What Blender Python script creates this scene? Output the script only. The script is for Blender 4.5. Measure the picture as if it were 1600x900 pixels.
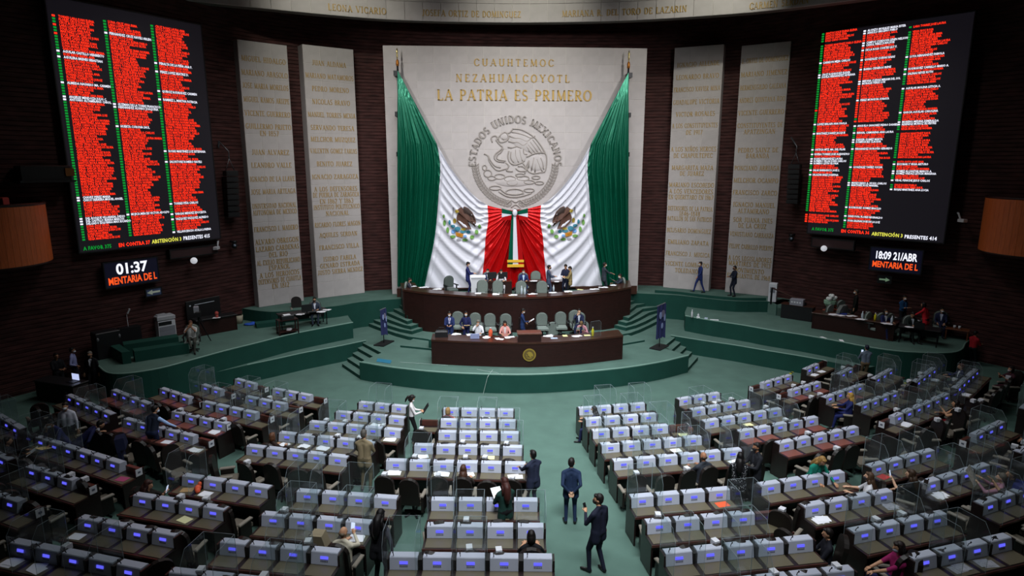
import bpy, bmesh, math, random
import numpy as np
from mathutils import Vector, Matrix

random.seed(7)
rnd = random.Random(11)
PI = math.pi
sc = bpy.context.scene
for o in list(bpy.data.objects):
    bpy.data.objects.remove(o)
COL = sc.collection

# ------------------------------------------------------------------ camera
# hall frame: x = 0 is the axis of the chamber, +y towards the wall of honour, z = 0 front of the chamber floor
CAM = (-2.2818, 0.0, 9.468)
F_PX, PITCH, YAW = 969.1, math.radians(11.336), math.radians(3.493)
cam = bpy.data.cameras.new('camera')
cam.sensor_width = 36.0
cam.lens = F_PX / 1600 * 36
cam.clip_end = 200
cam_o = bpy.data.objects.new('camera', cam)
COL.objects.link(cam_o)
cam_o.location = CAM
cam_o.rotation_euler = (PI / 2 - PITCH, 0, -YAW)
sc.camera = cam_o

# ------------------------------------------------------------------ world, exposure
sc.view_settings.view_transform = 'Standard'
sc.view_settings.look = 'None'
sc.view_settings.gamma = 1
sc.view_settings.use_curve_mapping = False
sc.view_settings.exposure = 0.0
w = bpy.data.worlds.new('world')
sc.world = w
w.use_nodes = True
w.node_tree.nodes['Background'].inputs[0].default_value = (0.6, 0.7, 1.0, 1)
w.node_tree.nodes['Background'].inputs[1].default_value = 0.004
try:
    sc.cycles.transparent_max_bounces = 40
    sc.cycles.max_bounces = 6
    sc.cycles.diffuse_bounces = 3
    sc.cycles.sample_clamp_indirect = 3.0
    sc.cycles.sample_clamp_direct = 0
except Exception:
    pass


# ------------------------------------------------------------------ lamps of the hall, some of them added
def area(name, loc, target, size, power, color=(1, .97, .93), spread=PI):
    l = bpy.data.lights.new(name, 'AREA')
    l.shape = 'RECTANGLE'
    l.size, l.size_y = size
    l.energy = power
    l.color = color
    l.spread = spread
    o = bpy.data.objects.new(name, l)
    COL.objects.link(o)
    o.location = loc
    o.rotation_euler = (Vector(target) - Vector(loc)).to_track_quat('-Z', 'Y').to_euler()
    return o


def spot(name, loc, target, power, angle, blend=.6, color=(1, .97, .93), radius=.4):
    l = bpy.data.lights.new(name, 'SPOT')
    l.energy = power
    l.spot_size = math.radians(angle)
    l.spot_blend = blend
    l.color = color
    l.shadow_soft_size = radius
    o = bpy.data.objects.new(name, l)
    COL.objects.link(o)
    o.location = loc
    o.rotation_euler = (Vector(target) - Vector(loc)).to_track_quat('-Z', 'Y').to_euler()
    return o


WARM = (1.0, .975, .96)
COOL = (.93, .96, 1.0)
# assumed unseen spots below the ceiling wash the wall of honour from both sides
for x, e in ((-11, 3800), (11, 3800), (-3.5, 2050), (3.5, 2050)):
    spot('ceiling_spot', (x, 19.5, 16.4), (x * .35, 34.8, 8.6), e, 66, 1.0, WARM, .4)
for x in (-1, 1):
    spot('pillar_spot', (x * 5.0, 19.0, 16.4), (x * 11.6, 34.0, 10.5), 2100, 38, 1.0, (1, .98, .92), .4)  # extra spots added to brighten the pillars
# lamps over the rostrum and the front of the floor
area('ceiling_lamp_stage', (0, 27, 18.8), (0, 28.8, 0), (14, 4), 1000, COOL, math.radians(110))
# lamps over the seats; the rear one throws forward onto the fronts of the desk consoles
area('ceiling_lamp_seats', (0, 17.5, 18.8), (0.5, 19.0, 0), (15, 7), 950, COOL, math.radians(100))
area('ceiling_lamp_rear', (0, 4.5, 18.8), (0.3, 20.5, 1), (7, 3), 950, COOL, math.radians(62))
# three small lamps that rake the stone cornice
for x, y in ((-8.2, 29.5), (.5, 30.5), (8.8, 29.2)):
    spot('cornice_spot', (x, y - 2.2, 19.3), (x * 1.08, y + 3.2, 16.8), 900, 80, 1.0, (1, 1, .86), .15)
# soft fill added to lift the brick walls beside the vote boards
for x in (-1, 1):
    spot('wall_spot', (x * 8.0, 24.5, 18.6), (x * 17.0, 29.5, 5.5), 750, 75, 1.0, WARM, .5)

# ------------------------------------------------------------------ look-up of points on real planes
def _ray(px, py):
    X, Y = (px - 800) / F_PX, (py - 450) / F_PX
    cp, sp, cy, sy = math.cos(PITCH), math.sin(PITCH), math.cos(YAW), math.sin(YAW)
    return (sy * cp + X * cy - Y * sy * sp, cy * cp - X * sy - Y * cy * sp, -sp - Y * cp)


def at(px, py, z):
    d = _ray(px, py)
    t = (z - CAM[2]) / d[2]
    return (CAM[0] + t * d[0], CAM[1] + t * d[1], z)


def at_y(px, py, y):
    d = _ray(px, py)
    t = (y - CAM[1]) / d[1]
    return (CAM[0] + t * d[0], y, CAM[2] + t * d[2])


def lin(c):
    if isinstance(c, str):
        c = [int(c[i:i + 2], 16) / 255 for i in (0, 2, 4)]
    return tuple((v / 12.92 if v <= .04045 else ((v + .055) / 1.055) ** 2.4) for v in c[:3]) + (1,)


# ------------------------------------------------------------------ materials
MATS = {}


def mat(name, col, rough=.6, metal=0, spec=.5, noise=None, bump=None, vary=0, emit=None, coat=0, sheen=0, stretch=None):
    """noise=(scale, amount) mottles the colour, bump=(scale, strength) adds fine relief, vary tints each object a little"""
    if name in MATS:
        return MATS[name]
    m = bpy.data.materials.new(name)
    m.use_nodes = True
    nt = m.node_tree
    b = nt.nodes['Principled BSDF']
    c = lin(col)
    b.inputs['Base Color'].default_value = c
    b.inputs['Roughness'].default_value = rough
    b.inputs['Metallic'].default_value = metal
    b.inputs['Specular IOR Level'].default_value = spec
    if coat:
        b.inputs['Coat Weight'].default_value = coat
        b.inputs['Coat Roughness'].default_value = .15
    if sheen:
        b.inputs['Sheen Weight'].default_value = sheen
    tc = None

    def coords():
        nonlocal tc
        if tc is None:
            t = nt.nodes.new('ShaderNodeTexCoord')
            mp = nt.nodes.new('ShaderNodeMapping')
            nt.links.new(t.outputs['Object'], mp.inputs['Vector'])
            if stretch:
                mp.inputs['Scale'].default_value = stretch
            tc = mp
        return tc.outputs['Vector']
    out = None
    if noise:
        n = nt.nodes.new('ShaderNodeTexNoise')
        n.inputs['Scale'].default_value = noise[0]
        n.inputs['Detail'].default_value = 5
        nt.links.new(coords(), n.inputs['Vector'])
        r = nt.nodes.new('ShaderNodeMapRange')
        r.inputs['From Min'].default_value = .3
        r.inputs['From Max'].default_value = .7
        r.inputs['To Min'].default_value = 1 - noise[1]
        r.inputs['To Max'].default_value = 1 + noise[1]
        nt.links.new(n.outputs['Fac'], r.inputs['Value'])
        out = r.outputs['Result']
    if vary:
        oi = nt.nodes.new('ShaderNodeObjectInfo')
        r = nt.nodes.new('ShaderNodeMapRange')
        r.inputs['To Min'].default_value = 1 - vary
        r.inputs['To Max'].default_value = 1 + vary
        nt.links.new(oi.outputs['Random'], r.inputs['Value'])
        if out:
            mm = nt.nodes.new('ShaderNodeMath')
            mm.operation = 'MULTIPLY'
            nt.links.new(out, mm.inputs[0])
            nt.links.new(r.outputs['Result'], mm.inputs[1])
            out = mm.outputs[0]
        else:
            out = r.outputs['Result']
    if out:
        mx = nt.nodes.new('ShaderNodeVectorMath')
        mx.operation = 'SCALE'
        mx.inputs[0].default_value = c[:3]
        nt.links.new(out, mx.inputs['Scale'])
        nt.links.new(mx.outputs['Vector'], b.inputs['Base Color'])
    if bump:
        n = nt.nodes.new('ShaderNodeTexNoise')
        n.inputs['Scale'].default_value = bump[0]
        n.inputs['Detail'].default_value = 4
        nt.links.new(coords(), n.inputs['Vector'])
        bp = nt.nodes.new('ShaderNodeBump')
        bp.inputs['Strength'].default_value = bump[1]
        bp.inputs['Distance'].default_value = .02
        nt.links.new(n.outputs['Fac'], bp.inputs['Height'])
        nt.links.new(bp.outputs['Normal'], b.inputs['Normal'])
    if emit:
        b.inputs['Emission Color'].default_value = lin(emit[0])
        b.inputs['Emission Strength'].default_value = emit[1]
    MATS[name] = m
    return m


def clear_mat(name, tint, gloss, haze):
    """thin clear acrylic pane: mostly see-through, a little mirror, a little haze of scratches"""
    m = bpy.data.materials.new(name)
    m.use_nodes = True
    nt = m.node_tree
    nt.nodes.clear()
    out = nt.nodes.new('ShaderNodeOutputMaterial')
    tr = nt.nodes.new('ShaderNodeBsdfTransparent')
    tr.inputs[0].default_value = tint + (1,)
    gl = nt.nodes.new('ShaderNodeBsdfGlossy')
    gl.inputs['Roughness'].default_value = .05
    df = nt.nodes.new('ShaderNodeBsdfDiffuse')
    df.inputs[0].default_value = (.75, .8, .82, 1)
    m1 = nt.nodes.new('ShaderNodeMixShader')
    m1.inputs[0].default_value = gloss
    m2 = nt.nodes.new('ShaderNodeMixShader')
    m2.inputs[0].default_value = haze
    nt.links.new(tr.outputs[0], m1.inputs[1])
    nt.links.new(gl.outputs[0], m1.inputs[2])
    nt.links.new(m1.outputs[0], m2.inputs[1])
    nt.links.new(df.outputs[0], m2.inputs[2])
    nt.links.new(m2.outputs[0], out.inputs[0])
    MATS[name] = m
    return m


def glow(name, col, strength):
    m = bpy.data.materials.new(name)
    m.use_nodes = True
    nt = m.node_tree
    nt.nodes.clear()
    out = nt.nodes.new('ShaderNodeOutputMaterial')
    e = nt.nodes.new('ShaderNodeEmission')
    e.inputs[0].default_value = lin(col)
    e.inputs[1].default_value = strength
    nt.links.new(e.outputs[0], out.inputs[0])
    MATS[name] = m
    return m


# ------------------------------------------------------------------ mesh builder
class MB:
    def __init__(s):
        s.v, s.f, s.m = [], [], []

    def add(s, vs, fs, mi=0):
        k = len(s.v)
        s.v += [tuple(p) for p in vs]
        for f in fs:
            s.f.append(tuple(i + k for i in f))
            s.m.append(mi)

    def box(s, x0, x1, y0, y1, z0, z1, mi=0, M=None, taper=None):
        vs = [(x0, y0, z0), (x1, y0, z0), (x1, y1, z0), (x0, y1, z0), (x0, y0, z1), (x1, y0, z1), (x1, y1, z1), (x0, y1, z1)]
        if M:
            vs = [M @ Vector(p) for p in vs]
        s.add(vs, [(3, 2, 1, 0), (4, 5, 6, 7), (0, 1, 5, 4), (1, 2, 6, 5), (2, 3, 7, 6), (3, 0, 4, 7)], mi)

    def cbox(s, x0, x1, y0, y1, z0, z1, c=.02, mi=0, M=None):
        """box with chamfered top edges"""
        vs = []
        for (z, d) in ((z0, 0), (z1 - c, 0), (z1, c)):
            vs += [(x0 + d, y0 + d, z), (x1 - d, y0 + d, z), (x1 - d, y1 - d, z), (x0 + d, y1 - d, z)]
        if M:
            vs = [M @ Vector(p) for p in vs]
        fs = [(3, 2, 1, 0), (8, 9, 10, 11)]
        for r in (0, 4):
            for i in range(4):
                j = (i + 1) % 4
                fs.append((r + i, r + j, r + 4 + j, r + 4 + i))
        s.add(vs, fs, mi)

    def prism(s, poly, z0, z1, mi=0, mi_side=None):
        n = len(poly)
        area2 = sum(poly[i][0] * poly[(i + 1) % n][1] - poly[(i + 1) % n][0] * poly[i][1] for i in range(n))
        if area2 < 0:
            poly = poly[::-1]
        vs = [(p[0], p[1], z0) for p in poly] + [(p[0], p[1], z1) for p in poly]
        k = len(s.v)
        s.v += vs
        s.f.append(tuple(k + n + i for i in range(n)))
        s.m.append(mi)
        s.f.append(tuple(k + i for i in reversed(range(n))))
        s.m.append(mi)
        for i in range(n):
            j = (i + 1) % n
            s.f.append((k + i, k + j, k + n + j, k + n + i))
            s.m.append(mi if mi_side is None else mi_side)

    def extr(s, poly, M, d, mi=0):
        """poly in a local xy plane, extruded from 0 to d along local z, placed by M"""
        n = len(poly)
        vs = [M @ Vector((p[0], p[1], 0)) for p in poly] + [M @ Vector((p[0], p[1], d)) for p in poly]
        fs = [tuple(n + i for i in range(n)), tuple(reversed(range(n)))]
        for i in range(n):
            j = (i + 1) % n
            fs.append((i, j, n + j, n + i))
        s.add(vs, fs, mi)

    def tube(s, pts, rad, n=8, mi=0, caps=True):
        pts = [Vector(p) for p in pts]
        if not hasattr(rad, '__len__'):
            rad = [rad] * len(pts)
        k = len(s.v)
        prev = None
        for i, p in enumerate(pts):
            t = (pts[min(i + 1, len(pts) - 1)] - pts[max(i - 1, 0)])
            if t.length < 1e-9:
                t = Vector((0, 0, 1))
            t.normalize()
            if prev is None:
                a = t.orthogonal().normalized()
            else:
                a = (prev - t * prev.dot(t))
                a = a.normalized() if a.length > 1e-6 else t.orthogonal().normalized()
            prev = a
            b = t.cross(a)
            for j in range(n):
                an = 2 * PI * j / n
                s.v.append(tuple(p + (a * math.cos(an) + b * math.sin(an)) * rad[i]))
        for i in range(len(pts) - 1):
            for j in range(n):
                j2 = (j + 1) % n
                s.f.append((k + i * n + j, k + i * n + j2, k + (i + 1) * n + j2, k + (i + 1) * n + j))
                s.m.append(mi)
        if caps:
            s.f.append(tuple(k + j for j in reversed(range(n))))
            s.f.append(tuple(k + (len(pts) - 1) * n + j for j in range(n)))
            s.m += [mi, mi]

    def ell(s, c, r, nu=12, nv=8, mi=0, M=None):
        c = Vector(c)
        k = len(s.v)
        P = [Vector((0, 0, -r[2]))]
        for i in range(1, nv):
            ph = -PI / 2 + PI * i / nv
            for j in range(nu):
                th = 2 * PI * j / nu
                P.append(Vector((r[0] * math.cos(ph) * math.cos(th), r[1] * math.cos(ph) * math.sin(th), r[2] * math.sin(ph))))
        P.append(Vector((0, 0, r[2])))
        for p in P:
            q = (M @ p if M else p) + c
            s.v.append(tuple(q))
        for j in range(nu):
            j2 = (j + 1) % nu
            s.f.append((k, k + 1 + j2, k + 1 + j))
            s.m.append(mi)
            e = k + 1 + (nv - 2) * nu
            s.f.append((e + j, e + j2, k + len(P) - 1))
            s.m.append(mi)
        for i in range(nv - 2):
            for j in range(nu):
                j2 = (j + 1) % nu
                a = k + 1 + i * nu
                s.f.append((a + j, a + j2, a + nu + j2, a + nu + j))
                s.m.append(mi)

    def lathe(s, prof, c=(0, 0, 0), n=12, mi=0):
        s.tube([(c[0], c[1], c[2] + z) for r, z in prof], [max(r, 1e-4) for r, z in prof], n, mi)

    def mesh(s, name, mats, smooth=False):
        me = bpy.data.meshes.new(name)
        me.from_pydata(s.v, [], s.f)
        for m in (mats if isinstance(mats, (list, tuple)) else [mats]):
            me.materials.append(m)
        if any(s.m):
            me.polygons.foreach_set('material_index', s.m)
        if smooth:
            me.polygons.foreach_set('use_smooth', [True] * len(me.polygons))
        me.update()
        return me

    def obj(s, name, mats, parent=None, smooth=False, loc=None, rotz=0):
        return inst(s.mesh(name, mats, smooth), name, parent, loc, rotz)


def inst(me, name, parent=None, loc=None, rotz=0):
    o = bpy.data.objects.new(name, me)
    COL.objects.link(o)
    if parent:
        o.parent = parent
    if loc is not None:
        o.location = loc
    if rotz:
        o.rotation_euler = (0, 0, rotz)
    return o


def thing(name, label, cat, loc=(0, 0, 0), rotz=0, group=None):
    o = bpy.data.objects.new(name, None)
    o.empty_display_size = .2
    COL.objects.link(o)
    o.location = loc
    o.rotation_euler = (0, 0, rotz)
    return tag(o, label, cat, group)


def tag(o, label, cat, group=None):
    o['label'] = label
    o['category'] = cat
    if group:
        o['group'] = group
    return o


def struct(o):
    o['kind'] = 'structure'
    return o


def dup(root, loc, rotz, label=None, group=None):
    r = root.copy()
    COL.objects.link(r)
    r.location = loc
    r.rotation_euler = (0, 0, rotz)
    if label:
        r['label'] = label
    if group:
        r['group'] = group
    for ch in list(root.children):
        c = ch.copy()
        COL.objects.link(c)
        c.parent = r
        for g in ch.children:
            d = g.copy()
            COL.objects.link(d)
            d.parent = c
    return r


def bez(pts, n=8):
    """Catmull-Rom through points of any dimension"""
    P = [np.array(p, float) for p in pts]
    P = [2 * P[0] - P[1]] + P + [2 * P[-1] - P[-2]]
    out = []
    for i in range(1, len(P) - 2):
        p0, p1, p2, p3 = P[i - 1:i + 3]
        for k in range(n):
            t = k / n
            out.append(.5 * ((2 * p1) + (-p0 + p2) * t + (2 * p0 - 5 * p1 + 4 * p2 - p3) * t * t + (-p0 + 3 * p1 - 3 * p2 + p3) * t ** 3))
    out.append(P[-2])
    return [tuple(float(v) for v in p) for p in out]


# ------------------------------------------------------------------ roman capitals, built from strokes
def _el(cx, cy, rx, ry, a0, a1, n=7):
    return [(cx + rx * math.cos(math.radians(a0 + (a1 - a0) * i / n)), cy + ry * math.sin(math.radians(a0 + (a1 - a0) * i / n))) for i in range(n + 1)]


TK, TN = .15, .065
# glyph: (width, [(points, width or None = by direction)], [serif points])
G = {
    'A': (.78, [([(.08, 0), (.39, 1)], TN), ([(.39, 1), (.7, 0)], TK), ([(.2, .34), (.58, .34)], TN)], [(.08, 0), (.7, 0)]),
    'B': (.66, [([(.15, 0), (.15, 1)], TK), ([(.1, .97), (.32, .97)] + _el(.32, .745, .2, .225, 90, -90) + [(.15, .52)], None), ([(.32, .52)] + _el(.34, .275, .24, .245, 90, -90) + [(.1, .03)], None)], []),
    'C': (.74, [(_el(.42, .5, .33, .48, 42, 318, 12), None)], [(.66, .8), (.66, .2)]),
    'D': (.76, [([(.15, 0), (.15, 1)], TK), ([(.1, .97), (.3, .97)] + _el(.3, .5, .36, .47, 90, -90, 9) + [(.1, .03)], None)], []),
    'E': (.62, [([(.15, 0), (.15, 1)], TK), ([(.08, .965), (.55, .965)], TN), ([(.15, .52), (.45, .52)], TN), ([(.08, .035), (.57, .035)], TN), ([(.55, 1), (.55, .8)], TN), ([(.57, 0), (.57, .22)], TN)], []),
    'F': (.6, [([(.15, 0), (.15, 1)], TK), ([(.08, .965), (.54, .965)], TN), ([(.15, .52), (.43, .52)], TN), ([(.54, 1), (.54, .8)], TN)], [(.15, 0)]),
    'G': (.78, [(_el(.42, .5, .34, .48, 42, 318, 12), None), ([(.66, .44), (.66, .14)], TK), ([(.5, .44), (.74, .44)], TN)], []),
    'H': (.8, [([(.16, 0), (.16, 1)], TK), ([(.64, 0), (.64, 1)], TK), ([(.16, .5), (.64, .5)], TN)], [(.16, 0), (.16, 1), (.64, 0), (.64, 1)]),
    'I': (.38, [([(.19, 0), (.19, 1)], TK)], [(.19, 0), (.19, 1)]),
    'J': (.5, [([(.32, 1), (.32, .2)] + _el(.18, .2, .14, .18, 0, -150, 5), None)], [(.32, 1)]),
    'L': (.6, [([(.15, 0), (.15, 1)], TK), ([(.08, .035), (.55, .035)], TN), ([(.55, 0), (.55, .24)], TN)], [(.15, 1)]),
    'M': (.94, [([(.13, 0), (.15, 1)], TN), ([(.15, 1), (.47, .05)], TK), ([(.47, .05), (.78, 1)], TN), ([(.79, 1), (.81, 0)], TK)], [(.13, 0), (.81, 0)]),
    'N': (.82, [([(.14, 0), (.14, 1)], TN), ([(.14, 1), (.67, 0)], TK), ([(.67, 0), (.67, 1)], TN)], [(.14, 0), (.67, 1)]),
    'O': (.82, [(_el(.41, .5, .34, .48, 0, 360, 14), None)], []),
    'P': (.64, [([(.15, 0), (.15, 1)], TK), ([(.1, .97), (.32, .97)] + _el(.32, .72, .23, .25, 90, -90) + [(.15, .47)], None)], [(.15, 0)]),
    'Q': (.82, [(_el(.41, .5, .34, .48, 0, 360, 14), None), ([(.42, .2), (.76, -.14)], TK)], []),
    'R': (.72, [([(.15, 0), (.15, 1)], TK), ([(.1, .97), (.32, .97)] + _el(.32, .74, .22, .23, 90, -90) + [(.15, .51)], None), ([(.34, .5), (.64, 0)], TK)], [(.15, 0), (.64, 0)]),
    'S': (.6, [(_el(.3, .735, .2, .235, 30, 270, 8) + _el(.3, .265, .22, .235, 90, -150, 8), .11)], []),
    'T': (.7, [([(.35, 0), (.35, 1)], TK), ([(.06, .965), (.64, .965)], TN), ([(.06, 1), (.06, .78)], TN), ([(.64, 1), (.64, .78)], TN)], [(.35, 0)]),
    'U': (.8, [([(.16, 1), (.16, .3)] + _el(.41, .28, .25, .26, 180, 360, 8) + [(.66, 1)], None)], [(.16, 1), (.66, 1)]),
    'V': (.78, [([(.08, 1), (.39, 0)], TK), ([(.39, 0), (.7, 1)], TN)], [(.08, 1), (.7, 1)]),
    'X': (.76, [([(.1, 1), (.66, 0)], TK), ([(.1, 0), (.66, 1)], TN)], [(.1, 1), (.66, 0), (.1, 0), (.66, 1)]),
    'Y': (.74, [([(.08, 1), (.38, .48)], TK), ([(.38, .48), (.66, 1)], TN), ([(.38, .5), (.38, 0)], TK)], [(.08, 1), (.66, 1), (.38, 0)]),
    'Z': (.68, [([(.1, .965), (.6, .965)], TN), ([(.58, .97), (.1, .03)], TK), ([(.08, .035), (.62, .035)], TN), ([(.1, 1), (.1, .8)], TN), ([(.62, 0), (.62, .2)], TN)], []),
    '.': (.3, [([(.15, 0), (.15, .12)], .13)], []), '-': (.44, [([(.06, .45), (.38, .45)], .09)], []),
    '0': (.66, [(_el(.33, .5, .26, .48, 0, 360, 12), None)], []), '1': (.42, [([(.22, 0), (.22, 1)], TK), ([(.22, 1), (.08, .86)], TN)], [(.22, 0)]),
    '2': (.62, [(_el(.3, .72, .22, .26, 160, -40, 7) + [(.1, .04)], None), ([(.08, .04), (.56, .04)], .09)], []),
    '3': (.6, [(_el(.28, .75, .2, .23, 150, -90, 7) + _el(.28, .27, .24, .25, 90, -150, 7), .1)], []),
    '4': (.64, [([(.44, 0), (.44, 1)], TK), ([(.44, 1), (.06, .3)], TN), ([(.06, .3), (.6, .3)], TN)], []),
    '5': (.6, [([(.14, .97), (.12, .56)], TN), ([(.12, .96), (.52, .96)], .09), ([(.12, .56)] + _el(.28, .3, .25, .29, 95, -150, 8), .11)], []),
    '6': (.64, [(_el(.32, .3, .24, .29, 0, 360, 10), None), (_el(.44, .42, .36, .56, 110, 185, 5), .11)], []),
    '7': (.6, [([(.06, .96), (.56, .96)], .08), ([(.55, .96), (.24, 0)], TK)], []),
    '8': (.62, [(_el(.31, .75, .2, .22, 0, 360, 10), .1), (_el(.31, .27, .24, .26, 0, 360, 10), .1)], []),
    '9': (.64, [(_el(.32, .7, .24, .28, 0, 360, 10), None), (_el(.2, .58, .36, .56, -70, 5, 5), .11)], []),
    ' ': (.42, [], []),
}
G['Ñ'] = (G['N'][0], G['N'][1] + [([(.25, 1.12), (.35, 1.2), (.45, 1.12), (.55, 1.2)], .07)], G['N'][2])


def text_width(t, track=.1):
    return sum(G[c][0] + track for c in t) - track


def letter(mb, ch, M, h, d, fat=1.0, mi=0):
    """one raised capital: M maps letter plane (x right, y up, z out) to space"""
    wd, strokes, serifs = G[ch]

    def q(a, b, t0, t1):
        ax, ay = a
        bx, by = b
        dx, dy = bx - ax, by - ay
        L = math.hypot(dx, dy) or 1e-6
        nx, ny = -dy / L, dx / L
        e = .0
        P = [(ax + nx * t0 / 2, ay + ny * t0 / 2), (ax - nx * t0 / 2, ay - ny * t0 / 2), (bx - nx * t1 / 2, by - ny * t1 / 2), (bx + nx * t1 / 2, by + ny * t1 / 2)]
        vs = [M @ Vector((p[0] * h, p[1] * h, 0)) for p in P] + [M @ Vector((p[0] * h, p[1] * h, d)) for p in P]
        mb.add(vs, [(4, 5, 6, 7), (0, 1, 5, 4), (1, 2, 6, 5), (2, 3, 7, 6), (3, 0, 4, 7)], mi)
    for pts, t in strokes:
        n = len(pts)
        ws = []
        for i in range(n):
            a = pts[max(i - 1, 0)]
            b = pts[min(i + 1, n - 1)]
            L = math.hypot(b[0] - a[0], b[1] - a[1]) or 1
            ws.append((t if t else TN + (TK - TN) * (abs(b[1] - a[1]) / L) ** 1.5) * fat)
        for i in range(n - 1):
            q(pts[i], pts[i + 1], ws[i], ws[i + 1])
    for sx, sy in serifs:
        yy = min(max(sy, .03), .97)
        q((sx - .13, yy), (sx + .13, yy), .055 * fat, .055 * fat)
    return wd


def write(mb, t, origin, right, up, h, d=.03, track=.1, fat=1.0, width=None, squeeze=1.0):
    """centred line of raised capitals; origin = middle of the baseline"""
    right, up = Vector(right).normalized(), Vector(up).normalized()
    out = right.cross(up)
    tw = text_width(t, track)
    sx = squeeze
    if width:
        sx = width / (tw * h)
    x = -tw / 2
    for ch in t:
        o = Vector(origin) + right * (x * h * sx)
        M = Matrix(((right.x * sx, up.x, out.x, o.x), (right.y * sx, up.y, out.y, o.y), (right.z * sx, up.z, out.z, o.z), (0, 0, 0, 1)))
        letter(mb, ch, M, h, d, fat)
        x += G[ch][0] + track


FONTS = []


def font(name, body, size, m, parent, M, align='LEFT', bold=0.0, spacing=1.0, squeeze=1.0, line=1.0, res=1):
    """flat lettering of a screen"""
    c = bpy.data.curves.new(name, 'FONT')
    c.body = body
    c.size = size
    c.align_x = align
    c.offset = bold
    c.resolution_u = res
    c.space_character = spacing
    c.space_line = line
    c.materials.append(m)
    o = bpy.data.objects.new(name, c)
    COL.objects.link(o)
    o.parent = parent
    o.matrix_local = M @ Matrix.Diagonal((squeeze, 1, 1, 1))
    FONTS.append(o)
    return o

# ------------------------------------------------------------------ palette
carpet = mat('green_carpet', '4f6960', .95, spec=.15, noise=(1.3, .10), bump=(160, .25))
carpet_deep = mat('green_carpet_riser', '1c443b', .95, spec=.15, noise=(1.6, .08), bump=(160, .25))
edge_strip = mat('grey_green_edging', '6f8f83', .6)
stone = mat('pale_stone', 'b8b2b1', .8, spec=.25, noise=(2.2, .05), bump=(60, .12), vary=.035)
stone_shaded = mat('carved_stone', '9c9590', .8, spec=.2)  # darker than the slab: shade of the relief put into the colour
joint = mat('stone_joint', 'd2cdc9', .9)
brick = mat('maroon_brick', '412624', .75, spec=.25, noise=(1.3, .55), bump=(30, .3), stretch=(1.2, 1.2, 6))
plain_dark = mat('dark_plaster', '2a2322', .9)
wood_dark = mat('dark_wood', '27120f', .45, spec=.35, noise=(3.5, .28), stretch=(1, 1, 6))
wood_top = mat('polished_wood_top', '3c2219', .3, spec=.5, noise=(3, .2), coat=.3)
wood_red = mat('balcony_wood', 'c8642c', .5, noise=(6, .18), stretch=(6, 6, .5))
gold = mat('gilt_letters', 'b3924a', .55, metal=.15)
bronze = mat('bronze', '8a7448', .45, metal=.6)
black = mat('black_plastic', '101114', .5)
black_metal = mat('black_metal', '17181b', .4, metal=.5)
white_pl = mat('white_plastic', 'c9cbd0', .45)
paper_m = mat('white_paper', 'e4e6ea', .8)
yellow_paper = mat('yellow_paper', 'd9d79a', .8)
chrome = mat('chrome', 'c2c6ca', .2, metal=1)

# ------------------------------------------------------------------ rows of seats: radii from the centre of the rostrum, floor level of each tier
YC = 40.668
RR = [20.18, 21.59, 22.89, 24.13, 25.40, 27.57, 28.84, 30.11, 31.31, 32.6, 33.9, 35.2]
HH = [0.0, .20, .37, .51, .65, .82, .96, 1.11, 1.27, 1.42, 1.57, 1.72]


def tier(r):
    z = 0.0
    for a, h in zip(RR, HH):
        if r >= a - .22:
            z = h
    return z


mb = MB()
ang = [math.radians(a) for a in np.linspace(-64, 64, 129)]
rings = [(2.0, 0.0), (RR[1] - .22, 0.0)]
for i in range(1, len(RR)):
    rings.append((RR[i] - .22, HH[i]))
    rings.append(((RR[i + 1] - .22) if i + 1 < len(RR) else 52.0, HH[i]))
for j, (r, z) in enumerate(rings):
    for a in ang:
        mb.v.append((r * math.sin(a), YC - r * math.cos(a), z))
n = len(ang)
for j in range(len(rings) - 1):
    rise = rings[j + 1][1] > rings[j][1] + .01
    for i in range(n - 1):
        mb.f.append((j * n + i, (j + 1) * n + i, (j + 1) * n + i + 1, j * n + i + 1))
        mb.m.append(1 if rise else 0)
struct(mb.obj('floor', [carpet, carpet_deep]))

# ------------------------------------------------------------------ walls
WALL = bez([(-25.0, 6), (-24.2, 13), (-22.6, 19), (-20.2, 23.6), (-17.6, 26.8), (-15.3, 30.0), (-13.3, 32.9), (-11.2, 34.6), (-8.7, 35.8), (-5, 36.6), (0, 37.0),
            (5, 36.9), (8.6, 36.4), (11.9, 35.1), (14.2, 33.0), (16.1, 30.5), (18.7, 27.9), (20.9, 25.1), (23.4, 19.9), (25.2, 13), (26, 6)], 7)


def offset(poly, d):
    out = []
    for i, p in enumerate(poly):
        a = poly[max(i - 1, 0)]
        b = poly[min(i + 1, len(poly) - 1)]
        L = math.hypot(b[0] - a[0], b[1] - a[1])
        out.append((p[0] + (b[1] - a[1]) / L * d, p[1] - (b[0] - a[0]) / L * d))
    return out


TOP = 20.0
mb = MB()
prof = []
z = 0.0
while z < TOP - .1:                     # long courses of brick: proud face, raked joint
    prof += [(-.035, z), (0, z + .02), (0, z + .15), (-.035, z + .17)]
    z += .175
prof.append((0, TOP))
n = len(prof)
for (d, zz) in prof:
    for p in offset(WALL, d):
        mb.v.append((p[0], p[1], zz))
m_ = len(WALL)
for j in range(n - 1):
    for i in range(m_ - 1):
        mb.f.append((j * m_ + i, j * m_ + i + 1, (j + 1) * m_ + i + 1, (j + 1) * m_ + i))
        mb.m.append(0)
struct(mb.obj('wall_front', [brick]))
for nm, a, b in (('wall_left', (-25.0, 6), (-25.4, -12)), ('wall_back', (-25.4, -12), (26.4, -12)), ('wall_right', (26.4, -12), (26, 6))):
    mb = MB()
    mb.prism([a, b, (b[0] * 1.012, b[1] * 1.02), (a[0] * 1.012, a[1] * 1.02)], 0, TOP)
    struct(mb.obj(nm, plain_dark))
mb = MB()
mb.prism([(-27, -13), (27, -13), (27, 39), (-27, 39)], TOP, TOP + .3)
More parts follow.
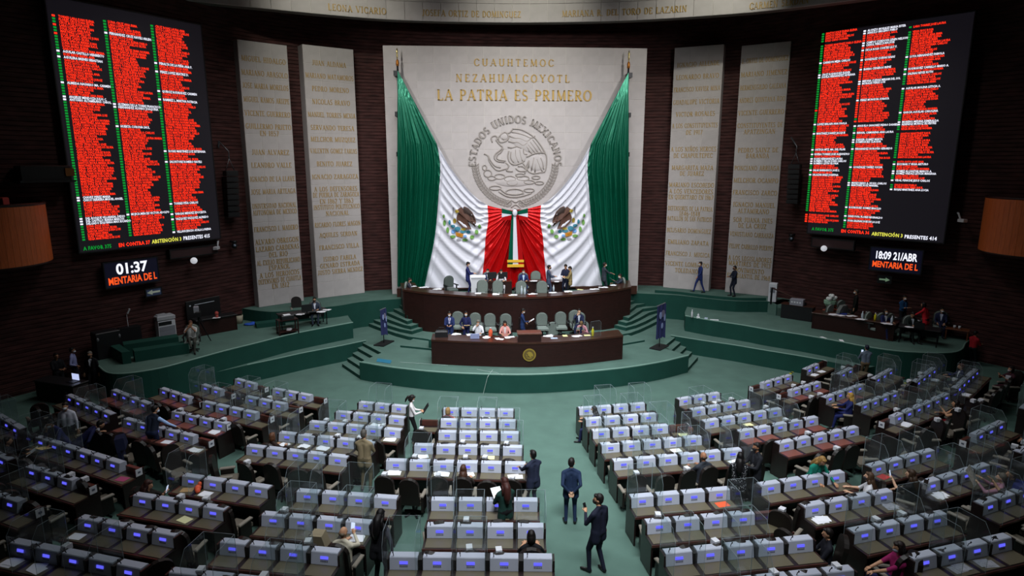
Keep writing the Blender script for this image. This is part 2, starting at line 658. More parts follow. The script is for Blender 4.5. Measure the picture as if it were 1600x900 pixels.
struct(mb.obj('ceiling', mat('grey_ceiling', '6b6967', .9)))

# ------------------------------------------------------------------ stone cornice above the wall
COR = bez([(-15.9, 30.1), (-15.24, 30.39), (-12.31, 31.6), (-9.64, 32.7), (-6.69, 33.6), (-3.49, 33.92), (-.21, 33.96), (3.05, 33.62), (6.2, 32.96), (9.14, 31.96), (11.8, 30.74), (14.6, 28.7), (15.6, 27.9)], 6)
mb = MB()
o1, o2 = offset(COR, -.04), offset(COR, -.55)
k = len(COR)
for pl_, zz in ((o1, 16.6), (o1, 19.98), (o2, 19.98), (o2, 16.6)):
    mb.v += [(p[0], p[1], zz) for p in pl_]
for a in range(4):
    b = (a + 1) % 4
    for i in range(k - 1):
        mb.f.append((a * k + i, a * k + i + 1, b * k + i + 1, b * k + i))
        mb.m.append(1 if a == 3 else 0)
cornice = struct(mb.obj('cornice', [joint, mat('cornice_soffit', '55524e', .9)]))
# stone facing blocks of the cornice
sl = [0.0]
for i in range(1, k):
    sl.append(sl[-1] + math.dist(COR[i], COR[i - 1]))


def cor_at(s):
    s = min(max(s, 0), sl[-1] - 1e-6)
    for i in range(1, k):
        if sl[i] >= s:
            t = (s - sl[i - 1]) / (sl[i] - sl[i - 1])
            a, b = COR[i - 1], COR[i]
            L = math.dist(a, b)
            return (a[0] + (b[0] - a[0]) * t, a[1] + (b[1] - a[1]) * t), ((b[0] - a[0]) / L, (b[1] - a[1]) / L)


tl = MB()
tl.cbox(-.442, .442, -.44, .44, 0, .045, .006)
TILE = tl.mesh('stone_tile', stone)
ncol = int(sl[-1] / .9)
for c_ in range(ncol):
    (px_, py_), (tx, ty) = cor_at((c_ + .5) * sl[-1] / ncol)
    for r_ in range(2):
        o = inst(TILE, 'stone_tile', cornice)
        nx, ny = ty, -tx
        o.matrix_local = Matrix(((tx, 0, nx, px_ - nx * .045), (ty, 0, ny, py_ - ny * .045), (0, 1, 0, 16.6 + .45 + .9 * r_), (0, 0, 0, 1))) @ Matrix.Diagonal((sl[-1] / ncol / .9, 1, 1, 1))
for t, cx, y in (('LEONA VICARIO', 559, 14.5), ('JOSEFA ORTIZ DE DOMINGUEZ', 737, 21.5), ('MARIANA R. DEL TORO DE LAZARIN', 974, 18.5), ('CARMEN SERDAN', 1216, 5), ('LEONA VICARIO', 0, 0)):
    if not cx:
        continue
    best = min(((abs(i / 400 * sl[-1]), i) for i in range(401)), key=lambda q: abs(math.atan2(cor_at(q[1] / 400 * sl[-1])[0][0] - CAM[0], cor_at(q[1] / 400 * sl[-1])[0][1]) - math.atan2(_ray(cx, y)[0], _ray(cx, y)[1])))
    s0 = best[1] / 400 * sl[-1]
    (px_, py_), (tx, ty) = cor_at(s0)
    d = _ray(cx, y)
    zz = CAM[2] + d[2] / math.hypot(d[0], d[1]) * math.hypot(px_ - CAM[0], py_)
    mb = MB()
    hw = {559: 78, 737: 140, 974: 172, 1216: 72}[cx] * 35.0 / F_PX
    sq = hw / (text_width(t) * .3)
    acc = -hw / 2
    for ch in t:            # each letter follows the curve of the stone
        wl_ = G[ch][0] * .3 * sq
        (px_, py_), (tx, ty) = cor_at(s0 + acc + wl_ / 2)
        nx, ny = ty, -tx
        M = Matrix(((tx * sq, 0, nx, px_ + nx * .004 - tx * wl_ / 2), (ty * sq, 0, ny, py_ + ny * .004 - ty * wl_ / 2), (0, 1, 0, zz - .16), (0, 0, 0, 1)))
        letter(mb, ch, M, .3, .03)
        acc += (G[ch][0] + .1) * .3 * sq
    mb.obj('carved_name', gold, cornice)

# ------------------------------------------------------------------ wall of honour: great slab and four pillars faced with stone
SLY = 34.80


def faced(name, fl, fr, z0, z1, depth, ncols, nrows, skip=None):
    """a stone block with a face of separate stone tiles; returns the object and the frame of its face"""
    fl, fr = Vector((fl[0], fl[1], 0)), Vector((fr[0], fr[1], 0))
    W = (fr - fl).length
    tx = (fr - fl) / W
    out = Vector((tx.y, -tx.x, 0))
    M = Matrix(((tx.x, 0, out.x, fl.x), (tx.y, 0, out.y, fl.y), (0, 1, 0, z0), (0, 0, 0, 1)))
    mb = MB()
    mb.box(0.004, W - .004, 0, z1 - z0, -depth, -.046, 0)
    o = struct(mb.obj(name, [stone]))
    o.matrix_local = M
    mb = MB()
    mb.box(.006, W - .006, .004, z1 - z0 - .006, -.044, -.012)
    j = mb.obj('stone_joint', joint, o)
    tw, th = W / ncols, (z1 - z0) / nrows
    for c in range(ncols):
        for r in range(nrows):
            t = inst(TILE, 'stone_tile', o)
            t.matrix_local = Matrix.Translation(((c + .5) * tw, (r + .5) * th, -.045)) @ Matrix.Diagonal(((tw - .014) / .884, (th - .014) / .88, 1, 1))
    return o, M, W


slab, SM, SW = faced('slab_of_honour', (-6.97, SLY), (7.15, SLY), 2.2, 15.57, 1.6, 16, 15)
NAMES = {
    'a': [(94, 'MIGUEL HIDALGO'), (115.5, 'MARIANO ABASOLO'), (135.5, 'JOSE MARIA MORELOS'), (156.7, 'MIGUEL RAMOS ARIZPE'), (178, 'VICENTE GUERRERO'), (198, 'GUILLERMO PRIETO'), (208.5, 'EN 1857'), (238, 'JUAN ALVAREZ'), (258, 'LEANDRO VALLE'), (279.5, 'IGNACIO DE LA LLAVE'), (299, 'JOSE MARIA ARTEAGA'), (321, 'UNIVERSIDAD NACIONAL'), (331, 'AUTONOMA DE MEXICO'), (356.6, 'FRANCISCO I. MADERO'), (376, 'ALVARO OBREGON'), (387, 'LAZARO CARDENAS'), (397, 'DEL RIO'), (408, 'AL EXILIO REPUBLICANO'), (417, 'ESPAÑOL'), (427.5, 'A LOS HEROICOS'), (437, 'DEFENSORES DE CUAUTLA'), (445.5, 'EN 1812')],
    'b': [(100, 'JUAN ALDAMA'), (120, 'MARIANO MATAMOROS'), (140, 'PEDRO MORENO'), (160, 'NICOLAS BRAVO'), (180, 'MANUEL TORRES MEXIA'), (200, 'SERVANDO TERESA'), (218, 'MELCHOR MUZQUIZ'), (236, 'VALENTIN GOMEZ FARIAS'), (256, 'BENITO JUAREZ'), (276, 'IGNACIO ZARAGOZA'), (295, 'A LOS DEFENSORES'), (304, 'DE PUEBLA DE ZARAGOZA'), (314, 'EN 1862 Y 1863'), (323, 'INSTITUTO POLITECNICO'), (333, 'NACIONAL'), (350, 'RICARDO FLORES MAGON'), (366, 'AQUILES SERDAN'), (385, 'FRANCISCO VILLA'), (403, 'ISIDRO FABELA'), (413, 'GENARO ESTRADA'), (423, 'JUSTO SIERRA MENDEZ')],
    'c': [(100, 'IGNACIO ALLENDE'), (119.5, 'LEONARDO BRAVO'), (139, 'FRANCISCO XAVIER MINA'), (159, 'GUADALUPE VICTORIA'), (178, 'VICTOR ROSALES'), (196, 'A LOS CONSTITUYENTES'), (206.7, 'DE 1917'), (233, 'A LOS NIÑOS HEROES'), (243, 'DE CHAPULTEPEC'), (262, 'MARGARITA MAZA'), (271, 'DE JUAREZ'), (289, 'MARIANO ESCOBEDO'), (299, 'A LOS VENCEDORES'), (308, 'EN QUERETARO EN 1867'), (326, 'DEFENSORES DE LA PATRIA'), (334, '1846-1848'), (342, 'BATALLON DE SAN PATRICIO'), (360.5, 'BELISARIO DOMINGUEZ'), (379, 'EMILIANO ZAPATA'), (397, 'FRANCISCO J. MUGICA'), (413, 'VICENTE LOMBARDO'), (423, 'TOLEDANO')],
    'd': [(93, 'J. ORTIZ DE DOMINGUEZ'), (114.5, 'MARIANO JIMENEZ'), (135.5, 'HERMENEGILDO GALEANA'), (155.5, 'ANDRES QUINTANA ROO'), (175.5, 'VICENTE GUERRERO'), (195.5, 'CONSTITUYENTES DE'), (205.5, 'APATZINGAN'), (234.5, 'PEDRO SAINZ DE'), (243.5, 'BARANDA'), (262.7, 'PONCIANO ARRIAGA'), (282, 'MELCHOR OCAMPO'), (301, 'FRANCISCO ZARCO'), (320, 'IGNACIO MANUEL'), (330, 'ALTAMIRANO'), (344, 'SOR JUANA INES'), (353, 'DE LA CRUZ'), (366.7, 'VENUSTIANO CARRANZA'), (386, 'FELIPE CARRILLO PUERTO'), (404.5, 'A LOS LEGISLADORES'), (413, 'MARTIRES DE 1913'), (423, 'MOVIMIENTO'), (432, 'ESTUDIANTIL DE 1968')],
}
for key, fl, fr, top in (('a', (-13.39, 31.87), (-11.51, 33.36), 15.25), ('b', (-10.89, 33.89), (-8.59, 35.3), 15.42), ('c', (8.97, 35.83), (11.27, 34.55), 15.78), ('d', (12.14, 34.31), (14.13, 32.87), 15.66)):
    o, M, W = faced('pillar_' + key, fl, fr, 2.2, top, .9, 3, 15)
    mid = M @ Vector((W / 2, 0, 0))
    dist = math.hypot(mid.x - CAM[0], mid.y)
    for y, t in NAMES[key]:
        # level of the line on the pillar face
        b = (mid.x - CAM[0]) / mid.y
        d = min((_ray(x, y) for x in range(380, 1230, 3)), key=lambda q: abs(q[0] / q[1] - b))
        zz = CAM[2] + d[2] / math.hypot(d[0], d[1]) * dist - 2.2
        mb = MB()
        full = text_width(t) * .25 * .80
        write(mb, t, (W / 2, zz - .125, .0), (1, 0, 0), (0, 1, 0), .25, .02, width=min(full, W - .14), fat=1.0)
        mb.obj('gilt_name', gold, o)

# inscriptions of the great slab
for t, px, py, wpx, h, f in (('CUAUHTEMOC', 803, 98, 116, .36, 1.0), ('NEZAHUALCOYOTL', 801.5, 122.5, 166, .40, 1.1), ('LA PATRIA ES PRIMERO', 804.5, 149, 227, .56, 1.15)):
    c = at_y(px, py, SLY)
    mb = MB()
    write(mb, t, (c[0] - SM[0][3], c[2] - 2.2 - h / 2, 0), (1, 0, 0), (0, 1, 0), h, .04, track=.34 if h < .5 else .12, width=wpx * 35.7 / F_PX, fat=f)
    mb.obj('gilt_inscription', gold, slab)

# ------------------------------------------------------------------ rostrum: carpeted stages
def carpeted(name, poly, z0, z1, parent=None):
    mb = MB()
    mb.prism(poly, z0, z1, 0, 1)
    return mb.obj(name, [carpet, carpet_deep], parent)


def mirror(p):
    return [(-x, y) for x, y in reversed(p)]


arcf = bez([(-7.45, 26.75), (-5.75, 25.85), (-3.4, 25.05), (0, 24.6), (3.4, 25.05), (5.75, 25.85), (7.5, 26.8)], 5)
side_r = [(6.55, 28.4), (7.75, 30.2), (8.95, 29.25), (10.3, 28.3), (11.35, 27.4), (12.3, 26.65), (13.4, 25.7), (14.4, 24.6), (15.3, 24.9), (14.0, 30), (9.5, 34.0)]
stage = struct(carpeted('stage_floor', arcf + side_r + mirror(side_r), 0, .8))
# slim curb along the edge of the stage
mb = MB()
mb.tube([(p[0], p[1] + .06, .815) for p in arcf], .035, 6)
mb.obj('stage_edging', edge_strip, stage)
for s in (1, -1):
    for i in range(5):
        a0, b0 = (8.62, 28.6), (7.66, 30.2)
        a1, b1 = (7.45, 26.8), (6.45, 28.45)
        u = i / 5
        p0 = (a0[0] + (b0[0] - a0[0]) * u, a0[1] + (b0[1] - a0[1]) * u)
        p1 = (a1[0] + (b1[0] - a1[0]) * u, a1[1] + (b1[1] - a1[1]) * u)
        poly = [(s * p1[0], p1[1]), (s * p0[0], p0[1]), (s * 7.6, 30.25), (s * 6.4, 28.6)]
        carpeted('step', poly, 0, .16 * (i + 1) - .003, stage)
# seating level behind the lower table and the steps on both sides of the upper table
carpeted('seating_level', [(-4.5, 28.5), (-3.5, 28.25), (0, 27.95), (3.5, 28.25), (4.5, 28.6), (4.3, 29.7), (0, 29.5), (-4.3, 29.7)], .8, 1.3, stage)
carpeted('seating_level', [(-5.9, 29.0), (-4.4, 28.4), (-3.9, 27.3), (3.9, 27.3), (4.6, 28.5), (6.1, 29.2), (5, 31), (-5, 31)], .8, .89, stage)
t1 = [(-8.03, 32.97), (-7.26, 32.0), (-6.33, 30.92), (-5.66, 30.28), (-4.46, 29.63), (-3, 29.3)]
carpeted('step', t1 + mirror(t1) + [(8.2, 34), (-8.2, 34)], .8, .975, stage)
TR = [(1.15, [(-7.69, 32.96), (-6.86, 31.89), (-6.15, 31.12), (-5.49, 30.62), (-4.9, 31.4)]),
      (1.325, [(-7.41, 33.14), (-6.67, 32.13), (-5.95, 31.25), (-5.58, 30.95), (-5.1, 31.6)]),
      (1.5, [(-7.1, 33.32), (-6.49, 32.38), (-5.78, 31.3), (-5.4, 31.85)]),
      (1.675, [(-6.79, 33.51), (-6.3, 32.64), (-5.82, 31.8)]),
      (1.85, [(-6.45, 33.57), (-5.98, 32.7)]),
      (2.025, [(-6.25, 33.75), (-6.05, 33.4)])]
for zt, p in TR:
    poly = p + [(-5.0, 33.9), (-8.3, 33.9)] if zt < 1.6 else p + [(-5.0, 33.9), (-8.0 + (zt - 1.5) * 3.5, 33.9)]
    for q in (poly, mirror(poly)):
        carpeted('step', q, .8, zt, stage)
# side platforms
PL = [(-8.45, 30.75), (-9.81, 29.65), (-11.03, 28.57), (-12.05, 27.3), (-13.02, 26.15), (-13.84, 25.0), (-14.65, 23.95), (-15.55, 23.43), (-16.3, 23.5), (-17.1, 24.3), (-18.0, 25.4), (-18.6, 26.4)]
PRt = [(8.76, 31.09), (9.72, 30.08), (10.94, 29.05), (11.85, 28.1), (12.92, 27.2), (13.87, 26.2), (14.75, 25.15), (15.66, 24.42), (16.83, 24.07), (17.9, 24.05), (18.7, 24.5), (19.6, 25.4), (20.7, 26.2)]
PLs, PRs = bez(PL, 4), bez(PRt, 4)
plat_l = struct(carpeted('platform_left', PLs + [(-17, 31), (-13, 34), (-9.3, 33.2), (-8.75, 31.6)], 0, 1.6))
plat_r = struct(carpeted('platform_right', PRs + [(17.5, 32), (13.5, 34), (9.7, 33.5), (9.0, 31.9)], 0, 1.6))
for p, e in ((plat_l, PLs), (plat_r, PRs)):
    mb = MB()
    mb.tube([(q[0], q[1] + .03, 1.615) for q in e], .03, 6)
    mb.obj('platform_edging', edge_strip, p)
for e in ([(-7.75, 30.2), (-8.95, 29.25), (-10.3, 28.3), (-11.35, 27.4), (-12.3, 26.65)], [(7.75, 30.2), (8.95, 29.25), (10.3, 28.3), (11.35, 27.4), (12.3, 26.65), (13.4, 25.7)]):
    mb = MB()
    mb.tube([(q[0], q[1] + .03, .815) for q in bez(e, 4)], .025, 6)
    mb.obj('stage_edging', edge_strip, stage)
# walkway under the wall of honour
WL = [at(x, y, 2.2)[:2] for x, y in ((379, 482), (407, 486), (432, 487), (470, 484), (507, 480), (530, 477.5), (562, 472), (596, 469), (625, 467))]
WR = [at(x, y, 2.2)[:2] for x, y in ((990, 458), (1023, 459.5), (1060, 461.5), (1100, 466), (1150, 470.5), (1200, 471), (1214, 476))]
walk = struct(carpeted('walkway', bez(WL, 3) + [(-5.5, 33.7), (-5.2, 31.6), (-3.3, 30.75), (0, 29.95), (3.3, 30.6), (5.2, 31.5), (5.6, 33.4)] + bez(WR, 3) + [(15.0, 31.9), (14.6, 33.2), (11.9, 35.6), (8.6, 36.8), (0, 37.3), (-8.7, 36.2), (-13.6, 33.2), (-14.6, 31.6)], .5, 2.2))
carpeted('dais', [(-5.1, 32.15), (-3.3, 31.45), (0, 30.6), (3.3, 31.3), (5.1, 32.1), (5.9, 33.6), (5.9, 33.95), (-5.9, 33.95), (-5.9, 33.6)], 2.2, 2.5, walk)
mb = MB()
cb = [at(x, y, 2.2) for x, y in ((1024, 457.5), (1060, 460), (1100, 465), (1150, 469.5), (1197, 470))]
for i, (a, b) in enumerate(zip(bez(cb, 4), bez(cb, 4)[1:])):
    mb.prism([(a[0], a[1]), (b[0], b[1]), (b[0], b[1] + .12), (a[0], a[1] + .12)], 2.2, 2.34)
mb.obj('walkway_curb', carpet_deep, walk)
# short stair from the walkway down to the platform, with two dark posts and hand rails
for i in range(3):
    mb = MB()
    a = Vector((13.75 + .33 * i, 30.75 - .33 * i, 0))
    mb.prism([(a.x, a.y), (a.x + 1.25, a.y + 1.0), (a.x + .8, a.y + 1.5), (a.x - .5, a.y + .5)], 1.6, 2.2 - .17 * (i + 1) + .17)
    mb.obj('stair_step', [carpet], walk)

# ------------------------------------------------------------------ carved coat of arms on the great slab
crest_c = at_y(805.3, 255.5, SLY)
PXM = (at_y(830, 255, SLY)[0] - at_y(780, 255, SLY)[0]) / 50      # metres per photo pixel on the slab


def cm(x, y):           # drawing grid of the carving -> slab face (centre of the carving = 0, 0)
    return ((x - 478) / 5.62 * PXM, -(y - 480) / 5.62 * PXM)


CREST = thing('carved_coat_of_arms', 'round carved stone coat of arms with eagle, snake and ring lettering on the great slab', 'carving',
              (crest_c[0], SLY, crest_c[2]))
CREST.rotation_euler = (PI / 2, 0, 0)     # local xy = face of the slab, z out of it
mb = MB()
LINES = [
    [(455, 185), (520, 190), (580, 215), (640, 255), (690, 310), (730, 370), (748, 410)], [(455, 185), (430, 215), (400, 225)],
    [(445, 212), (500, 222), (560, 240), (612, 262), (650, 245)], [(425, 245), (470, 262), (520, 268), (575, 290), (612, 268)], [(415, 290), (460, 300), (500, 300), (545, 325), (585, 300)],
    [(412, 340), (450, 345), (490, 335), (530, 350)], [(650, 262), (702, 328), (738, 396)], [(628, 275), (682, 342), (716, 394)], [(606, 295), (657, 358), (690, 396)], [(588, 318), (637, 372), (664, 396)],
    [(575, 335), (610, 380), (630, 400)], [(575, 425), (635, 398), (700, 386), (745, 402), (752, 480), (737, 548), (700, 556), (640, 566), (592, 546), (578, 500), (598, 452)],
    [(600, 455), (592, 520)], [(640, 430), (618, 540)], [(665, 440), (690, 500), (716, 548)], [(700, 430), (718, 480), (728, 530)], [(655, 480), (650, 555)],
    [(420, 372), (412, 420), (430, 470), (470, 490), (520, 478), (560, 455)], [(440, 380), (438, 430), (462, 470)], [(478, 362), (480, 415), (505, 470)], [(515, 360), (522, 412), (540, 460)], [(548, 350), (552, 395), (580, 400)], [(590, 345), (600, 380)],
    [(385, 212), (352, 234), (332, 264), (345, 298), (388, 292), (420, 262), (405, 228), (385, 212)], [(335, 264), (310, 282), (330, 300)], [(365, 268), (380, 276)],
    [(276, 300), (268, 262), (296, 244), (318, 256), (318, 292), (345, 322), (366, 342), (340, 370), (306, 396), (294, 432), (320, 460), (382, 468)],
    [(372, 350), (350, 385), (322, 405), (316, 435), (335, 448), (392, 458)], [(205, 396), (238, 415), (250, 462), (290, 518), (330, 540), (405, 522)], [(240, 410), (262, 455), (300, 500), (350, 515)],
    [(392, 470), (420, 500), (400, 540), (455, 548)], [(480, 520), (515, 545), (575, 540), (540, 505), (500, 505)], [(540, 470), (572, 520), (560, 570)],
    [(330, 722), (400, 762), (480, 772), (560, 757), (622, 736)], [(345, 700), (400, 740), (480, 748), (555, 738)],
    [(400, 832), (440, 800), (480, 818), (520, 800), (565, 832), (600, 820)], [(440, 862), (480, 838), (520, 866), (500, 880), (470, 870)],
]
for L in LINES:
    P = [cm(x, y) for x, y in L]
    pts = bez(P, 4) if len(P) > 2 else P
    mb.tube([(x, y, .02) for x, y in pts], .036, 6)
for cx, cy, rx, ry in ((235, 565, 34, 30), (208, 515, 18, 22), (270, 605, 34, 18), (340, 592, 46, 22), (430, 612, 50, 24), (545, 606, 55, 20), (450, 646, 48, 22), (600, 640, 46, 16), (690, 648, 38, 14), (300, 690, 52, 18), (470, 726, 76, 26), (600, 712, 46, 16), (660, 600, 36, 14), (520, 580, 40, 14)):
    P = [cm(cx + rx * math.cos(t), cy + ry * math.sin(t)) for t in np.linspace(0, 2 * PI, 15)]
    mb.tube([(x, y, .02) for x, y in P], .032, 6, caps=False)
mb.obj('eagle_and_snake', stone_shaded, CREST, True)
mb = MB()
for side in (-1, 1):
    for k in range(19):
        a = math.radians(-4 - k * 4.3)
        for dr in (-1, 1):
            R = 352 + dr * 17
            x, y = 478 + side * R * math.cos(a), 480 - R * math.sin(a)
            an = math.atan2(y - 480, x - 478) + side * PI / 2 + dr * side * .55 + (PI if side < 0 else 0) * 0
            lx, ly = 26 * math.cos(an), 26 * math.sin(an)
            nx, ny = -math.sin(an) * 8, math.cos(an) * 8
            P = [cm(x - lx, y - ly), cm(x + nx, y + ny), cm(x + lx, y + ly), cm(x - nx, y - ny), cm(x - lx, y - ly)]
            mb.tube([(p[0], p[1], .015) for p in P], .024, 5, caps=False)
    pts = [cm(478 + side * 352 * math.cos(math.radians(-t)), 480 + 352 * math.sin(math.radians(t))) for t in range(2, 84, 6)]
    mb.tube([(p[0], p[1], .015) for p in pts], .02, 5)
mb.obj('laurel_wreath', stone_shaded, CREST, True)
mb = MB()
T = 'ESTADOS UNIDOS MEXICANOS'
tw = [G[c][0] + .1 for c in T]
tot = sum(tw)
acc = 0
Rl = 345 / 5.62 * PXM
hL = 62 / 5.62 * PXM
for c, wd in zip(T, tw):
    a = math.radians(184 - (acc + wd / 2) / tot * 188)
    acc += wd
    rx, ry = math.sin(a), -math.cos(a)
    ux, uy = math.cos(a), math.sin(a)
    sq = (188 / 180 * PI * (Rl + hL * .35)) / (tot * hL)
    ox, oy = ux * Rl - rx * (wd - .1) / 2 * hL * sq, uy * Rl - ry * (wd - .1) / 2 * hL * sq
    letter(mb, c, Matrix(((rx * sq, ux, 0, ox), (ry * sq, uy, 0, oy), (0, 0, 1, 0), (0, 0, 0, 1))), hL, .06, 1.5)
mb.obj('ring_lettering', stone_shaded, CREST)['kind'] = 'stuff'
mb = MB()
for (x, y, rx, ry, an) in ((560, 300, 150, 75, 25), (500, 410, 85, 85, 0), (665, 475, 80, 75, 0), (380, 250, 40, 32, 0), (460, 640, 170, 45, 0)):
    c = cm(x, y)
    mb.ell((c[0], c[1], -.02), (rx / 5.62 * PXM, ry / 5.62 * PXM, .07), 20, 8, M=Matrix.Rotation(math.radians(-an), 4, 'Z'))
mb.obj('relief_ground', stone, CREST, True)

# ------------------------------------------------------------------ two draped national flags
FY = 34.2
silk = {k: mat('silk_' + k, c, .4 if k == 'white' else .3, metal=0 if k == 'white' else .5, spec=.5) for k, c in (('green', '08644b'), ('white', 'cfd0da'), ('red', 'cf1418'))}
emb = {k: mat('embroidery_' + k, c, .7) for k, c in (('brown', '54362a'), ('ochre', 'b09a3a'), ('teal', '2a7286'), ('blue', '6f9fd8'), ('orange', 'd08a22'), ('leaf', '5f8f3e'), ('grey', '8a8a92'), ('dark', '33241f'))}
XC = at_y(803.5, 330, FY)[0]


def fx(px, py):
    p = at_y(px, py, FY)
    return p[0] - XC, p[2]


C0 = [(621.5, 110), (621.5, 200), (621.5, 290), (621.5, 370), (621.5, 447)]
C1 = [(683, 225), (688, 258), (687, 292), (680, 370), (664, 449)]
C2 = [(762, 321), (763, 345), (759, 372), (757, 402), (752, 450)]
C3 = [(804, 329), (804, 358), (804, 388), (804, 420), (804, 450)]
TOP01, TOP12, TOP23 = [(621.5, 110), (650, 163), (683, 225)], [(683, 225), (703, 260), (727, 291), (745, 309), (762, 321)], [(762, 321), (785, 326.5), (804, 329)]


def samp(C, v):
    n = len(C) - 1
    i = min(int(v * n), n - 1)
    t = v * n - i
    return (C[i][0] + (C[i + 1][0] - C[i][0]) * t, C[i][1] + (C[i + 1][1] - C[i][1]) * t)


C0, C1, C2, C3 = (bez(c, 8) for c in (C0, C1, C2, C3))
TOP01, TOP12, TOP23 = (bez(c, 10) for c in (TOP01, TOP12, TOP23))


def _xat(C, y):
    for p, q in zip(C, C[1:]):
        if p[1] <= y <= q[1]:
            return p[0] + (q[0] - p[0]) * (y - p[1]) / max(q[1] - p[1], 1e-6)
    return C[0][0] if y < C[0][1] else C[-1][0]


GREEN_EDGE = [(621.5, 106)] + TOP01 + C1


def _wave(ph):
    s = .5 + .5 * math.sin(2 * PI * ph)
    t = .5 + .5 * math.sin(2 * PI * (ph * 2.17 + .3))
    return .8 * s ** 1.6 + .2 * t


def fold(px, py):
    """depth of the cloth in front of the slab: folds fan out of the two points from which the cloth hangs"""
    d0 = math.hypot(px - 621, py - 106)
    d1 = math.hypot(px - 804, py - 329)
    a0 = math.atan2(px - 620.5, max(py - 106, .1))
    a1 = math.atan2(804.5 - px, py - 329)
    xe = _xat(GREEN_EDGE, py)
    ug = (px - 621.5) / max(xe - 621.5, 1)
    g = (.75 * _wave(7.6 * ug + .002 * py) ** 2.6 + .25 * _wave(12.3 * ug + .5) ** 2) * .5 * min(1, d0 / 190) ** 1.6
    wv = _wave(19 * a0 + 3.6 * a1) * .15 * min(1, d0 / 120) * min(1, (d1 + 5) / 75)
    r = _wave(9.5 * a1 / (PI / 2) + .15 * math.sin(d1 / 22)) * .34 * min(1, (d1 + 3) / 70)
    k1 = min(max((px - xe + 6) / 14, 0), 1)
    x2 = _xat([(762, 300)] + C2, py)
    k2 = min(max((px - x2 + 25) / 40, 0), 1)
    v = g * (1 - k1) + wv * k1
    return v * (1 - k2) + r * k2


def flag_point(px, py):
    x, z = fx(px, py)
    return x, -fold(px, py), z


def band(name, A, B, TOPC, m, nu, nv, parent, s):
    mb = MB()
    for j in range(nv + 1):
        v = j / nv
        a, b = samp(A, v), samp(B, v)
        for i in range(nu + 1):
            u = i / nu
            px, py = a[0] + (b[0] - a[0]) * u, a[1] + (b[1] - a[1]) * u
            t = samp(TOPC, u)
            lo = a[1] + (b[1] - a[1]) * u
            la, lb = samp(A, 0), samp(B, 0)
            chord = la[1] + (lb[1] - la[1]) * u
            chx = la[0] + (lb[0] - la[0]) * u
            kk = (1 - v) ** 2
            px += (t[0] - chx) * kk
            py += (t[1] - chord) * kk
            x, y, z = flag_point(px, py)
            mb.v.append((s * x, y, z))
    for j in range(nv):
        for i in range(nu):
            q = (j * (nu + 1) + i, j * (nu + 1) + i + 1, (j + 1) * (nu + 1) + i + 1, (j + 1) * (nu + 1) + i)
            mb.f.append(q if s < 0 else q[::-1])
            mb.m.append(0)
    return mb.obj(name, m, parent, True)


def em(x, y):
    return 670 + x / 10, 300 + y / 10


EMB = [('brown', [(435, 285), (500, 238), (560, 225), (620, 250), (680, 310), (720, 380), (741, 450), (735, 545), (722, 490), (706, 515), (694, 462), (674, 490), (655, 452), (622, 465), (590, 432), (577, 450), (600, 505), (672, 576), (600, 578), (520, 548), (480, 505), (450, 470), (435, 400), (450, 350), (480, 315)]),
       ('dark', [(540, 235), (610, 255), (670, 315), (708, 385), (728, 445), (690, 440), (650, 430), (600, 400), (560, 340)]),
       ('ochre', [(408, 292), (440, 270), (482, 288), (470, 315), (430, 330)]), ('grey', [(372, 235), (402, 240), (398, 300), (388, 355), (368, 360), (378, 300)])]
for k, *e in (('teal', 330, 470, 20, 38), ('teal', 382, 530, 38, 25), ('teal', 452, 572, 50, 36), ('teal', 540, 612, 50, 28), ('teal', 622, 622, 34, 28), ('ochre', 408, 448, 28, 42), ('ochre', 545, 580, 42, 22),
              ('blue', 388, 612, 32, 34), ('blue', 572, 684, 26, 20), ('leaf', 240, 375, 18, 30), ('leaf', 250, 480, 24, 46), ('leaf', 300, 590, 24, 46), ('leaf', 380, 692, 46, 24), ('leaf', 795, 535, 25, 36), ('leaf', 750, 620, 30, 36), ('leaf', 680, 700, 36, 30), ('leaf', 570, 746, 46, 24), ('grey', 475, 740, 40, 20)):
    EMB.append((k, [(e[0] + e[2] * math.cos(t), e[1] + e[3] * math.sin(t)) for t in np.linspace(0, 2 * PI, 9)[:-1]]))
EMB.append(('orange', [(425, 622), (545, 650), (527, 708), (430, 682)]))


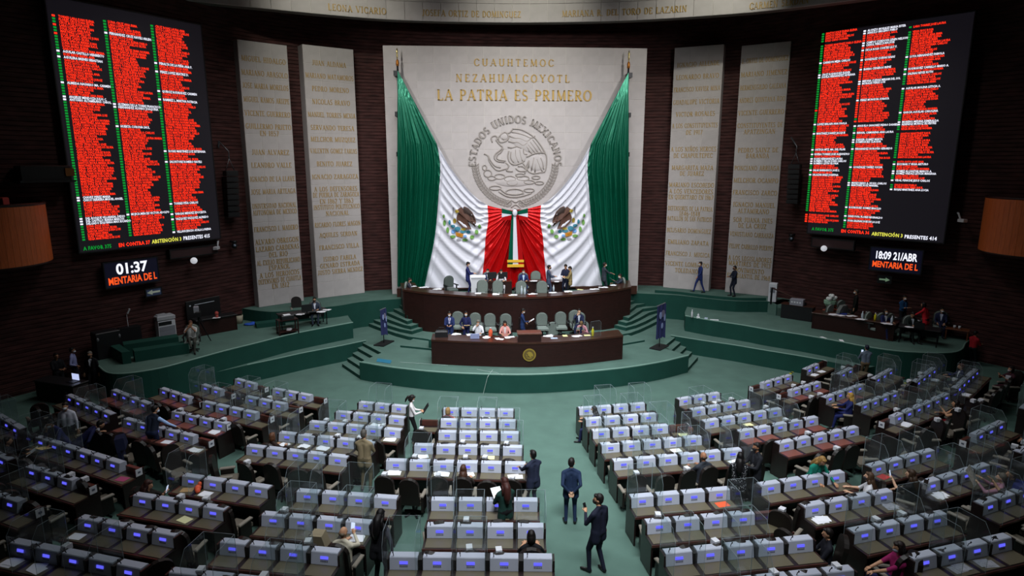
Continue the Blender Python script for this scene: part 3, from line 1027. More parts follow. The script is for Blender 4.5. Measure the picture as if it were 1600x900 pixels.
def flag(s, label):
    root = thing('draped_flag', label, 'flag', (XC + .012 * -s, FY, 0))
    band('green_band', C0, C1, TOP01, silk['green'], 70, 90, root, s)
    band('white_band', C1, C2, TOP12, silk['white'], 70, 90, root, s)
    band('red_band', C2, C3, TOP23, silk['red'], 60, 80, root, s)
    mb = MB()
    keys = list(emb)
    for n_, (k, poly) in enumerate(EMB):
        # each patch is split into a fan so that it follows the cloth
        c = (sum(p[0] for p in poly) / len(poly), sum(p[1] for p in poly) / len(poly))
        vs = []
        for f in (0, .5, 1):
            for p in poly:
                px, py = em(c[0] + (p[0] - c[0]) * f, c[1] + (p[1] - c[1]) * f)
                x, y, z = flag_point(px, py)
                vs.append((s * x, y - .06 - .004 * (n_ % 7), z))
        n = len(poly)
        fs = []
        for r in (0, n):
            for i in range(n):
                j = (i + 1) % n
                fs.append((r + i, r + j, r + n + j, r + n + i))
        mb.add(vs, fs, keys.index(k))
    mb.obj('embroidered_emblem', [emb[k] for k in keys], root, True)
    mb = MB()
    x, z = fx(621.5, 110)
    x2, z2 = fx(621.5, 447)
    mb.tube([(s * x, .05, z2), (s * x, .05, z + .25)], .05, 8)
    p = mb.obj('flag_pole', black_metal, root)
    mb = MB()
    mb.lathe([(.07, z + .22), (.085, z + .35), (.07, z + .5), (.03, z + .55)], (s * x, .05, 0), 8, 0)
    mb.lathe([(.02, z + .55), (.045, z + .75), (.03, z + .85), (.06, z + .92), (.012, z + 1.12)], (s * x, .05, 0), 8, 1)
    mb.obj('pole_finial', [mat('orange_brass', 'b8742a', .4, metal=.6), mat('bright_brass', 'e2d08a', .3, metal=.9)], root, True)
    for py in (114, 178, 241):
        zz = fx(621, py)[1]
        mb = MB()
        mb.box(s * x - .2 * (s > 0) * 1 - .0 * s - (.22 if s < 0 and False else 0), s * x + (.22 if s < 0 else .02), 0, .55, zz - .12, zz + .12) if False else mb.box(min(s * x, s * (x - .22)), max(s * x, s * (x - .22)), .0, .58, zz - .12, zz + .12)
        mb.obj('pole_bracket', black_metal, root)
    return root


flag(1, 'huge draped green, white and red flag hung beside the pillars on the tripod camera side')
flag(-1, 'huge draped green, white and red flag hung beside the pillars on the long table side')
# tricolour sash with gilt fringe where both flags meet
SY = FY - .5
sash = thing('tricolour_ribbon', 'narrow green, white and red sash with yellow fringe hanging where both flags meet', 'ribbon', (XC, SY, 0))


def sx_(px, py):
    p = at_y(px, py, SY)
    return p[0] - XC, p[2]


for nm, m, xs in (('green_strip', silk['green'], (799.5, 802.3, 793.5, 801.2)), ('white_strip', silk['white'], (802.3, 806, 801.2, 810)), ('red_strip', silk['red'], (806, 809.5, 810, 818.5))):
    mb = MB()
    P = [sx_(xs[0], 333), sx_(xs[1], 333), sx_(xs[3], 416), sx_(xs[2], 416)]
    mb.extr([P[0], P[3], P[2], P[1]], Matrix(((1, 0, 0, 0), (0, 0, -1, 0), (0, 1, 0, 0), (0, 0, 0, 1))), .03)
    mb.obj(nm, m, sash)
mb = MB()
for ya, yb in ((406, 409.5), (413, 417)):
    a, b = sx_(792.5, ya), sx_(818.5, yb)
    mb.box(a[0], b[0], -.07, -.02, b[1], a[1])
mb.obj('gilt_fringe', mat('yellow_fringe', 'd8ac28', .6), sash)
bow = thing('tricolour_bow', 'small green, white and red bow of cloth above the hanging sash', 'bow', (XC, SY, 0))
for s in (-1, 1):
    for nm, m, P in (('green_strip', silk['green'], [(784, 325.5), (803, 331), (803, 336), (784, 333)]), ('white_strip', silk['white'], [(784, 333), (803, 335), (784, 339.5)]), ('red_strip', silk['red'], [(784, 339.5), (800, 337), (800, 343), (784, 345)])):
        Q = [sx_(*p) for p in P]
        Q = [(-s * abs(q[0]) * (-1), q[1]) for q in Q]
        mb = MB()
        mb.extr(Q, Matrix(((1, 0, 0, 0), (0, 0, -1, .02), (0, 1, 0, 0), (0, 0, 0, 1))), .05)
        mb.obj(nm, m, bow)
mb = MB()
a = sx_(802, 329)
mb.ell((0, -.06, a[1] - .12), (.14, .08, .2), 10, 6)
mb.obj('knot', silk['white'], bow, True)

# ------------------------------------------------------------------ vote boards
red_g = glow('screen_red', 'ff3018', 1.5)
white_g = glow('screen_white', 'eef0ff', 1.15)
green_g = glow('screen_green', '12a53a', .8)
yellow_g = glow('screen_yellow', 'f0ee5a', .95)
orange_g = glow('screen_orange', 'ff5a24', 1.0)
panel_m = mat('led_panel', '1b1920', .6, emit=('2a2630', .22))
clock_m = mat('led_panel_clock', '0a0a14', .5, emit=('10102a', .35))
SUR = 'GARCIA LOPEZ MARTINEZ RUIZ SANTOS CRUZ FLORES RIOS LUNA REYES MORA VEGA SOTO ROJAS TORRES DIAZ CANO LARA PENA SOLIS'.split()
GIV = 'ANA MARIA JOSE LUIS ROSA CARLOS LAURA JUAN ELENA PABLO SILVIA JORGE IRMA RAUL NORMA'.split()


def wall_panel(name, label, cat, p0, p1, z0, z1, m, depth=.25):
    tx, ty = p1[0] - p0[0], p1[1] - p0[1]
    W = math.hypot(tx, ty)
    tx, ty = tx / W, ty / W
    nx, ny = ty, -tx
    root = thing(name, label, cat, (p0[0], p0[1], z0))
    M = Matrix(((tx, 0, nx, p0[0]), (ty, 0, ny, p0[1]), (0, 1, 0, z0), (0, 0, 0, 1)))
    root.matrix_world = M
    mb = MB()
    mb.box(0, W, 0, z1 - z0, -depth, 0)
    mb.obj('panel', m, root)
    mb = MB()
    for b in ((-.05, 0, -.05, z1 - z0 + .05), (W, W + .05, -.05, z1 - z0 + .05), (0, W, -.05, 0), (0, W, z1 - z0, z1 - z0 + .05)):
        mb.box(b[0], b[1], b[2], b[3], -depth, .015)
    mb.obj('bezel', black, root)
    Mi = M.inverted()

    def uv(px, py):
        d = Vector(_ray(px, py))
        o = Vector(CAM)
        n = Vector((nx, ny, 0))
        t = (Vector((p0[0], p0[1], 0)) - Vector((o.x, o.y, 0))).dot(n) / d.dot(n)
        q = Mi @ (o + d * t)
        return q.x, q.y
    return root, uv, W


def board(label, p0, p1, z0, z1, cols, foot):
    root, uv, W = wall_panel('vote_board', label, 'screen', p0, p1, z0, z1, panel_m)
    for ci, (pt, pb, dot, n, whites, blanks, dots) in enumerate(cols):
        x0, y0 = uv(*pt)
        xb, yb = uv(*pb)
        xd = uv(*dot)[0]
        pitch = (y0 - yb) / n
        lr, lw = [], []
        for i in range(n):
            if i in whites:
                lw.append(whites[i])
                lr.append('')
            elif i in blanks:
                lr.append('')
                lw.append('')
            else:
                t = ' '.join([rnd.choice(SUR), rnd.choice(SUR)] + [rnd.choice(GIV) for _ in range(rnd.choice((1, 2, 2)))])[:rnd.choice((24, 27, 30))]
                lr.append(t)
                lw.append('')
        size = pitch * 1.22
        for nm, L, m, dz in (('red_names', lr, red_g, .012), ('white_names', lw, white_g, .016)):
            font(nm, '\n'.join(L), size, m, root, Matrix.Translation((x0, y0 - pitch * .88, dz)), bold=.028 * size, squeeze=.79, line=pitch / size)['kind'] = 'stuff'
        for nm, m, sel in (('green_dots', green_g, lambda i: i not in whites and i not in blanks and dots(i) == 'g'), ('red_dots', red_g, lambda i: i not in blanks and i not in whites and dots(i) == 'r'), ('white_dots', white_g, lambda i: i in whites)):
            mb = MB()
            for i in range(n):
                if sel(i):
                    yy = y0 - pitch * (i + .5)
                    mb.box(xd, xd + pitch * .95, yy - pitch * .32, yy + pitch * .32, .0, .012)
            if mb.v:
                mb.obj(nm, m, root)['kind'] = 'stuff'
    for t, px, py, h, m in foot:
        x, y = uv(px, py)
        font('tally', t, h, m, root, Matrix.Translation((x, y, .014)), bold=.03 * h, squeeze=.8, spacing=1.05)
    return root


W1 = {12: 'AGUILAR CASTILLO HERIBERTO', 14: 'AGUILERA BRENES SEBASTIAN', 23: 'ALMEIDA NAVARRO MA. CARMEN', 28: 'ANGELES MENDOZA JULIO C.', 29: 'ANTONIO ALTAMIRANO CAROL', 65: 'CHAVEZ PEREZ MARIA', 66: 'CHICO HERRERA MIGUEL ANGEL', 73: 'DEL BOSQUE VILLARREAL DIEGO', 74: 'DEL CASTILLO IBARRA MARCOS', 75: 'DELGADO ESQUERRA MAX RICARDO'}
W2 = {4: 'FERNANDEZ CRUZ NAYELI ARLEN', 29: 'GUZMAN DE LA TORRE FRANCISCO', 30: 'HERNANDEZ ALVARO JOAQUINA', 37: 'HUERTA CORONA SAUL', 70: 'MUJICA MERCES VICTOR ADOLFO'}
W3 = {13: 'PERALTA DE LA PEÑA ANA P.', 16: 'PEREZ LOPEZ BEATRIZ D.', 23: 'QUIROZ RODRIGUEZ CARMEN', 26: 'RAMIREZ L. MARTHA PATRICIA', 45: 'ROSAS MARTINEZ LUZ ESTEFANIA', 49: 'SALVATORE ROMERO NAYELI', 65: 'TORRES PIÑA CARLOS', 69: 'VARGAS MENDEZ EDUCESTA', 71: 'VAZQUEZ VAZQUEZ ALFREDO', 76: 'VILLAVICENCIO AYALA LORENA'}
board('tall vote board with three full columns of red names on the tripod camera side', (-18.12, 25.76), (-14.52, 30.62), 5.95, 15.6,
      [((90.5, 23), (128, 377), (81, 26), 82, W1, (), lambda i: 'r' if i in (0, 3, 6) else 'g'),
       ((168, 31.5), (200, 370), (161, 34), 79, W2, (), lambda i: 'g'),
       ((242, 39), (269, 365), (235, 41), 77, W3, (), lambda i: 'g')],
      [('A FAVOR 375', 130.5, 391.5, .215, green_g), ('EN CONTRA 37', 185.5, 386, .22, red_g), ('ABSTENCIÓN 3', 237.5, 380.5, .23, yellow_g), ('PRESENTES 415', 286.5, 375, .23, white_g)])
V1 = {12: 'CARREON MEJIA CARLOS', 17: 'CRUZ RODRIGUEZ ELIDER', 18: 'DAVILA FERNANDEZ ADRIANA', 38: 'LOPEZ BIRLAIN ANA PAOLA', 42: 'MARTINEZ JUAREZ JACQUE', 49: 'ORTEGA MTZ. MA. DEL PILAR', 51: 'RIVERA TORRES JOSE ALEJANDRO', 53: 'ROJAS HERNANDEZ LAURA', 54: 'ROMERO VILLAS JUAN CARLOS', 55: 'ROMERO LEON GLORIA', 58: 'SALAS BARRANCO JOSE S.', 60: 'SALAZAR BAEZ JOSEFINA'}
V2 = {0: 'ALONZO MORALES MARIA ESTER', 1: 'ANGULO BRICEÑO PABLO', 5: 'CAMPOS CORDOVA LENIN NELSON', 6: 'CANUL PEREZ JUAN JOSE', 8: 'DE LA ROSA CORTES LILY F.', 12: 'GONZALEZ CUEVAS ISAIAS', 16: 'IBARRA CISNEROS IRENE', 21: 'MEDINA CUEVAS MIRIAM DEL SOL', 22: 'MORALES PEREZ LUIS', 29: 'PEREZ MUNGUIA SORAYA', 40: 'ANGUILO SANCHEZ PEDRO DANIEL', 43: 'BERNAL CAMARENA ANA LAURA', 46: 'DEKKER GOMEZ MARTA', 47: 'DOMINGUEZ CLAUDIA', 50: 'FERNANDEZ NOROÑA GERARDO', 58: 'GONZALEZ YAÑEZ OSCAR', 65: 'MANDUJANO A. HUGO CARLOS', 66: 'MARTINEZ RUIZ MARIBEL', 76: 'RODRIGUEZ GOMEZ ERACLIO', 80: 'SANDOVAL FLORES REGINALDO', 82: 'SOSA SALINAS JOSE DE LA LUZ'}
V3 = {12: 'LUYA HERNANDEZ FABIOLA', 17: 'RODRIGUEZ CARRILLO MARIO A.', 19: 'SALINAS REYES RUTH', 25: 'AGUILAR MOLINA LETICIA A.', 35: 'GARCIA AGUILAR CAROLINA', 39: 'MORENO MEDINA ESMERALDA', 40: 'RESENDIZ MUÑOZ SILVESTRE', 57: 'ESCOBAR Y VEGA ARTURO', 60: 'GOMEZ ALCANTAR MARCO A.', 61: 'GOMEZ ORDAZ LETICIA MARIANA', 64: 'VIDAL PENICHE JESUS CARLOS', 68: 'RIOJAS MARTINEZ ANA LUCIA'}
board('tall vote board with a short third column of red names on the long table side', (15.0, 31.18), (18.88, 26.66), 5.95, 15.75,
      [((1290.5, 51), (1271, 348), (1284.5, 54), 82, V1, (4, 77), lambda i: 'r' if i > 77 or i == 32 else 'g'),
       ((1356, 46), (1332, 357), (1349.5, 48), 86, V2, (39,), lambda i: 'r' if i < 39 and i != 37 else 'g'),
       ((1427.5, 40), (1404, 298), (1420.5, 42), 69, V3, (1, 24, 43, 55, 65), lambda i: 'g')],
      [('A FAVOR 375', 1268.5, 359.5, .215, green_g), ('EN CONTRA 36', 1314, 363, .22, red_g), ('ABSTENCIÓN 3', 1362, 367.5, .23, yellow_g), ('PRESENTES 414', 1413, 372, .23, white_g)])
for lab, p0, p1, z0, z1, a, b in (('small wall clock reading 01:37 over red running text', (-17.60, 26.34), (-16.32, 28.06), 4.38, 5.40, ('01:37', 207, 425.5, .62), ('MENTARIA DE L', 207, 440.5, .42)),
                                  ('small wall clock reading 18:09 21/ABR over red running text', (16.92, 28.74), (18.40, 27.22), 4.42, 5.5, ('18:09 21/ABR', 1400, 406, .50), ('MENTARIA DE L', 1399, 419.5, .40))):
    root, uv, W = wall_panel('wall_clock', lab, 'clock', p0, p1, z0, z1, clock_m, .12)
    for (t, px, py, h), m in ((a, white_g), (b, orange_g)):
        x, y = uv(px, py)
        x = min(max(x, .2), W - .2)
        font('clock_digits' if ':' in t else 'running_text', t, h, m, root, Matrix.Translation((W / 2, y, .012)), align='CENTER', bold=.03 * h, res=4, squeeze=.92 if ':' in t and len(t) < 7 else .62 if ':' in t else .66)

# ------------------------------------------------------------------ fittings on the dark wall
bluesign = mat('blue_sign', '4a5a80', .6)
arrow_w = mat('arrow_white', 'b9c4b4', .6, emit=('b9c4b4', .12))
arrow_g = mat('arrow_pale_green', '9fc6a0', .6, emit=('9fc6a0', .15))
for lab, p0, p1, z0, z1, m, am, sgn in (('small blue wall sign with a white arrow on the tripod camera side', (-16.68, 27.58), (-16.30, 28.10), 3.74, 4.04, bluesign, arrow_w, -1), ('small dark wall sign with a pale green arrow on the long table side', (17.24, 28.42), (17.60, 28.06), 3.85, 4.13, black, arrow_g, 1)):
    root, uv, W = wall_panel('exit_sign', lab, 'sign', p0, p1, z0, z1, m, .05)
    mb = MB()
    h = z1 - z0
    P = [(-.42, -.09), (.1, -.09), (.1, -.24), (.46, 0), (.1, .24), (.1, .09), (-.42, .09)]
    mb.extr([(W / 2 + sgn * p[0] * W, h / 2 + p[1] * h * 1.5) for p in (P if sgn > 0 else P[::-1])], Matrix.Identity(4), .012)
    mb.obj('arrow', am, root)
lampm = mat('round_lamp', 'd8dade', .4, emit=('e6e8f0', .5))
for lab, p in (('round white wall lamp on the tripod camera side', (-15.30, 29.36, 5.05)), ('round white wall lamp on the long table side', (15.46, 30.30, 5.24))):
    o = thing('round_wall_lamp', lab, 'lamp', p)
    mb = MB()
    mb.ell((0, 0, 0), (.15, .15, .15), 14, 10)
    mb.obj('globe', lampm, o, True)
    mb = MB()
    s = 1 if p[0] < 0 else -1
    mb.tube([(0, 0, 0), (-.28 * s, .22, 0)], .05, 8)
    mb.obj('wall_mount', black, o)


def line_array(label, top, bot, arm_dir):
    """hanging column of loudspeaker boxes with a steel yoke and a bracket arm to the wall"""
    o = thing('line_array', label, 'loudspeaker', (bot[0], bot[1], bot[2]))
    hgt = top[2] - bot[2]
    n = 8
    face = math.atan2(-bot[0] * .9, bot[1] - 8) if True else 0
    for i in range(n):
        mb = MB()
        tilt = Matrix.Rotation(math.atan2(0 - bot[0], 1) * 0, 4, 'Z')
        z0 = hgt * i / n
        lean = (i - n + 1) * .03
        R = Matrix.Rotation(arm_dir, 4, 'Z')
        mb.cbox(-.28, .28, -.22 + lean * -1, .22 + lean * -1, z0 + .015, z0 + hgt / n - .01, .03, 0, R)
        mb.box(-.25, .25, -.235 - lean, -.22 - lean, z0 + .05, z0 + hgt / n - .05, 0, R)
        mb.obj('speaker_box', black, o)
    mb = MB()
    R = Matrix.Rotation(arm_dir, 3, 'Z')
    mb.tube([R @ Vector((-.2, 0, hgt)), R @ Vector((0, 0, hgt + .55)), R @ Vector((.2, 0, hgt))], .025, 6)
    mb.tube([(0, 0, hgt + .55), (0, 0, hgt + .9), R @ Vector((-.35, .15, hgt + 1.35))], .03, 6)
    mb.tube([R @ Vector((-.35, .15, hgt + 1.35)), R @ Vector((-.1, 1.1, hgt + .6))], .045, 6)
    mb.obj('steel_yoke', mat('grey_steel', '6d7076', .4, metal=.8), o, True)


line_array('black hanging column loudspeaker between vote board and pillars on the tripod camera side', (-13.95, 31.1, 9.15), (-13.95, 31.1, 6.9), .75)
line_array('black hanging column loudspeaker between vote board and pillars on the long table side', (14.3, 31.7, 9.45), (14.3, 31.7, 7.4), -.75)
# recessed dark shelf and cameras under the boards
for lab, p0, p1, z0, z1 in (('dark recessed projector shelf under the vote board on the tripod camera side', (-15.95, 28.6), (-14.65, 30.4), 5.28, 5.62), ('dark recessed projector shelf under the vote board on the long table side', (15.15, 30.9), (16.35, 29.3), 5.3, 5.7)):
    root, uv, W = wall_panel('projector_shelf', lab, 'shelf', p0, p1, z0, z1, mat('dark_red_shelf', '3a2022', .7), .22)
for lab, p in (('small camera on the wall beside the pillars on the tripod camera side', (-14.1, 31.2, 5.5)), ('small camera on the wall beside the pillars on the long table side', (14.55, 31.9, 5.55))):
    o = thing('wall_camera', lab, 'camera', p)
    s = 1 if p[0] < 0 else -1
    mb = MB()
    mb.ell((0, 0, .0), (.14, .14, .16), 12, 8)
    mb.box(-.1, .1, -.1, .1, .14, .24)
    mb.obj('camera_head', black, o, True)
    mb = MB()
    mb.ell((.05 * s, -.12, .02), (.06, .04, .06), 10, 6)
    mb.obj('lens', mat('grey_blue_lens', '8fa0b8', .2), o, True)
    mb = MB()
    mb.tube([(0, 0, .2), (-.35 * s, .3, .2)], .04, 6)
    mb.obj('bracket', black_metal, o)
for lab, p in (('white surveillance camera beside the balcony on the long table side', (19.2, 26.2, 7.0)), ('white surveillance camera above the round lamp on the tripod camera side', (-14.62, 30.4, 5.5))):
    o = thing('surveillance_camera', lab, 'camera', p)
    mb = MB()
    mb.cbox(-.09, .09, -.25, .1, -.06, .08, .02)
    mb.obj('housing', white_pl, o)
    mb = MB()
    mb.tube([(0, .05, .05), (0, .2, .3), ((-.3 if p[0] < 0 else .2), .5, .3)], .04, 6)
    mb.obj('arm', white_pl, o)

# ------------------------------------------------------------------ two wooden balconies
for lab, c, R, z0, z1, dirx in (('curved wooden balcony box beside the vote board on the tripod camera side', (-20.15, 23.5), 2.05, 5.9, 8.0, 1), ('curved wooden balcony box beside the vote board on the long table side', (21.6, 24.5), 2.2, 5.8, 8.05, -1)):
    o = thing('balcony', lab, 'balcony', (c[0], c[1], z0))
    a0, a1 = (math.radians(-75), math.radians(75)) if dirx > 0 else (math.radians(105), math.radians(255))
    N = 26
    for i in range(N):
        t0, t1 = a0 + (a1 - a0) * i / N, a0 + (a1 - a0) * (i + .97) / N
        mb = MB()
        mb.prism([(R * math.cos(t0), R * math.sin(t0)), (R * math.cos(t1), R * math.sin(t1)), ((R - .06) * math.cos(t1), (R - .06) * math.sin(t1)), ((R - .06) * math.cos(t0), (R - .06) * math.sin(t0))], 0, z1 - z0)
        mb.obj('board', wood_red, o)
    mb = MB()
    mb.prism([(R * .99 * math.cos(a0 + (a1 - a0) * i / 30), R * .99 * math.sin(a0 + (a1 - a0) * i / 30)) for i in range(31)], -.06, .02)
    mb.obj('underside', wood_dark, o)
    mb = MB()
    mb.tube([((R - .03) * math.cos(a0 + (a1 - a0) * i / 30), (R - .03) * math.sin(a0 + (a1 - a0) * i / 30), z1 - z0 + .03) for i in range(31)], .06, 6)
    mb.obj('rail', wood_dark, o)
    mb = MB()
    mb.prism([(.9 * R * math.cos(a0 + (a1 - a0) * i / 30), .9 * R * math.sin(a0 + (a1 - a0) * i / 30)) for i in range(31)], z1 - z0 - .27, z1 - z0 - .24)
    mb.obj('console_desk', black, o)
redb = mat('red_plastic', 'b03a34', .5)
for lab, m, p in (('red box standing on the balcony on the tripod camera side', redb, (-19.0, 23.2)), ('blue box standing on the balcony on the tripod camera side', bluesign, (-19.6, 22.3)), ('red box standing on the balcony on the long table side', redb, (20.6, 24.0)), ('grey box standing on the balcony on the long table side', mat('grey_box', '7a7d80', .6), (21.1, 23.3))):
    mb = MB()
    mb.cbox(-.18, .18, -.15, .15, 0, .5, .03)
    o = tag(mb.obj('equipment_box', m, None, False, (p[0], p[1], 7.80)), lab, 'box')
mb = MB()
mb.cbox(-.8, .8, -.35, .35, 0, .55, .04)
mb.box(-.9, .9, -.45, .45, -.08, 0)
o = tag(mb.obj('projector', black, None, False, (-18.6, 25.0, 8.85), .9), 'black projector on a bracket above the balcony on the tripod camera side', 'projector')
mb = MB()
mb.box(-.15, .15, -.1, .1, .15, .45)
mb.obj('amber_lens', mat('amber_lens', '7a4a1e', .4), o, loc=(.75, -.3, 0))

# ------------------------------------------------------------------ rostrum furniture
grey_up = mat('grey_green_upholstery', '75807a', .85, noise=(14, .06))
grey_dk = mat('dark_grey_upholstery', '3f4743', .85)
arm_m = mat('black_armrest', '1c1d1e', .5)


def curve_wall(mb, front, th, z0, z1, mi=0):
    back = [(p[0], p[1] + th) for p in front]
    n = len(front)
    for z in (z0, z1):
        mb.v += [(p[0], p[1], z) for p in front] + [(p[0], p[1], z) for p in back]
    k = len(mb.v) - 4 * n
    for i in range(n - 1):
        mb.f += [(k + i, k + i + 1, k + 2 * n + i + 1, k + 2 * n + i), (k + n + i + 1, k + n + i, k + 3 * n + i, k + 3 * n + i + 1),
                 (k + 2 * n + i, k + 2 * n + i + 1, k + 3 * n + i + 1, k + 3 * n + i)]
        mb.m += [mi] * 3
    for i in (0, n - 1):
        q = (k + i, k + 2 * n + i, k + 3 * n + i, k + n + i)
        mb.f.append(q if i == 0 else q[::-1])
        mb.m.append(mi)


UP = bez([(-5.97, 31.95), (-4.9, 31.2), (-3.64, 30.65), (-1.9, 29.98), (-.05, 29.7), (1.9, 29.95), (3.64, 30.58), (4.95, 31.2), (6.02, 31.95)], 5)
ut = thing('presidium_table', 'long curved dark wooden presidium table on the upper stage under the flags', 'table')
for i in range(8):
    mb = MB()
    curve_wall(mb, UP[i * 5:i * 5 + 6], .06, .96, 2.94)
    mb.obj('front_panel', wood_dark, ut)
mb = MB()
curve_wall(mb, [(p[0], p[1] - .05) for p in UP], .82, 2.95, 3.05)
mb.obj('table_top', wood_top, ut)
for s in (-1, 1):
    mb = MB()
    mb.prism([(s * 5.97, 32.0), (s * 6.05, 32.0), (s * 6.35, 33.7), (s * 6.27, 33.7)], 1.9, 2.94)
    mb.obj('end_panel', wood_dark, ut)
    mb = MB()
    mb.prism([(s * 5.2, 32.1), (s * 6.05, 32.0), (s * 6.38, 33.75), (s * 5.6, 33.85)], 2.955, 3.045)
    mb.obj('table_top', wood_top, ut)
mb = MB()
for a, b in ((-6.6, -5.0), (-4.95, -3.3), (3.4, 5.0), (5.05, 6.9)):
    mb.box(a, b, 34.0, 34.06, 2.2, 2.62)
mb.box(-6.6, 6.9, 34.0, 34.07, 2.62, 2.68)
tag(mb.obj('wooden_rail', wood_top), 'low brown wooden rail along the foot of the flags', 'rail')

LOW = bez([(-4.22, 26.36), (-2.37, 25.95), (0, 25.63), (2.1, 25.85), (4.33, 26.5)], 6)
lt = thing('secretaries_table', 'curved dark wooden lower table with a round gilt seal in front', 'table')
for i in range(4):
    mb = MB()
    curve_wall(mb, LOW[i * 6:i * 6 + 7], .06, .803, 1.83)
    mb.obj('front_panel', wood_dark, lt)
mb = MB()
curve_wall(mb, [(p[0], p[1] - .03) for p in LOW], 1.0, 1.84, 1.92)
mb.obj('table_top', wood_top, lt)
for p, q in ((LOW[0], (-3.95, 27.3)), (LOW[-1], (3.95, 27.4))):
    mb = MB()
    s = 1 if p[0] < 0 else -1
    mb.prism([(p[0], p[1] + .07), (p[0] + s * .05, p[1] + .07), (q[0] + s * .05, q[1]), q], .803, 1.83)
    mb.obj('end_panel', wood_dark, lt)
# gilt seal
se = MB()
Ms = Matrix(((1, 0, 0, .03), (0, 0, -1, 25.60), (0, 1, 0, 1.37), (0, 0, 0, 1)))
circ = lambda r, n=28: [(r * math.cos(2 * PI * i / n), r * math.sin(2 * PI * i / n)) for i in range(n)]
goldseal = mat('gilt_seal', 'b39a45', .4, metal=.5)
se.extr(circ(.285), Ms, .02, 0)
se.extr(circ(.235), Ms @ Matrix.Translation((0, 0, .02)), .004, 1)
seal = se.obj('seal', [goldseal, mat('seal_dark', '5f4f22', .6)], lt)
mb = MB()
for k in range(40):
    a = 2 * PI * k / 40
    mb.box(-.008, .008, -.02, .02, 0, .012, 0, Ms @ Matrix.Translation((.26 * math.cos(a), .26 * math.sin(a), .02)) @ Matrix.Rotation(a + PI / 2, 4, 'Z'))
P = lambda pts: [(x * .19, y * .19) for x, y in pts]
for pts in ([(-.5, .55), (-.1, .8), (.45, .65), (.8, .2), (.9, -.35), (.5, -.25), (.35, -.6), (-.05, -.3), (-.3, .0), (-.35, .35), (-.65, .4)], [(-.7, -.55), (-.3, -.75), (.3, -.8), (.7, -.55), (.3, -.65), (-.3, -.6)], [(-.75, .1), (-.6, -.35), (-.45, -.4), (-.62, .12)]):
    mb.extr(P(pts)[::-1], Ms @ Matrix.Translation((0, 0, .024)), .014)
mb.obj('seal_relief', goldseal, seal)
# speaker's podium set into the middle of the lower table
pod = thing('podium', 'dark wooden speaker podium rising from the middle of the lower table', 'podium', (.05, 26.05, 1.92))
mb = MB()
mb.box(-.5, .5, -.36, .12, 0.003, .33)
mb.obj('cabinet', wood_dark, pod)
mb = MB()
mb.cbox(-.53, .53, -.4, .16, .335, .40, .01)
mb.obj('podium_top', mat('reddish_wood_top', '5f3a2e', .35, noise=(5, .15)), pod)
mb = MB()
mb.tube([(-.42, .1, .4), (-.42, .1, .95), (-.42, -.05, 1.02)], .012, 6)
mb.obj('microphone', black_metal, pod)


# chairs of the rostrum: grey, round-arched backs
def arch(w, h, n=10):
    r = w / 2
    return [(-r, 0), (r, 0)] + [(r * math.cos(PI * i / n), h - r * .85 + r * .85 * math.sin(PI * i / n)) for i in range(n + 1)]


MXZ = Matrix(((1, 0, 0, 0), (0, 0, -1, 0), (0, 1, 0, 0), (0, 0, 0, 1)))     # local xy -> world xz, extrude towards -y


def make_rostrum_chair(label, um, loc, rotz, group):
    t = thing('rostrum_chair', label, 'chair', loc, rotz, group)
    mb = MB()
    mb.cbox(-.27, .27, -.25, .27, .38, .5, .03)
    mb.obj('seat', um, t)
    mb = MB()
    mb.extr(arch(.52, .62), Matrix.Translation((0, -.24, .52)) @ Matrix.Rotation(-.12, 4, 'X') @ MXZ, .07)
    b = mb.obj('backrest', um, t)
    mb = MB()
    mb.extr(arch(.58, .66), Matrix.Translation((0, -.315, .50)) @ Matrix.Rotation(-.12, 4, 'X') @ MXZ, .03)
    mb.obj('back_shell', grey_dk, t)
    for s in (-1, 1):
        mb = MB()
        mb.cbox(s * .31 - .035, s * .31 + .035, -.25, .2, .66, .71, .015)
        mb.box(s * .31 - .02, s * .31 + .02, -.03, .05, .42, .66)
        mb.obj('armrest', arm_m, t)
    mb = MB()
    mb.tube([(0, 0, .38), (0, 0, .1)], .035, 8)
    for k in range(5):
        a = 2 * PI * k / 5
        mb.tube([(0, 0, .12), (.28 * math.cos(a), .28 * math.sin(a), .04)], .025, 6)
    mb.obj('base', black_metal, t)
    return t


RC = None


def rostrum_chair(px, py, ztop, zf, head, label, group, um=None):
    global RC
    p = at(px, py, ztop)
    loc = (p[0], p[1] + .25 * math.cos(math.radians(head)) * -1 * -1, zf)
    r = -math.radians(head)
    if um:
        return make_rostrum_chair(label, um, loc, r, group)
    if RC is None:
        RC = make_rostrum_chair(label, grey_up, loc, r, group)
        return RC
    return dup(RC, loc, r, label, group)


ORD = ['first', 'second', 'third', 'fourth', 'fifth', 'sixth', 'seventh', 'eighth', 'ninth']
up_ch = [(754, 438), (777, 438.5), (814, 439.5), (846, 439.5)]
for i, (x, y) in enumerate(up_ch):
    rostrum_chair(x, y, 3.62, 2.5, 180 + rnd.uniform(-8, 8), f'grey round-backed chair at the upper table, {ORD[i]} of four counted from the white lectern', 'chairs at the upper table')
rostrum_chair(837, 424, 3.62, 2.5, 180, 'empty grey chair at the back desk under the flags beside the navy suited official', 'chairs under the flags')
rostrum_chair(705, 431.5, 3.62, 2.5, 150, 'dark grey swivel chair alone between the white lectern and the table end', 'chairs under the flags', mat('slate_upholstery', '4d5753', .8))
for i, (x, y) in enumerate([(714.5, 486), (742.5, 488), (766, 489), (789.5, 489.5), (847, 488), (876, 486.5), (898, 484)]):
    rostrum_chair(x, y, 2.46, 1.3, 180 + rnd.uniform(-6, 6), f'grey round-backed chair, back row behind lower table, {ORD[i]} from the black bag end', 'back row chairs behind the lower table')
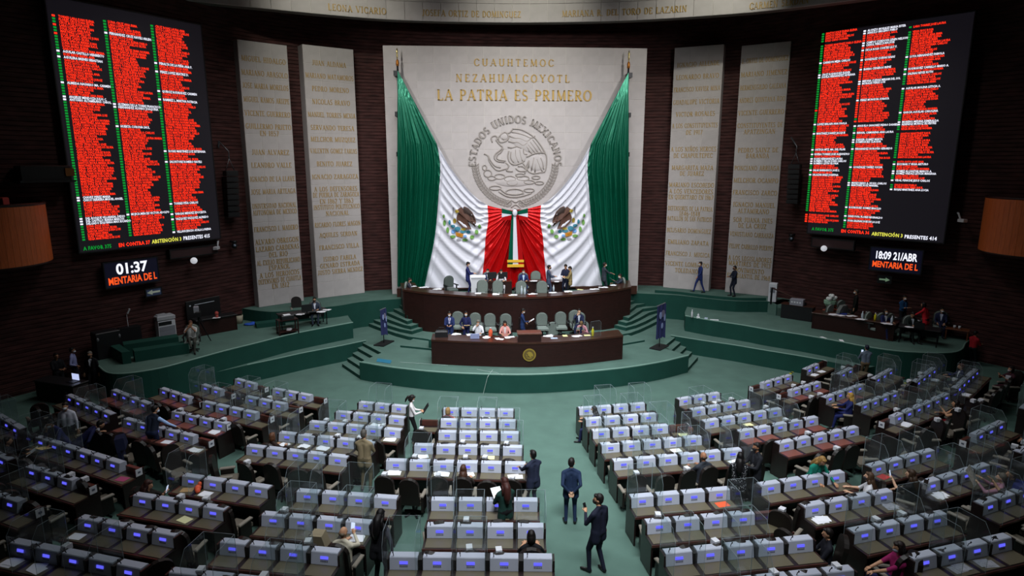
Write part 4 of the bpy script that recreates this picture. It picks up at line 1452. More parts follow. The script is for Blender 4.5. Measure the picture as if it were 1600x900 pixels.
for i, (x, y) in enumerate([(750, 503.5), (789, 504.5), (864, 502.5), (908, 501.5)]):
    rostrum_chair(x, y, 2.05, .89, 180 + rnd.uniform(-5, 5), f'grey round-backed chair pulled up to lower table, {ORD[i]} from the black bag end', 'front row chairs at the lower table')

# white lectern and dark desks on the upper stage
p = at(747, 455, 2.85)
o = thing('white_lectern', 'white box lectern beside the navy suited man on the upper stage', 'lectern', (p[0], p[1], 2.5))
mb = MB()
mb.box(-.36, .36, -.3, .3, 0, 1.12)
mb.obj('body', white_pl, o)
mb = MB()
mb.box(-.4, .4, -.34, .34, 1.12, 1.16, 0, Matrix.Rotation(0, 4, 'X'))
mb.obj('sloping_top', paper_m, o)
for lab, x0, x1, y in (('dark desk with two monitors under the flags', 762, 800, 440), ('dark desk with white papers under the middle of the flags', 818, 850, 439.5), ('dark narrow desk beside the man in the tan jacket', 862, 882, 440)):
    a, b = at(x0, y, 3.25), at(x1, y, 3.25)
    o = thing('back_desk', lab, 'desk', ((a[0] + b[0]) / 2, a[1], 2.5))
    hw = (b[0] - a[0]) / 2
    mb = MB()
    mb.box(-hw, hw, -.02, .6, .70, .75)
    mb.obj('desk_top', wood_top, o)
    mb = MB()
    mb.box(-hw + .02, hw - .02, 0, .03, 0, .70)
    mb.obj('front_panel', wood_dark, o)
    for s in (-1, 1):
        mb = MB()
        mb.box(s * hw - (.03 if s > 0 else 0), s * hw + (0 if s > 0 else .03), .04, .58, 0, .70)
        mb.obj('end_panel', wood_dark, o)


def monitor(label, p, rotz, w=.45, h=.3, on=None):
    o = thing('monitor', label, 'monitor', p, rotz)
    mb = MB()
    mb.cbox(-w / 2, w / 2, -.02, .03, .1, .1 + h, .005)
    mb.obj('screen_case', black, o)
    mb = MB()
    mb.box(-.03, .03, 0.0, .03, .0, .12)
    mb.box(-.1, .1, -.06, .08, 0, .012)
    mb.obj('stand', black, o)
    return o


for lab, x in (('black monitor nearer the white lectern on the two monitor desk', 769), ('black monitor nearer the sash on the two monitor desk', 786)):
    p = at(x, 439, 3.25)
    monitor(lab, (p[0], p[1] + .15, 3.251), .1, .5, .36)


def sheets(label, px, py, z, n=3, m=None, cat='paper', size=(.3, .21), spread=.12, name='paper_sheets'):
    """a few loose sheets lying on a surface"""
    p = at(px, py, z)
    o = thing(name, label, cat, (p[0], p[1], z + .002))
    for i in range(n):
        mb = MB()
        a = rnd.uniform(-.5, .5) + (PI / 2 if rnd.random() < .4 else 0)
        M = Matrix.Translation((rnd.uniform(-spread, spread), rnd.uniform(-spread, spread) * .6, .004 * i)) @ Matrix.Rotation(a, 4, 'Z')
        mb.box(-size[0] / 2, size[0] / 2, -size[1] / 2, size[1] / 2, 0, .003, 0, M)
        mb.obj('sheet', m or paper_m, o)
    return o


for lab, x, y, n in (('scattered white papers at the lectern end of the upper table', 663, 449, 5), ('white papers beside the dark suited clerk at the lectern end of the upper table', 645, 447.5, 3), ('loose white papers heaped near the first chair of the upper table', 684, 452, 5),
                     ('white sheets in front of the first chair of the upper table', 746, 458.5, 3), ('white sheets in front of the second chair of the upper table', 776, 460, 5), ('white cards in the middle of the upper table', 803, 461, 3), ('white sheets in front of the fourth chair of the upper table', 833, 459.5, 3),
                     ('white sheets beside the grey suited man on the upper table', 862, 457.5, 4), ('white sheets beside the tan jacketed man on the upper table', 888, 455.5, 4), ('pale green folder on the upper table', 905, 453, 1), ('white papers in a row towards the far end of the upper table', 928, 452, 5), ('white papers near the far end of the upper table', 943, 449.5, 4),
                     ('papers under the seated clerk at the far end of the upper table', 958, 446, 4)):
    sheets(lab, x, y, 3.05, n, yellow_paper if 'green' in lab else None)
for lab, x, y, n in (('white sheets on the desk under the middle of the flags', 834, 439, 3), ('white sheets on the narrow desk beside the tan jacket', 872, 440, 2)):
    sheets(lab, x, y, 3.25, n)
for lab, x, y, n, m in (('large white papers in front of the phone holder on the lower table', 713, 522, 4, None), ('white papers in front of the woman holding a folder on the lower table', 733, 523, 3, None), ('white sheets beside the woman in the white blouse on the lower table', 758, 527, 4, None), ('white folder in front of the woman with the orange mask', 782, 529.5, 2, None),
                        ('white paper and clip near the podium on the lower table', 796, 527, 2, None), ('white sheets beside the podium on the lower table', 857, 525, 4, None), ('pale blue folder beside the podium on the lower table', 866, 529, 1, mat('pale_blue_card', 'a9b8cc', .7)), ('yellow sheet on the lower table beyond the podium', 880, 524, 1, yellow_paper),
                        ('white papers under the woman in pink on the lower table', 902, 525.5, 4, None), ('yellow pad at the hands of the woman in pink', 915, 523.5, 1, yellow_paper)):
    sheets(lab, x, y, 1.92, n, m)


def bottle(label, px, py, z, m, h=.22, r=.035, name='bottle', cat='bottle'):
    p = at(px, py, z)
    o = thing(name, label, cat, (p[0], p[1], z))
    mb = MB()
    mb.lathe([(r * .8, 0), (r, .01), (r, h * .65), (r * .45, h * .8), (r * .4, h * .92)], (0, 0, 0), 10)
    mb.obj('body', m, o, True)
    mb = MB()
    mb.lathe([(r * .5, h * .92), (r * .5, h)], (0, 0, 0), 8)
    mb.obj('cap', white_pl, o)
    return o


orange = mat('orange_fabric', 'd5552f', .7)
yellowb = mat('yellow_plastic', 'd3c71f', .5)
clearw = mat('clear_water', 'b9c6cf', .15)
for lab, x, y, z, m, h, r in (('bright orange flask beside the woman with the orange mask', 766.5, 526, 1.92, orange, .42, .09), ('yellow bottle beside the acrylic shield on the lower table', 926, 525, 1.92, yellowb, .42, .06), ('clear bottle standing on the upper table beside the bald head', 815, 459.5, 3.05, clearw, .42, .05), ('second clear bottle standing on the upper table nearer the sash', 820, 460, 3.05, clearw, .36, .05),
                              ('clear water bottle beside the grey suited man on the upper table', 865, 455, 3.05, clearw, .32, .045)):
    bottle(lab, x, y, z, m, h, r)
p = at(742, 529.5, 1.92)
o = thing('laptop', 'open laptop with a pale blue lid in front of the woman in the white blouse', 'laptop', (p[0], p[1], 1.92))
mb = MB()
mb.box(-.2, .2, 0, .26, 0, .02)
mb.obj('keyboard', white_pl, o)
mb = MB()
mb.box(-.2, .2, -.02, .0, .02, .26, 0, Matrix.Rotation(.25, 4, 'X'))
mb.obj('lid', mat('lilac_lid', 'a6b2dc', .4), o)
o = thing('camera_bag', 'black camera bag at the phone holder\'s end of the lower table', 'bag', at(690, 526, 1.92))
mb = MB()
mb.cbox(-.28, .28, -.16, .16, 0, .3, .06)
mb.obj('body', black, o)
mb = MB()
mb.tube([(-.2, 0, .28), (-.1, 0, .42), (.1, 0, .42), (.2, 0, .28)], .015, 6)
mb.obj('strap', black, o)

# banners on stands at both sides of the lower stage
navy = mat('navy_cloth', '1f2754', .8)
pic_l = mat('banner_light_print', '8c9bc8', .8)
pic_s = mat('banner_skin_print', '6f6a80', .8)


def banner(label, base, h, w, rotz, drop):
    o = thing('banner_stand', label, 'banner', base, rotz)
    mb = MB()
    mb.tube([(0, 0, .04), (0, 0, h)], .022, 8)
    mb.obj('pole', black_metal, o)
    mb = MB()
    mb.box(-.5, .5, -.28, .28, 0.002, .05)
    mb.obj('base', black, o)
    mb = MB()
    mb.tube([(-w / 2, 0, h), (w / 2, 0, h)], .025, 8)
    mb.obj('crossbar', mat('steel_grey', '8a8d92', .4, metal=.7), o)
    n = 10
    mb = MB()
    xs = [-w / 2 + w * i / n for i in range(n + 1)]
    top = [(x, -.03 - .02 * math.sin(i * 1.4), h - .02) for i, x in enumerate(xs)]
    bot = [(x, -.03 - .05 * math.sin(i * 1.4), h - drop - .09 * (i / n) * (1 + .5 * math.sin(i * 2.1))) for i, x in enumerate(xs)]
    th = [(p[0], p[1] + .015, p[2]) for p in top] + [(p[0], p[1] + .015, p[2]) for p in bot]
    mb.add(top + bot + th, [(i, n + 1 + i, n + 2 + i, i + 1) for i in range(n)] + [(2 * n + 2 + i, 2 * n + 3 + i, 3 * n + 4 + i, 3 * n + 3 + i) for i in range(n)] + [(i, i + 1, 2 * n + 3 + i, 2 * n + 2 + i) for i in range(n)] + [(n + 1 + i, 3 * n + 3 + i, 3 * n + 4 + i, n + 2 + i) for i in range(n)])
    c = mb.obj('cloth', navy, o)
    mb = MB()
    for cx, cz, rx, rz, mi in ((-.22, -.38, .15, .24, 0), (.08, -.34, .2, .24, 1), (.3, -.52, .1, .26, 0), (.02, -.8, .12, .2, 0)):
        mb.extr([(cx * w + rx * w * math.cos(t), h + cz * drop * .8 + rz * drop * .45 * math.sin(t)) for t in np.linspace(0, 2 * PI, 13)[:-1]], Matrix.Translation((0, -.085, 0)) @ MXZ, .008, mi)
    mb.obj('printed_picture', [pic_l, pic_s], c)
    return o


b = at(1030, 543, .8)
banner('tall navy banner with printed faces on a stand at the long table side of stage', b, 2.12, .92, .85, 1.6)
b = at(600, 537, .8)
banner('tall navy banner seen edge-on on a black stand, tripod camera side of stage', b, 1.75, .5, 1.15, 1.25)
# taped cables on the lower stage
for lab, pts in (('bright cable taped along the stage floor in front of the lower table', [(625, 566), (660, 568), (700, 571)]), ('pale cable lying before the lower table near the seal', [(745, 577), (760, 580), (775, 582), (785, 586)]), ('thin cable running down the front of the stage', [(770, 578), (765, 584)])):
    mb = MB()
    P = [at(x, y, .812) for x, y in pts]
    if 'front' in lab and 'down' in lab:
        P += [(P[-1][0] - .1, 24.45, .8), (P[-1][0] - .3, 24.42, .02)]
    mb.tube(P, .010, 6)
    tag(mb.obj('cable', mat('grey_cable', '8fa39c', .6)), lab, 'cable')
mb = MB()
mb.prism([at(590, 566, 0)[:2] if False else at(x, y, .81)[:2] for x, y in ((590, 560), (612, 563), (610, 568), (588, 565))], .803, .815)
tag(mb.obj('blue_tape', mat('blue_tape', '1e6a86', .6)), 'blue tape patch on the stage floor in front of the edge-on banner', 'tape')

# ------------------------------------------------------------------ rows of desks of the chamber
PIT = .64
DESK = [('M', 1, -6.29, 4), ('M', 2, -5.92, 4), ('M', 3, -5.57, 4), ('M', 4, -6.02, 5), ('M', 5, -6.45, 6), ('M', 6, -4.41, 4), ('M', 7, -4.22, 4), ('M', 8, -4.61, 5),
        ('L', 1, -16.22, 3), ('L', 2, -15.71, 4), ('L', 3, -15.48, 5), ('L', 4, -16.19, 5), ('L', 5, -16.64, 5), ('L', 6, -11.21, 4), ('L', 7, -11.54, 4), ('L', 8, -11.83, 4), ('L', 9, -12.2, 4),
        ('C', 1, -27.27, 3), ('C', 2, -26.94, 3), ('C', 3, -27.71, 4), ('C', 4, -27.48, 4), ('C', 5, -27.94, 5), ('D', 6, -17.86, 4), ('D', 7, -18.26, 4), ('D', 8, -18.48, 4), ('D', 9, -18.32, 5),
        ('B', 1, -34.47, 2), ('B', 2, -34.5, 2), ('B', 3, -34.96, 3), ('B', 4, -36.42, 4), ('B', 5, -36.53, 5), ('E', 6, -28.55, 6), ('E', 7, -26.44, 3), ('E', 8, -26.1, 3), ('F', 6, -37.2, 4), ('F', 7, -32.3, 4),
        ('R', 1, 7.27, 4), ('R', 2, 6.74, 4), ('R', 3, 6.32, 4), ('R', 4, 6.78, 5), ('R', 5, 7.31, 6), ('R', 6, 5.26, 4), ('R', 7, 5.06, 4), ('R', 8, 5.45, 5), ('R', 9, 5.4, 5),
        ('S', 1, 17.28, 3), ('S', 2, 16.85, 4), ('S', 3, 16.46, 5), ('S', 4, 17.21, 5), ('S', 5, 17.82, 5), ('S', 6, 12.1, 4), ('S', 7, 12.41, 4), ('S', 8, 12.56, 4), ('S', 9, 12.88, 4),
        ('T', 1, 28.97, 3), ('T', 2, 28.17, 3), ('T', 3, 28.95, 4), ('T', 4, 28.86, 4), ('T', 5, 29.38, 6), ('U', 6, 19.01, 4), ('U', 7, 19.35, 4), ('U', 8, 19.3, 4),
        ('X', 1, 36.5, 2), ('X', 2, 36.19, 2), ('X', 3, 36.8, 3), ('X', 4, 38.4, 4), ('X', 5, 38.88, 5), ('V', 6, 27.74, 3), ('V', 7, 27.2, 4), ('W', 6, 35.8, 4)]
END_R = {('C', 1), ('C', 2), ('C', 3), ('C', 5), ('E', 6), ('E', 7), ('E', 8), ('B', 1), ('B', 2), ('B', 3), ('R', 3), ('R', 7), ('X', 1), ('X', 2)}
END_L = {('M', 2), ('T', 1), ('T', 2), ('T', 5), ('V', 6)}
SIDE = {'M': 'tripod camera side', 'L': 'tripod camera side', 'C': 'tripod camera side', 'B': 'tripod camera side', 'D': 'tripod camera side', 'E': 'tripod camera side', 'F': 'tripod camera side'}
BLOCK = {'M': ('aisle', 'aisle'), 'R': ('aisle', 'aisle'), 'L': ('second', 'second'), 'S': ('second', 'second'), 'C': ('third', ''), 'T': ('third', ''), 'B': ('outer', ''), 'X': ('outer', ''),
         'D': ('', 'third'), 'U': ('', 'third'), 'E': ('', 'fourth'), 'V': ('', 'fourth'), 'F': ('', 'outer'), 'W': ('', 'outer')}


def where(b, i):
    side = SIDE.get(b, 'long table side')
    fr = i <= 5
    blk = BLOCK[b][0 if fr else 1]
    row = ORD[i - 1] if fr else ORD[i - 6]
    return f'{row} row of {blk} {"front" if fr else "rear"} block, {side}'


console_m = mat('lilac_grey_console', 'a9afbd', .5, spec=.4, vary=.03)
screen_m = mat('blue_display', '3038a0', .3, emit=('6462ff', 1.0))
key_m = mat('console_keys', '55596a', .5)
mat_m = mat('olive_leather_mat', '5a5442', .42, spec=.5, vary=.12)
mat_r = mat('reddish_leather_mat', '74453a', .42, spec=.5)
desk_m = mat('desk_wood', '1c1110', .4, noise=(5, .2), coat=.15)
desk_e = mat('desk_edge_wood', '46251e', .35, noise=(5, .2), coat=.2)
gap_m = mat('black_divider', '0d0e10', .5)
sign_m = mat('white_sign', 'c9ccd2', .6)
_cache = {}


def cached(key, fn):
    if key not in _cache:
        _cache[key] = fn()
    return _cache[key]


def console_mesh():
    mb = MB()
    y0, y1, w = -.10, .13, .27
    vs = []
    for x in (-w, w):
        vs += [(x, y0, .752), (x, y1, .752), (x, y1, .985), (x, y1 - .02, 1.0), (x, y0 + .06, 1.0), (x, y0 + .045, .985)]
    mb.add(vs, [(0, 1, 2, 3, 4, 5)[::-1], (6, 7, 8, 9, 10, 11)] + [(i, (i + 1) % 6, 6 + (i + 1) % 6, 6 + i) for i in range(6)])
    return mb.mesh('console', console_m)


def screen_mesh():
    mb = MB()
    M = Matrix.Translation((0, -.079, .89)) @ Matrix.Rotation(math.radians(-11), 4, 'X')
    mb.box(-.078, .078, -.006, .004, -.026, .028, 0, M)
    return mb.mesh('display', screen_m)


def keys_mesh():
    mb = MB()
    M = Matrix.Translation((0, -.086, .823)) @ Matrix.Rotation(math.radians(-11), 4, 'X')
    for i in range(5):
        mb.box(-.075 + .032 * i, -.053 + .032 * i, -.006, .004, -.014, .014, 0, M)
    return mb.mesh('keypad', key_m)


def mic_mesh():
    mb = MB()
    mb.tube([(-.2, -.02, .995), (-.2, -.04, 1.06), (-.2, -.07, 1.10)], .008, 5)
    mb.ell((-.2, -.075, 1.11), (.014, .014, .022), 6, 4)
    return mb.mesh('microphone', black_metal)


def pad_mesh(m):
    mb = MB()
    mb.box(-.27, .27, -.44, -.115, .748, .757)
    return mb.mesh('writing_mat', m)


def div_mesh():
    mb = MB()
    mb.box(-.042, .042, -.10, .13, .752, .975)
    return mb.mesh('divider', gap_m)


def chair_meshes():
    leather = mat('dark_brown_leather', '17120f', .45, spec=.4)
    taupe = mat('taupe_cushion', '5e574c', .7)
    armc = mat('taupe_arm_pad', '7b756a', .6)
    out = {}
    mb = MB()
    mb.cbox(-.24, .24, -.22, .26, .36, .47, .035)
    out['seat'] = mb.mesh('seat', taupe)
    mb = MB()
    M = Matrix.Translation((0, -.215, .44)) @ Matrix.Rotation(.13, 4, 'X')
    mb.extr(arch(.50, .74, 8), M @ MXZ, .09)
    out['backrest'] = mb.mesh('backrest', leather)
    for s in (-1, 1):
        mb = MB()
        mb.cbox(s * .285 - .045, s * .285 + .045, -.22, .18, .60, .65, .02, 0)
        mb.box(s * .285 - .03, s * .285 + .03, -.2, .14, .18, .598, 1)
        out['armrest%d' % s] = mb.mesh('armrest', [armc, leather])
    mb = MB()
    mb.tube([(0, 0, .36), (0, 0, .1)], .04, 6)
    for k in range(5):
        a = 2 * PI * k / 5 + .3
        mb.tube([(0, 0, .11), (.27 * math.cos(a), .27 * math.sin(a), .035)], .028, 5)
    out['base'] = mb.mesh('base', black_metal)
    mb = MB()
    mb.box(-.06, .06, -.345, -.2, 1.10, 1.205)
    out['head_tag'] = mb.mesh('head_tag', sign_m)
    return out


CH = chair_meshes()


def delegate_chair(label, loc, rotz, group, tagged=False):
    t = thing('delegate_chair', label, 'chair', loc, rotz, group)
    for k in ('seat', 'backrest', 'armrest-1', 'armrest1', 'base'):
        inst(CH[k], k.rstrip('-1'), t)
    if tagged:
        inst(CH['head_tag'], 'head_tag', t)
    return t


acr = clear_mat('clear_acrylic', (.94, .965, .965), .045, .012)
acr_e = mat('acrylic_edge', '8f9ea4', .3, spec=.6)


def pane_mesh(poly, M):
    """clear pane with slim bright polished edges"""
    mb = MB()
    mb.extr(poly, M, .008, 0)
    pane = mb.mesh('pane', acr)
    mb = MB()
    P = [M @ Vector((p[0], p[1], .004)) for p in poly]
    n = len(P)
    for i in range(n):
        if i == 0:
            continue
        mb.tube([P[i], P[(i + 1) % n]], .0032, 4)
    return pane, mb.mesh('polished_edge', acr_e)


def shield_meshes():
    out = []
    w, zt, zb = .30, 1.74, .76
    side = [(.16, zb), (-.5, zb), (-.5, zt - .22), (-.36, zt), (.16, zt)]        # in y, z
    MYZ = Matrix(((0, 0, 1, 0), (1, 0, 0, 0), (0, 1, 0, 0), (0, 0, 0, 1)))
    for s in (-1, 1):
        out.append(('side_pane', pane_mesh(side, Matrix.Translation((s * w, 0, 0)) @ MYZ)))
    out.append(('front_pane', pane_mesh([(-w, 1.0), (w, 1.0), (w, zt), (-w, zt)], Matrix.Translation((0, .165, 0)) @ MXZ)))
    return out


SH = shield_meshes()
SEATS = {}
WORDN = ['', 'one', 'two', 'three', 'four', 'five', 'six']
NOCHAIR = set()
TAGS = random.Random(5)
MC, MS, MK, MM, MD = console_mesh(), screen_mesh(), keys_mesh(), mic_mesh(), div_mesh()
MP = [pad_mesh(mat_m), pad_mesh(mat_r)]
RED_ROWS = {('B', 3), ('B', 4), ('C', 3), ('C', 4), ('C', 5), ('S', 4), ('S', 5), ('T', 2), ('T', 3)}


def seat_pos(b, i, k):
    """world position (on the floor under the console) and heading of seat k"""
    return SEATS[(b, i, k)]


for b, i, th, n in DESK:
    r, h = RR[i - 1], HH[i - 1]
    t = math.radians(th)
    cx, cy = r * math.sin(t), YC - r * math.cos(t)
    el, er = (b, i) in END_L, (b, i) in END_R
    wl, wr = -n * PIT / 2 - (PIT if el else 0), n * PIT / 2 + (PIT if er else 0)
    d = thing('bench_desk', f'bench desk with {WORDN[n]} lilac consoles, {where(b, i)}', 'desk', (cx, cy, h), t, 'bench desks of the chamber')

    def top():
        mb = MB()
        mb.box(wl, wr, -.47, .14, .705, .748, 0)
        mb.box(wl, wr, -.49, -.472, .70, .752, 1)
        return mb.mesh('desk_top', [desk_m, desk_e])
    inst(cached(('top', n, el, er), top), 'desk_top', d)

    def frontp():
        mb = MB()
        mb.box(wl + .045, wr - .045, .095, .13, .004, .70)
        return mb.mesh('front_panel', desk_m)
    inst(cached(('fp', n, el, er), frontp), 'front_panel', d)
    for x, has in ((wl, el), (wr, er)):
        def endp():
            mb = MB()
            s = 1 if x < 0 else -1
            mb.box(min(x, x + s * .04), max(x, x + s * .04), -.45, .13, .004, .70)
            mb.box(min(x, x + s * .035), max(x, x + s * .035), -.10, .13, .752, .98)
            return mb.mesh('end_panel', desk_m)
        e = inst(cached(('ep', round(x, 3)), endp), 'end_panel', d)
        if has or (b, i) in (('C', 4),) and x > 0:
            mb = MB()
            s = 1 if x < 0 else -1
            mb.box(min(x - s * .012, x), max(x - s * .012, x), -.10, .07, .80, .985)
            mb.box(min(x - s * .016, x), max(x - s * .016, x), -.05, .02, .87, .92, 1)
            mb.obj('number_sign', [sign_m, key_m], e)
    for k in range(n):
        x = (k - (n - 1) / 2) * PIT
        c = inst(MC, 'console', d, (x, 0, 0))
        inst(MS, 'display', c)
        inst(MK, 'keypad', c)
        inst(MM, 'microphone', c)
        inst(MP[1 if (b, i) in RED_ROWS and (k + i) % 3 != 0 else 0], 'writing_mat', d, (x, 0, 0))
        if k < n - 1:
            inst(MD, 'divider', d, (x + PIT / 2, 0, 0))
        SEATS[(b, i, k)] = (cx + x * math.cos(t), cy + x * math.sin(t), h, t)
    for x, has in ((wl + PIT / 2, el), (wr - PIT / 2, er)):
        if has:
            mb = MB()
            mb.box(-.27, .27, .03, .13, .752, .93)
            inst(cached('endbox', lambda: mb.mesh('raised_back', desk_e)), 'raised_back', d, (x, 0, 0))
            inst(MP[0], 'writing_mat', d, (x, 0, 0))
            SEATS[(b, i, 'L' if x < 0 else 'R')] = (cx + x * math.cos(t), cy + x * math.sin(t), h, t)


def local(seat, x, y):
    X, Y, h, t = seat
    return (X + x * math.cos(t) - y * math.sin(t), Y + x * math.sin(t) + y * math.cos(t))


TURN = {}          # seats whose chair stands turned or pushed aside: (yaw, dx, dy)
TURN.update({('C', 5, 'R'): (100, .15, -1.0), ('C', 5, 2): (75, 0, -.95), ('L', 5, 0): (60, -.3, -.9), ('L', 5, 1): (15, 0, -.9), ('L', 5, 3): (-25, 0, -.9), ('S', 5, 3): (-70, .2, -.9), ('S', 5, 4): (70, .55, -1.0), ('T', 5, 0): (-60, 0, -.9), ('T', 5, 2): (-75, .1, -.95), ('T', 5, 4): (-80, .1, -.9),
             ('B', 5, 0): (-80, 0, -1.0), ('B', 5, 2): (-75, .1, -1.0), ('M', 5, 1): (5, 0, -.95), ('M', 5, 4): (0, 0, -.95), ('R', 5, 1): (0, 0, -.95), ('R', 7, 'R'): (70, .1, -.85), ('E', 7, 0): (-70, 0, -.95), ('E', 7, 1): (-60, 0, -.95), ('S', 7, 0): (60, -.8, -.1), ('D', 8, 3): (-60, .5, -.8)})
def furnish(b, i, k, s):
    yaw, dx, dy = TURN.get((b, i, k), (rnd.uniform(-14, 14), rnd.uniform(-.05, .05), -.76 - rnd.uniform(0, .10)))
    n = [q for q in DESK if q[0] == b and q[1] == i][0][3]
    inner = 1 if SIDE.get(b) else -1
    if isinstance(k, int):
        kk = (n - 1 - k) if inner > 0 else k
        which = f'{ORD[kk]} seat from the centre'
    else:
        which = 'plain end seat'
    x, y = local(s, dx, dy)
    if (b, i, k) not in NOCHAIR:
      delegate_chair(f'dark leather chair, {which}, {where(b, i)}'.replace(' block', ''), (x, y, s[2]), s[3] - math.radians(yaw), 'delegate chairs of the chamber', TAGS.random() < .3)
    if isinstance(k, int) and (k + i) % 2 == 0 and TAGS.random() < .68:
        o = thing('acrylic_shield', f'clear acrylic shield, {which}, {where(b, i)}'.replace(' block', ''), 'shield', (s[0], s[1], s[2]), s[3], 'acrylic shields on the desks')
        for nm, (pn, ed) in SH:
            q = inst(pn, nm, o)
            inst(ed, 'polished_edge', q)

# ------------------------------------------------------------------ people: one continuous skin per body, hair and masks as parts
skin = {'m': mat('skin_tan', 'b88a6a', .6), 'd': mat('skin_brown', '8f6347', .6), 'l': mat('skin_light', 'c9a083', .6)}
shoe = mat('black_shoe', '0c0c0d', .4)
eye = mat('eye_dark', '1c1512', .3)


def cloth(c):
    return mat('cloth_' + c, c, .8, spec=.25, bump=(60, .15))


def hairm(c):
    return mat('hair_' + c, c, .5, spec=.3, bump=(90, .3), stretch=(1, 1, .15))


BLK, NAVY, DKN, GREY, WHITE = '111215', '1f2c58', '161b30', '3d444c', 'c9ccd4'


def capsule(mb, a, b, r0, r1, n=10):
    a, b = Vector(a), Vector(b)
    d = b - a
    L = d.length
    t = d / L if L > 1e-6 else Vector((0, 0, 1))
    pts, rad = [], []
    for k in (80, 55, 28):
        pts.append(a - t * r0 * math.sin(math.radians(k)))
        rad.append(r0 * math.cos(math.radians(k)))
    pts += [a, (a + b) / 2, b]
    rad += [r0, (r0 + r1) / 2, r1]
    for k in (28, 55, 80):
        pts.append(b + t * r1 * math.sin(math.radians(k)))
        rad.append(r1 * math.cos(math.radians(k)))
    mb.tube(pts, rad, n)


def ik(a, b, l1, l2, pole):
    a, b, pole = Vector(a), Vector(b), Vector(pole)
    d = b - a
    L = min(d.length, (l1 + l2) * .995)
    t = d.normalized()
    x = (l1 * l1 - l2 * l2 + L * L) / (2 * L)
    h = math.sqrt(max(l1 * l1 - x * x, 0))
    p = pole - t * pole.dot(t)
    p = p.normalized() if p.length > 1e-6 else t.orthogonal()
    return a + t * x + p * h, a + t * L


STAND = {'down': (.27, .05, .84), 'front': (.08, .31, 1.12), 'back': (.05, -.20, .95), 'chest': (.07, .27, 1.24), 'face': (.06, .16, 1.46), 'cross': (-.07, .21, 1.16), 'reach': (.24, .50, 1.02), 'wide': (.52, .38, .98), 'hip': (.17, .13, 1.0), 'fwd': (.14, .42, 1.12), 'swing': (.27, .24, .92), 'swingb': (.28, -.18, .90)}
SIT = {'lap': (.13, .30, .66), 'desk': (.15, .35, .80), 'phone': (.06, .31, 1.0), 'face': (.06, .19, 1.10), 'paper': (.17, .36, 1.0), 'down': (.28, .05, .62), 'clap': (.02, .36, 1.02), 'knee': (.06, .45, .66), 'side': (.42, .18, .80)}
PEOPLE = []


def person(label, loc, head, sit=False, top=NAVY, pants=None, arms=None, shirt=None, tie=None, sk='m', hair=('short', '15110f'), mask=None, L='down', R='down', lean=0, hy=0, hp=0, scale=1.0, slim=1.0, stride=0.0, vox=.022, coat=True, cuff=False, skirt=None, hold=None, shin=None, dots=False, cross_legs=False, rotz=None):
    PEOPLE.append(dict(label=label, loc=loc, head=head, sit=sit, top=top, pants=pants or top, arms=arms or top, shirt=shirt, tie=tie, sk=sk, hair=hair, mask=mask, L=L, R=R, lean=lean, hy=hy, hp=hp, s=scale, slim=slim, stride=stride, vox=vox, coat=coat, cuff=cuff, skirt=skirt, hold=hold, shin=shin, dots=dots, cl=cross_legs, rotz=rotz))


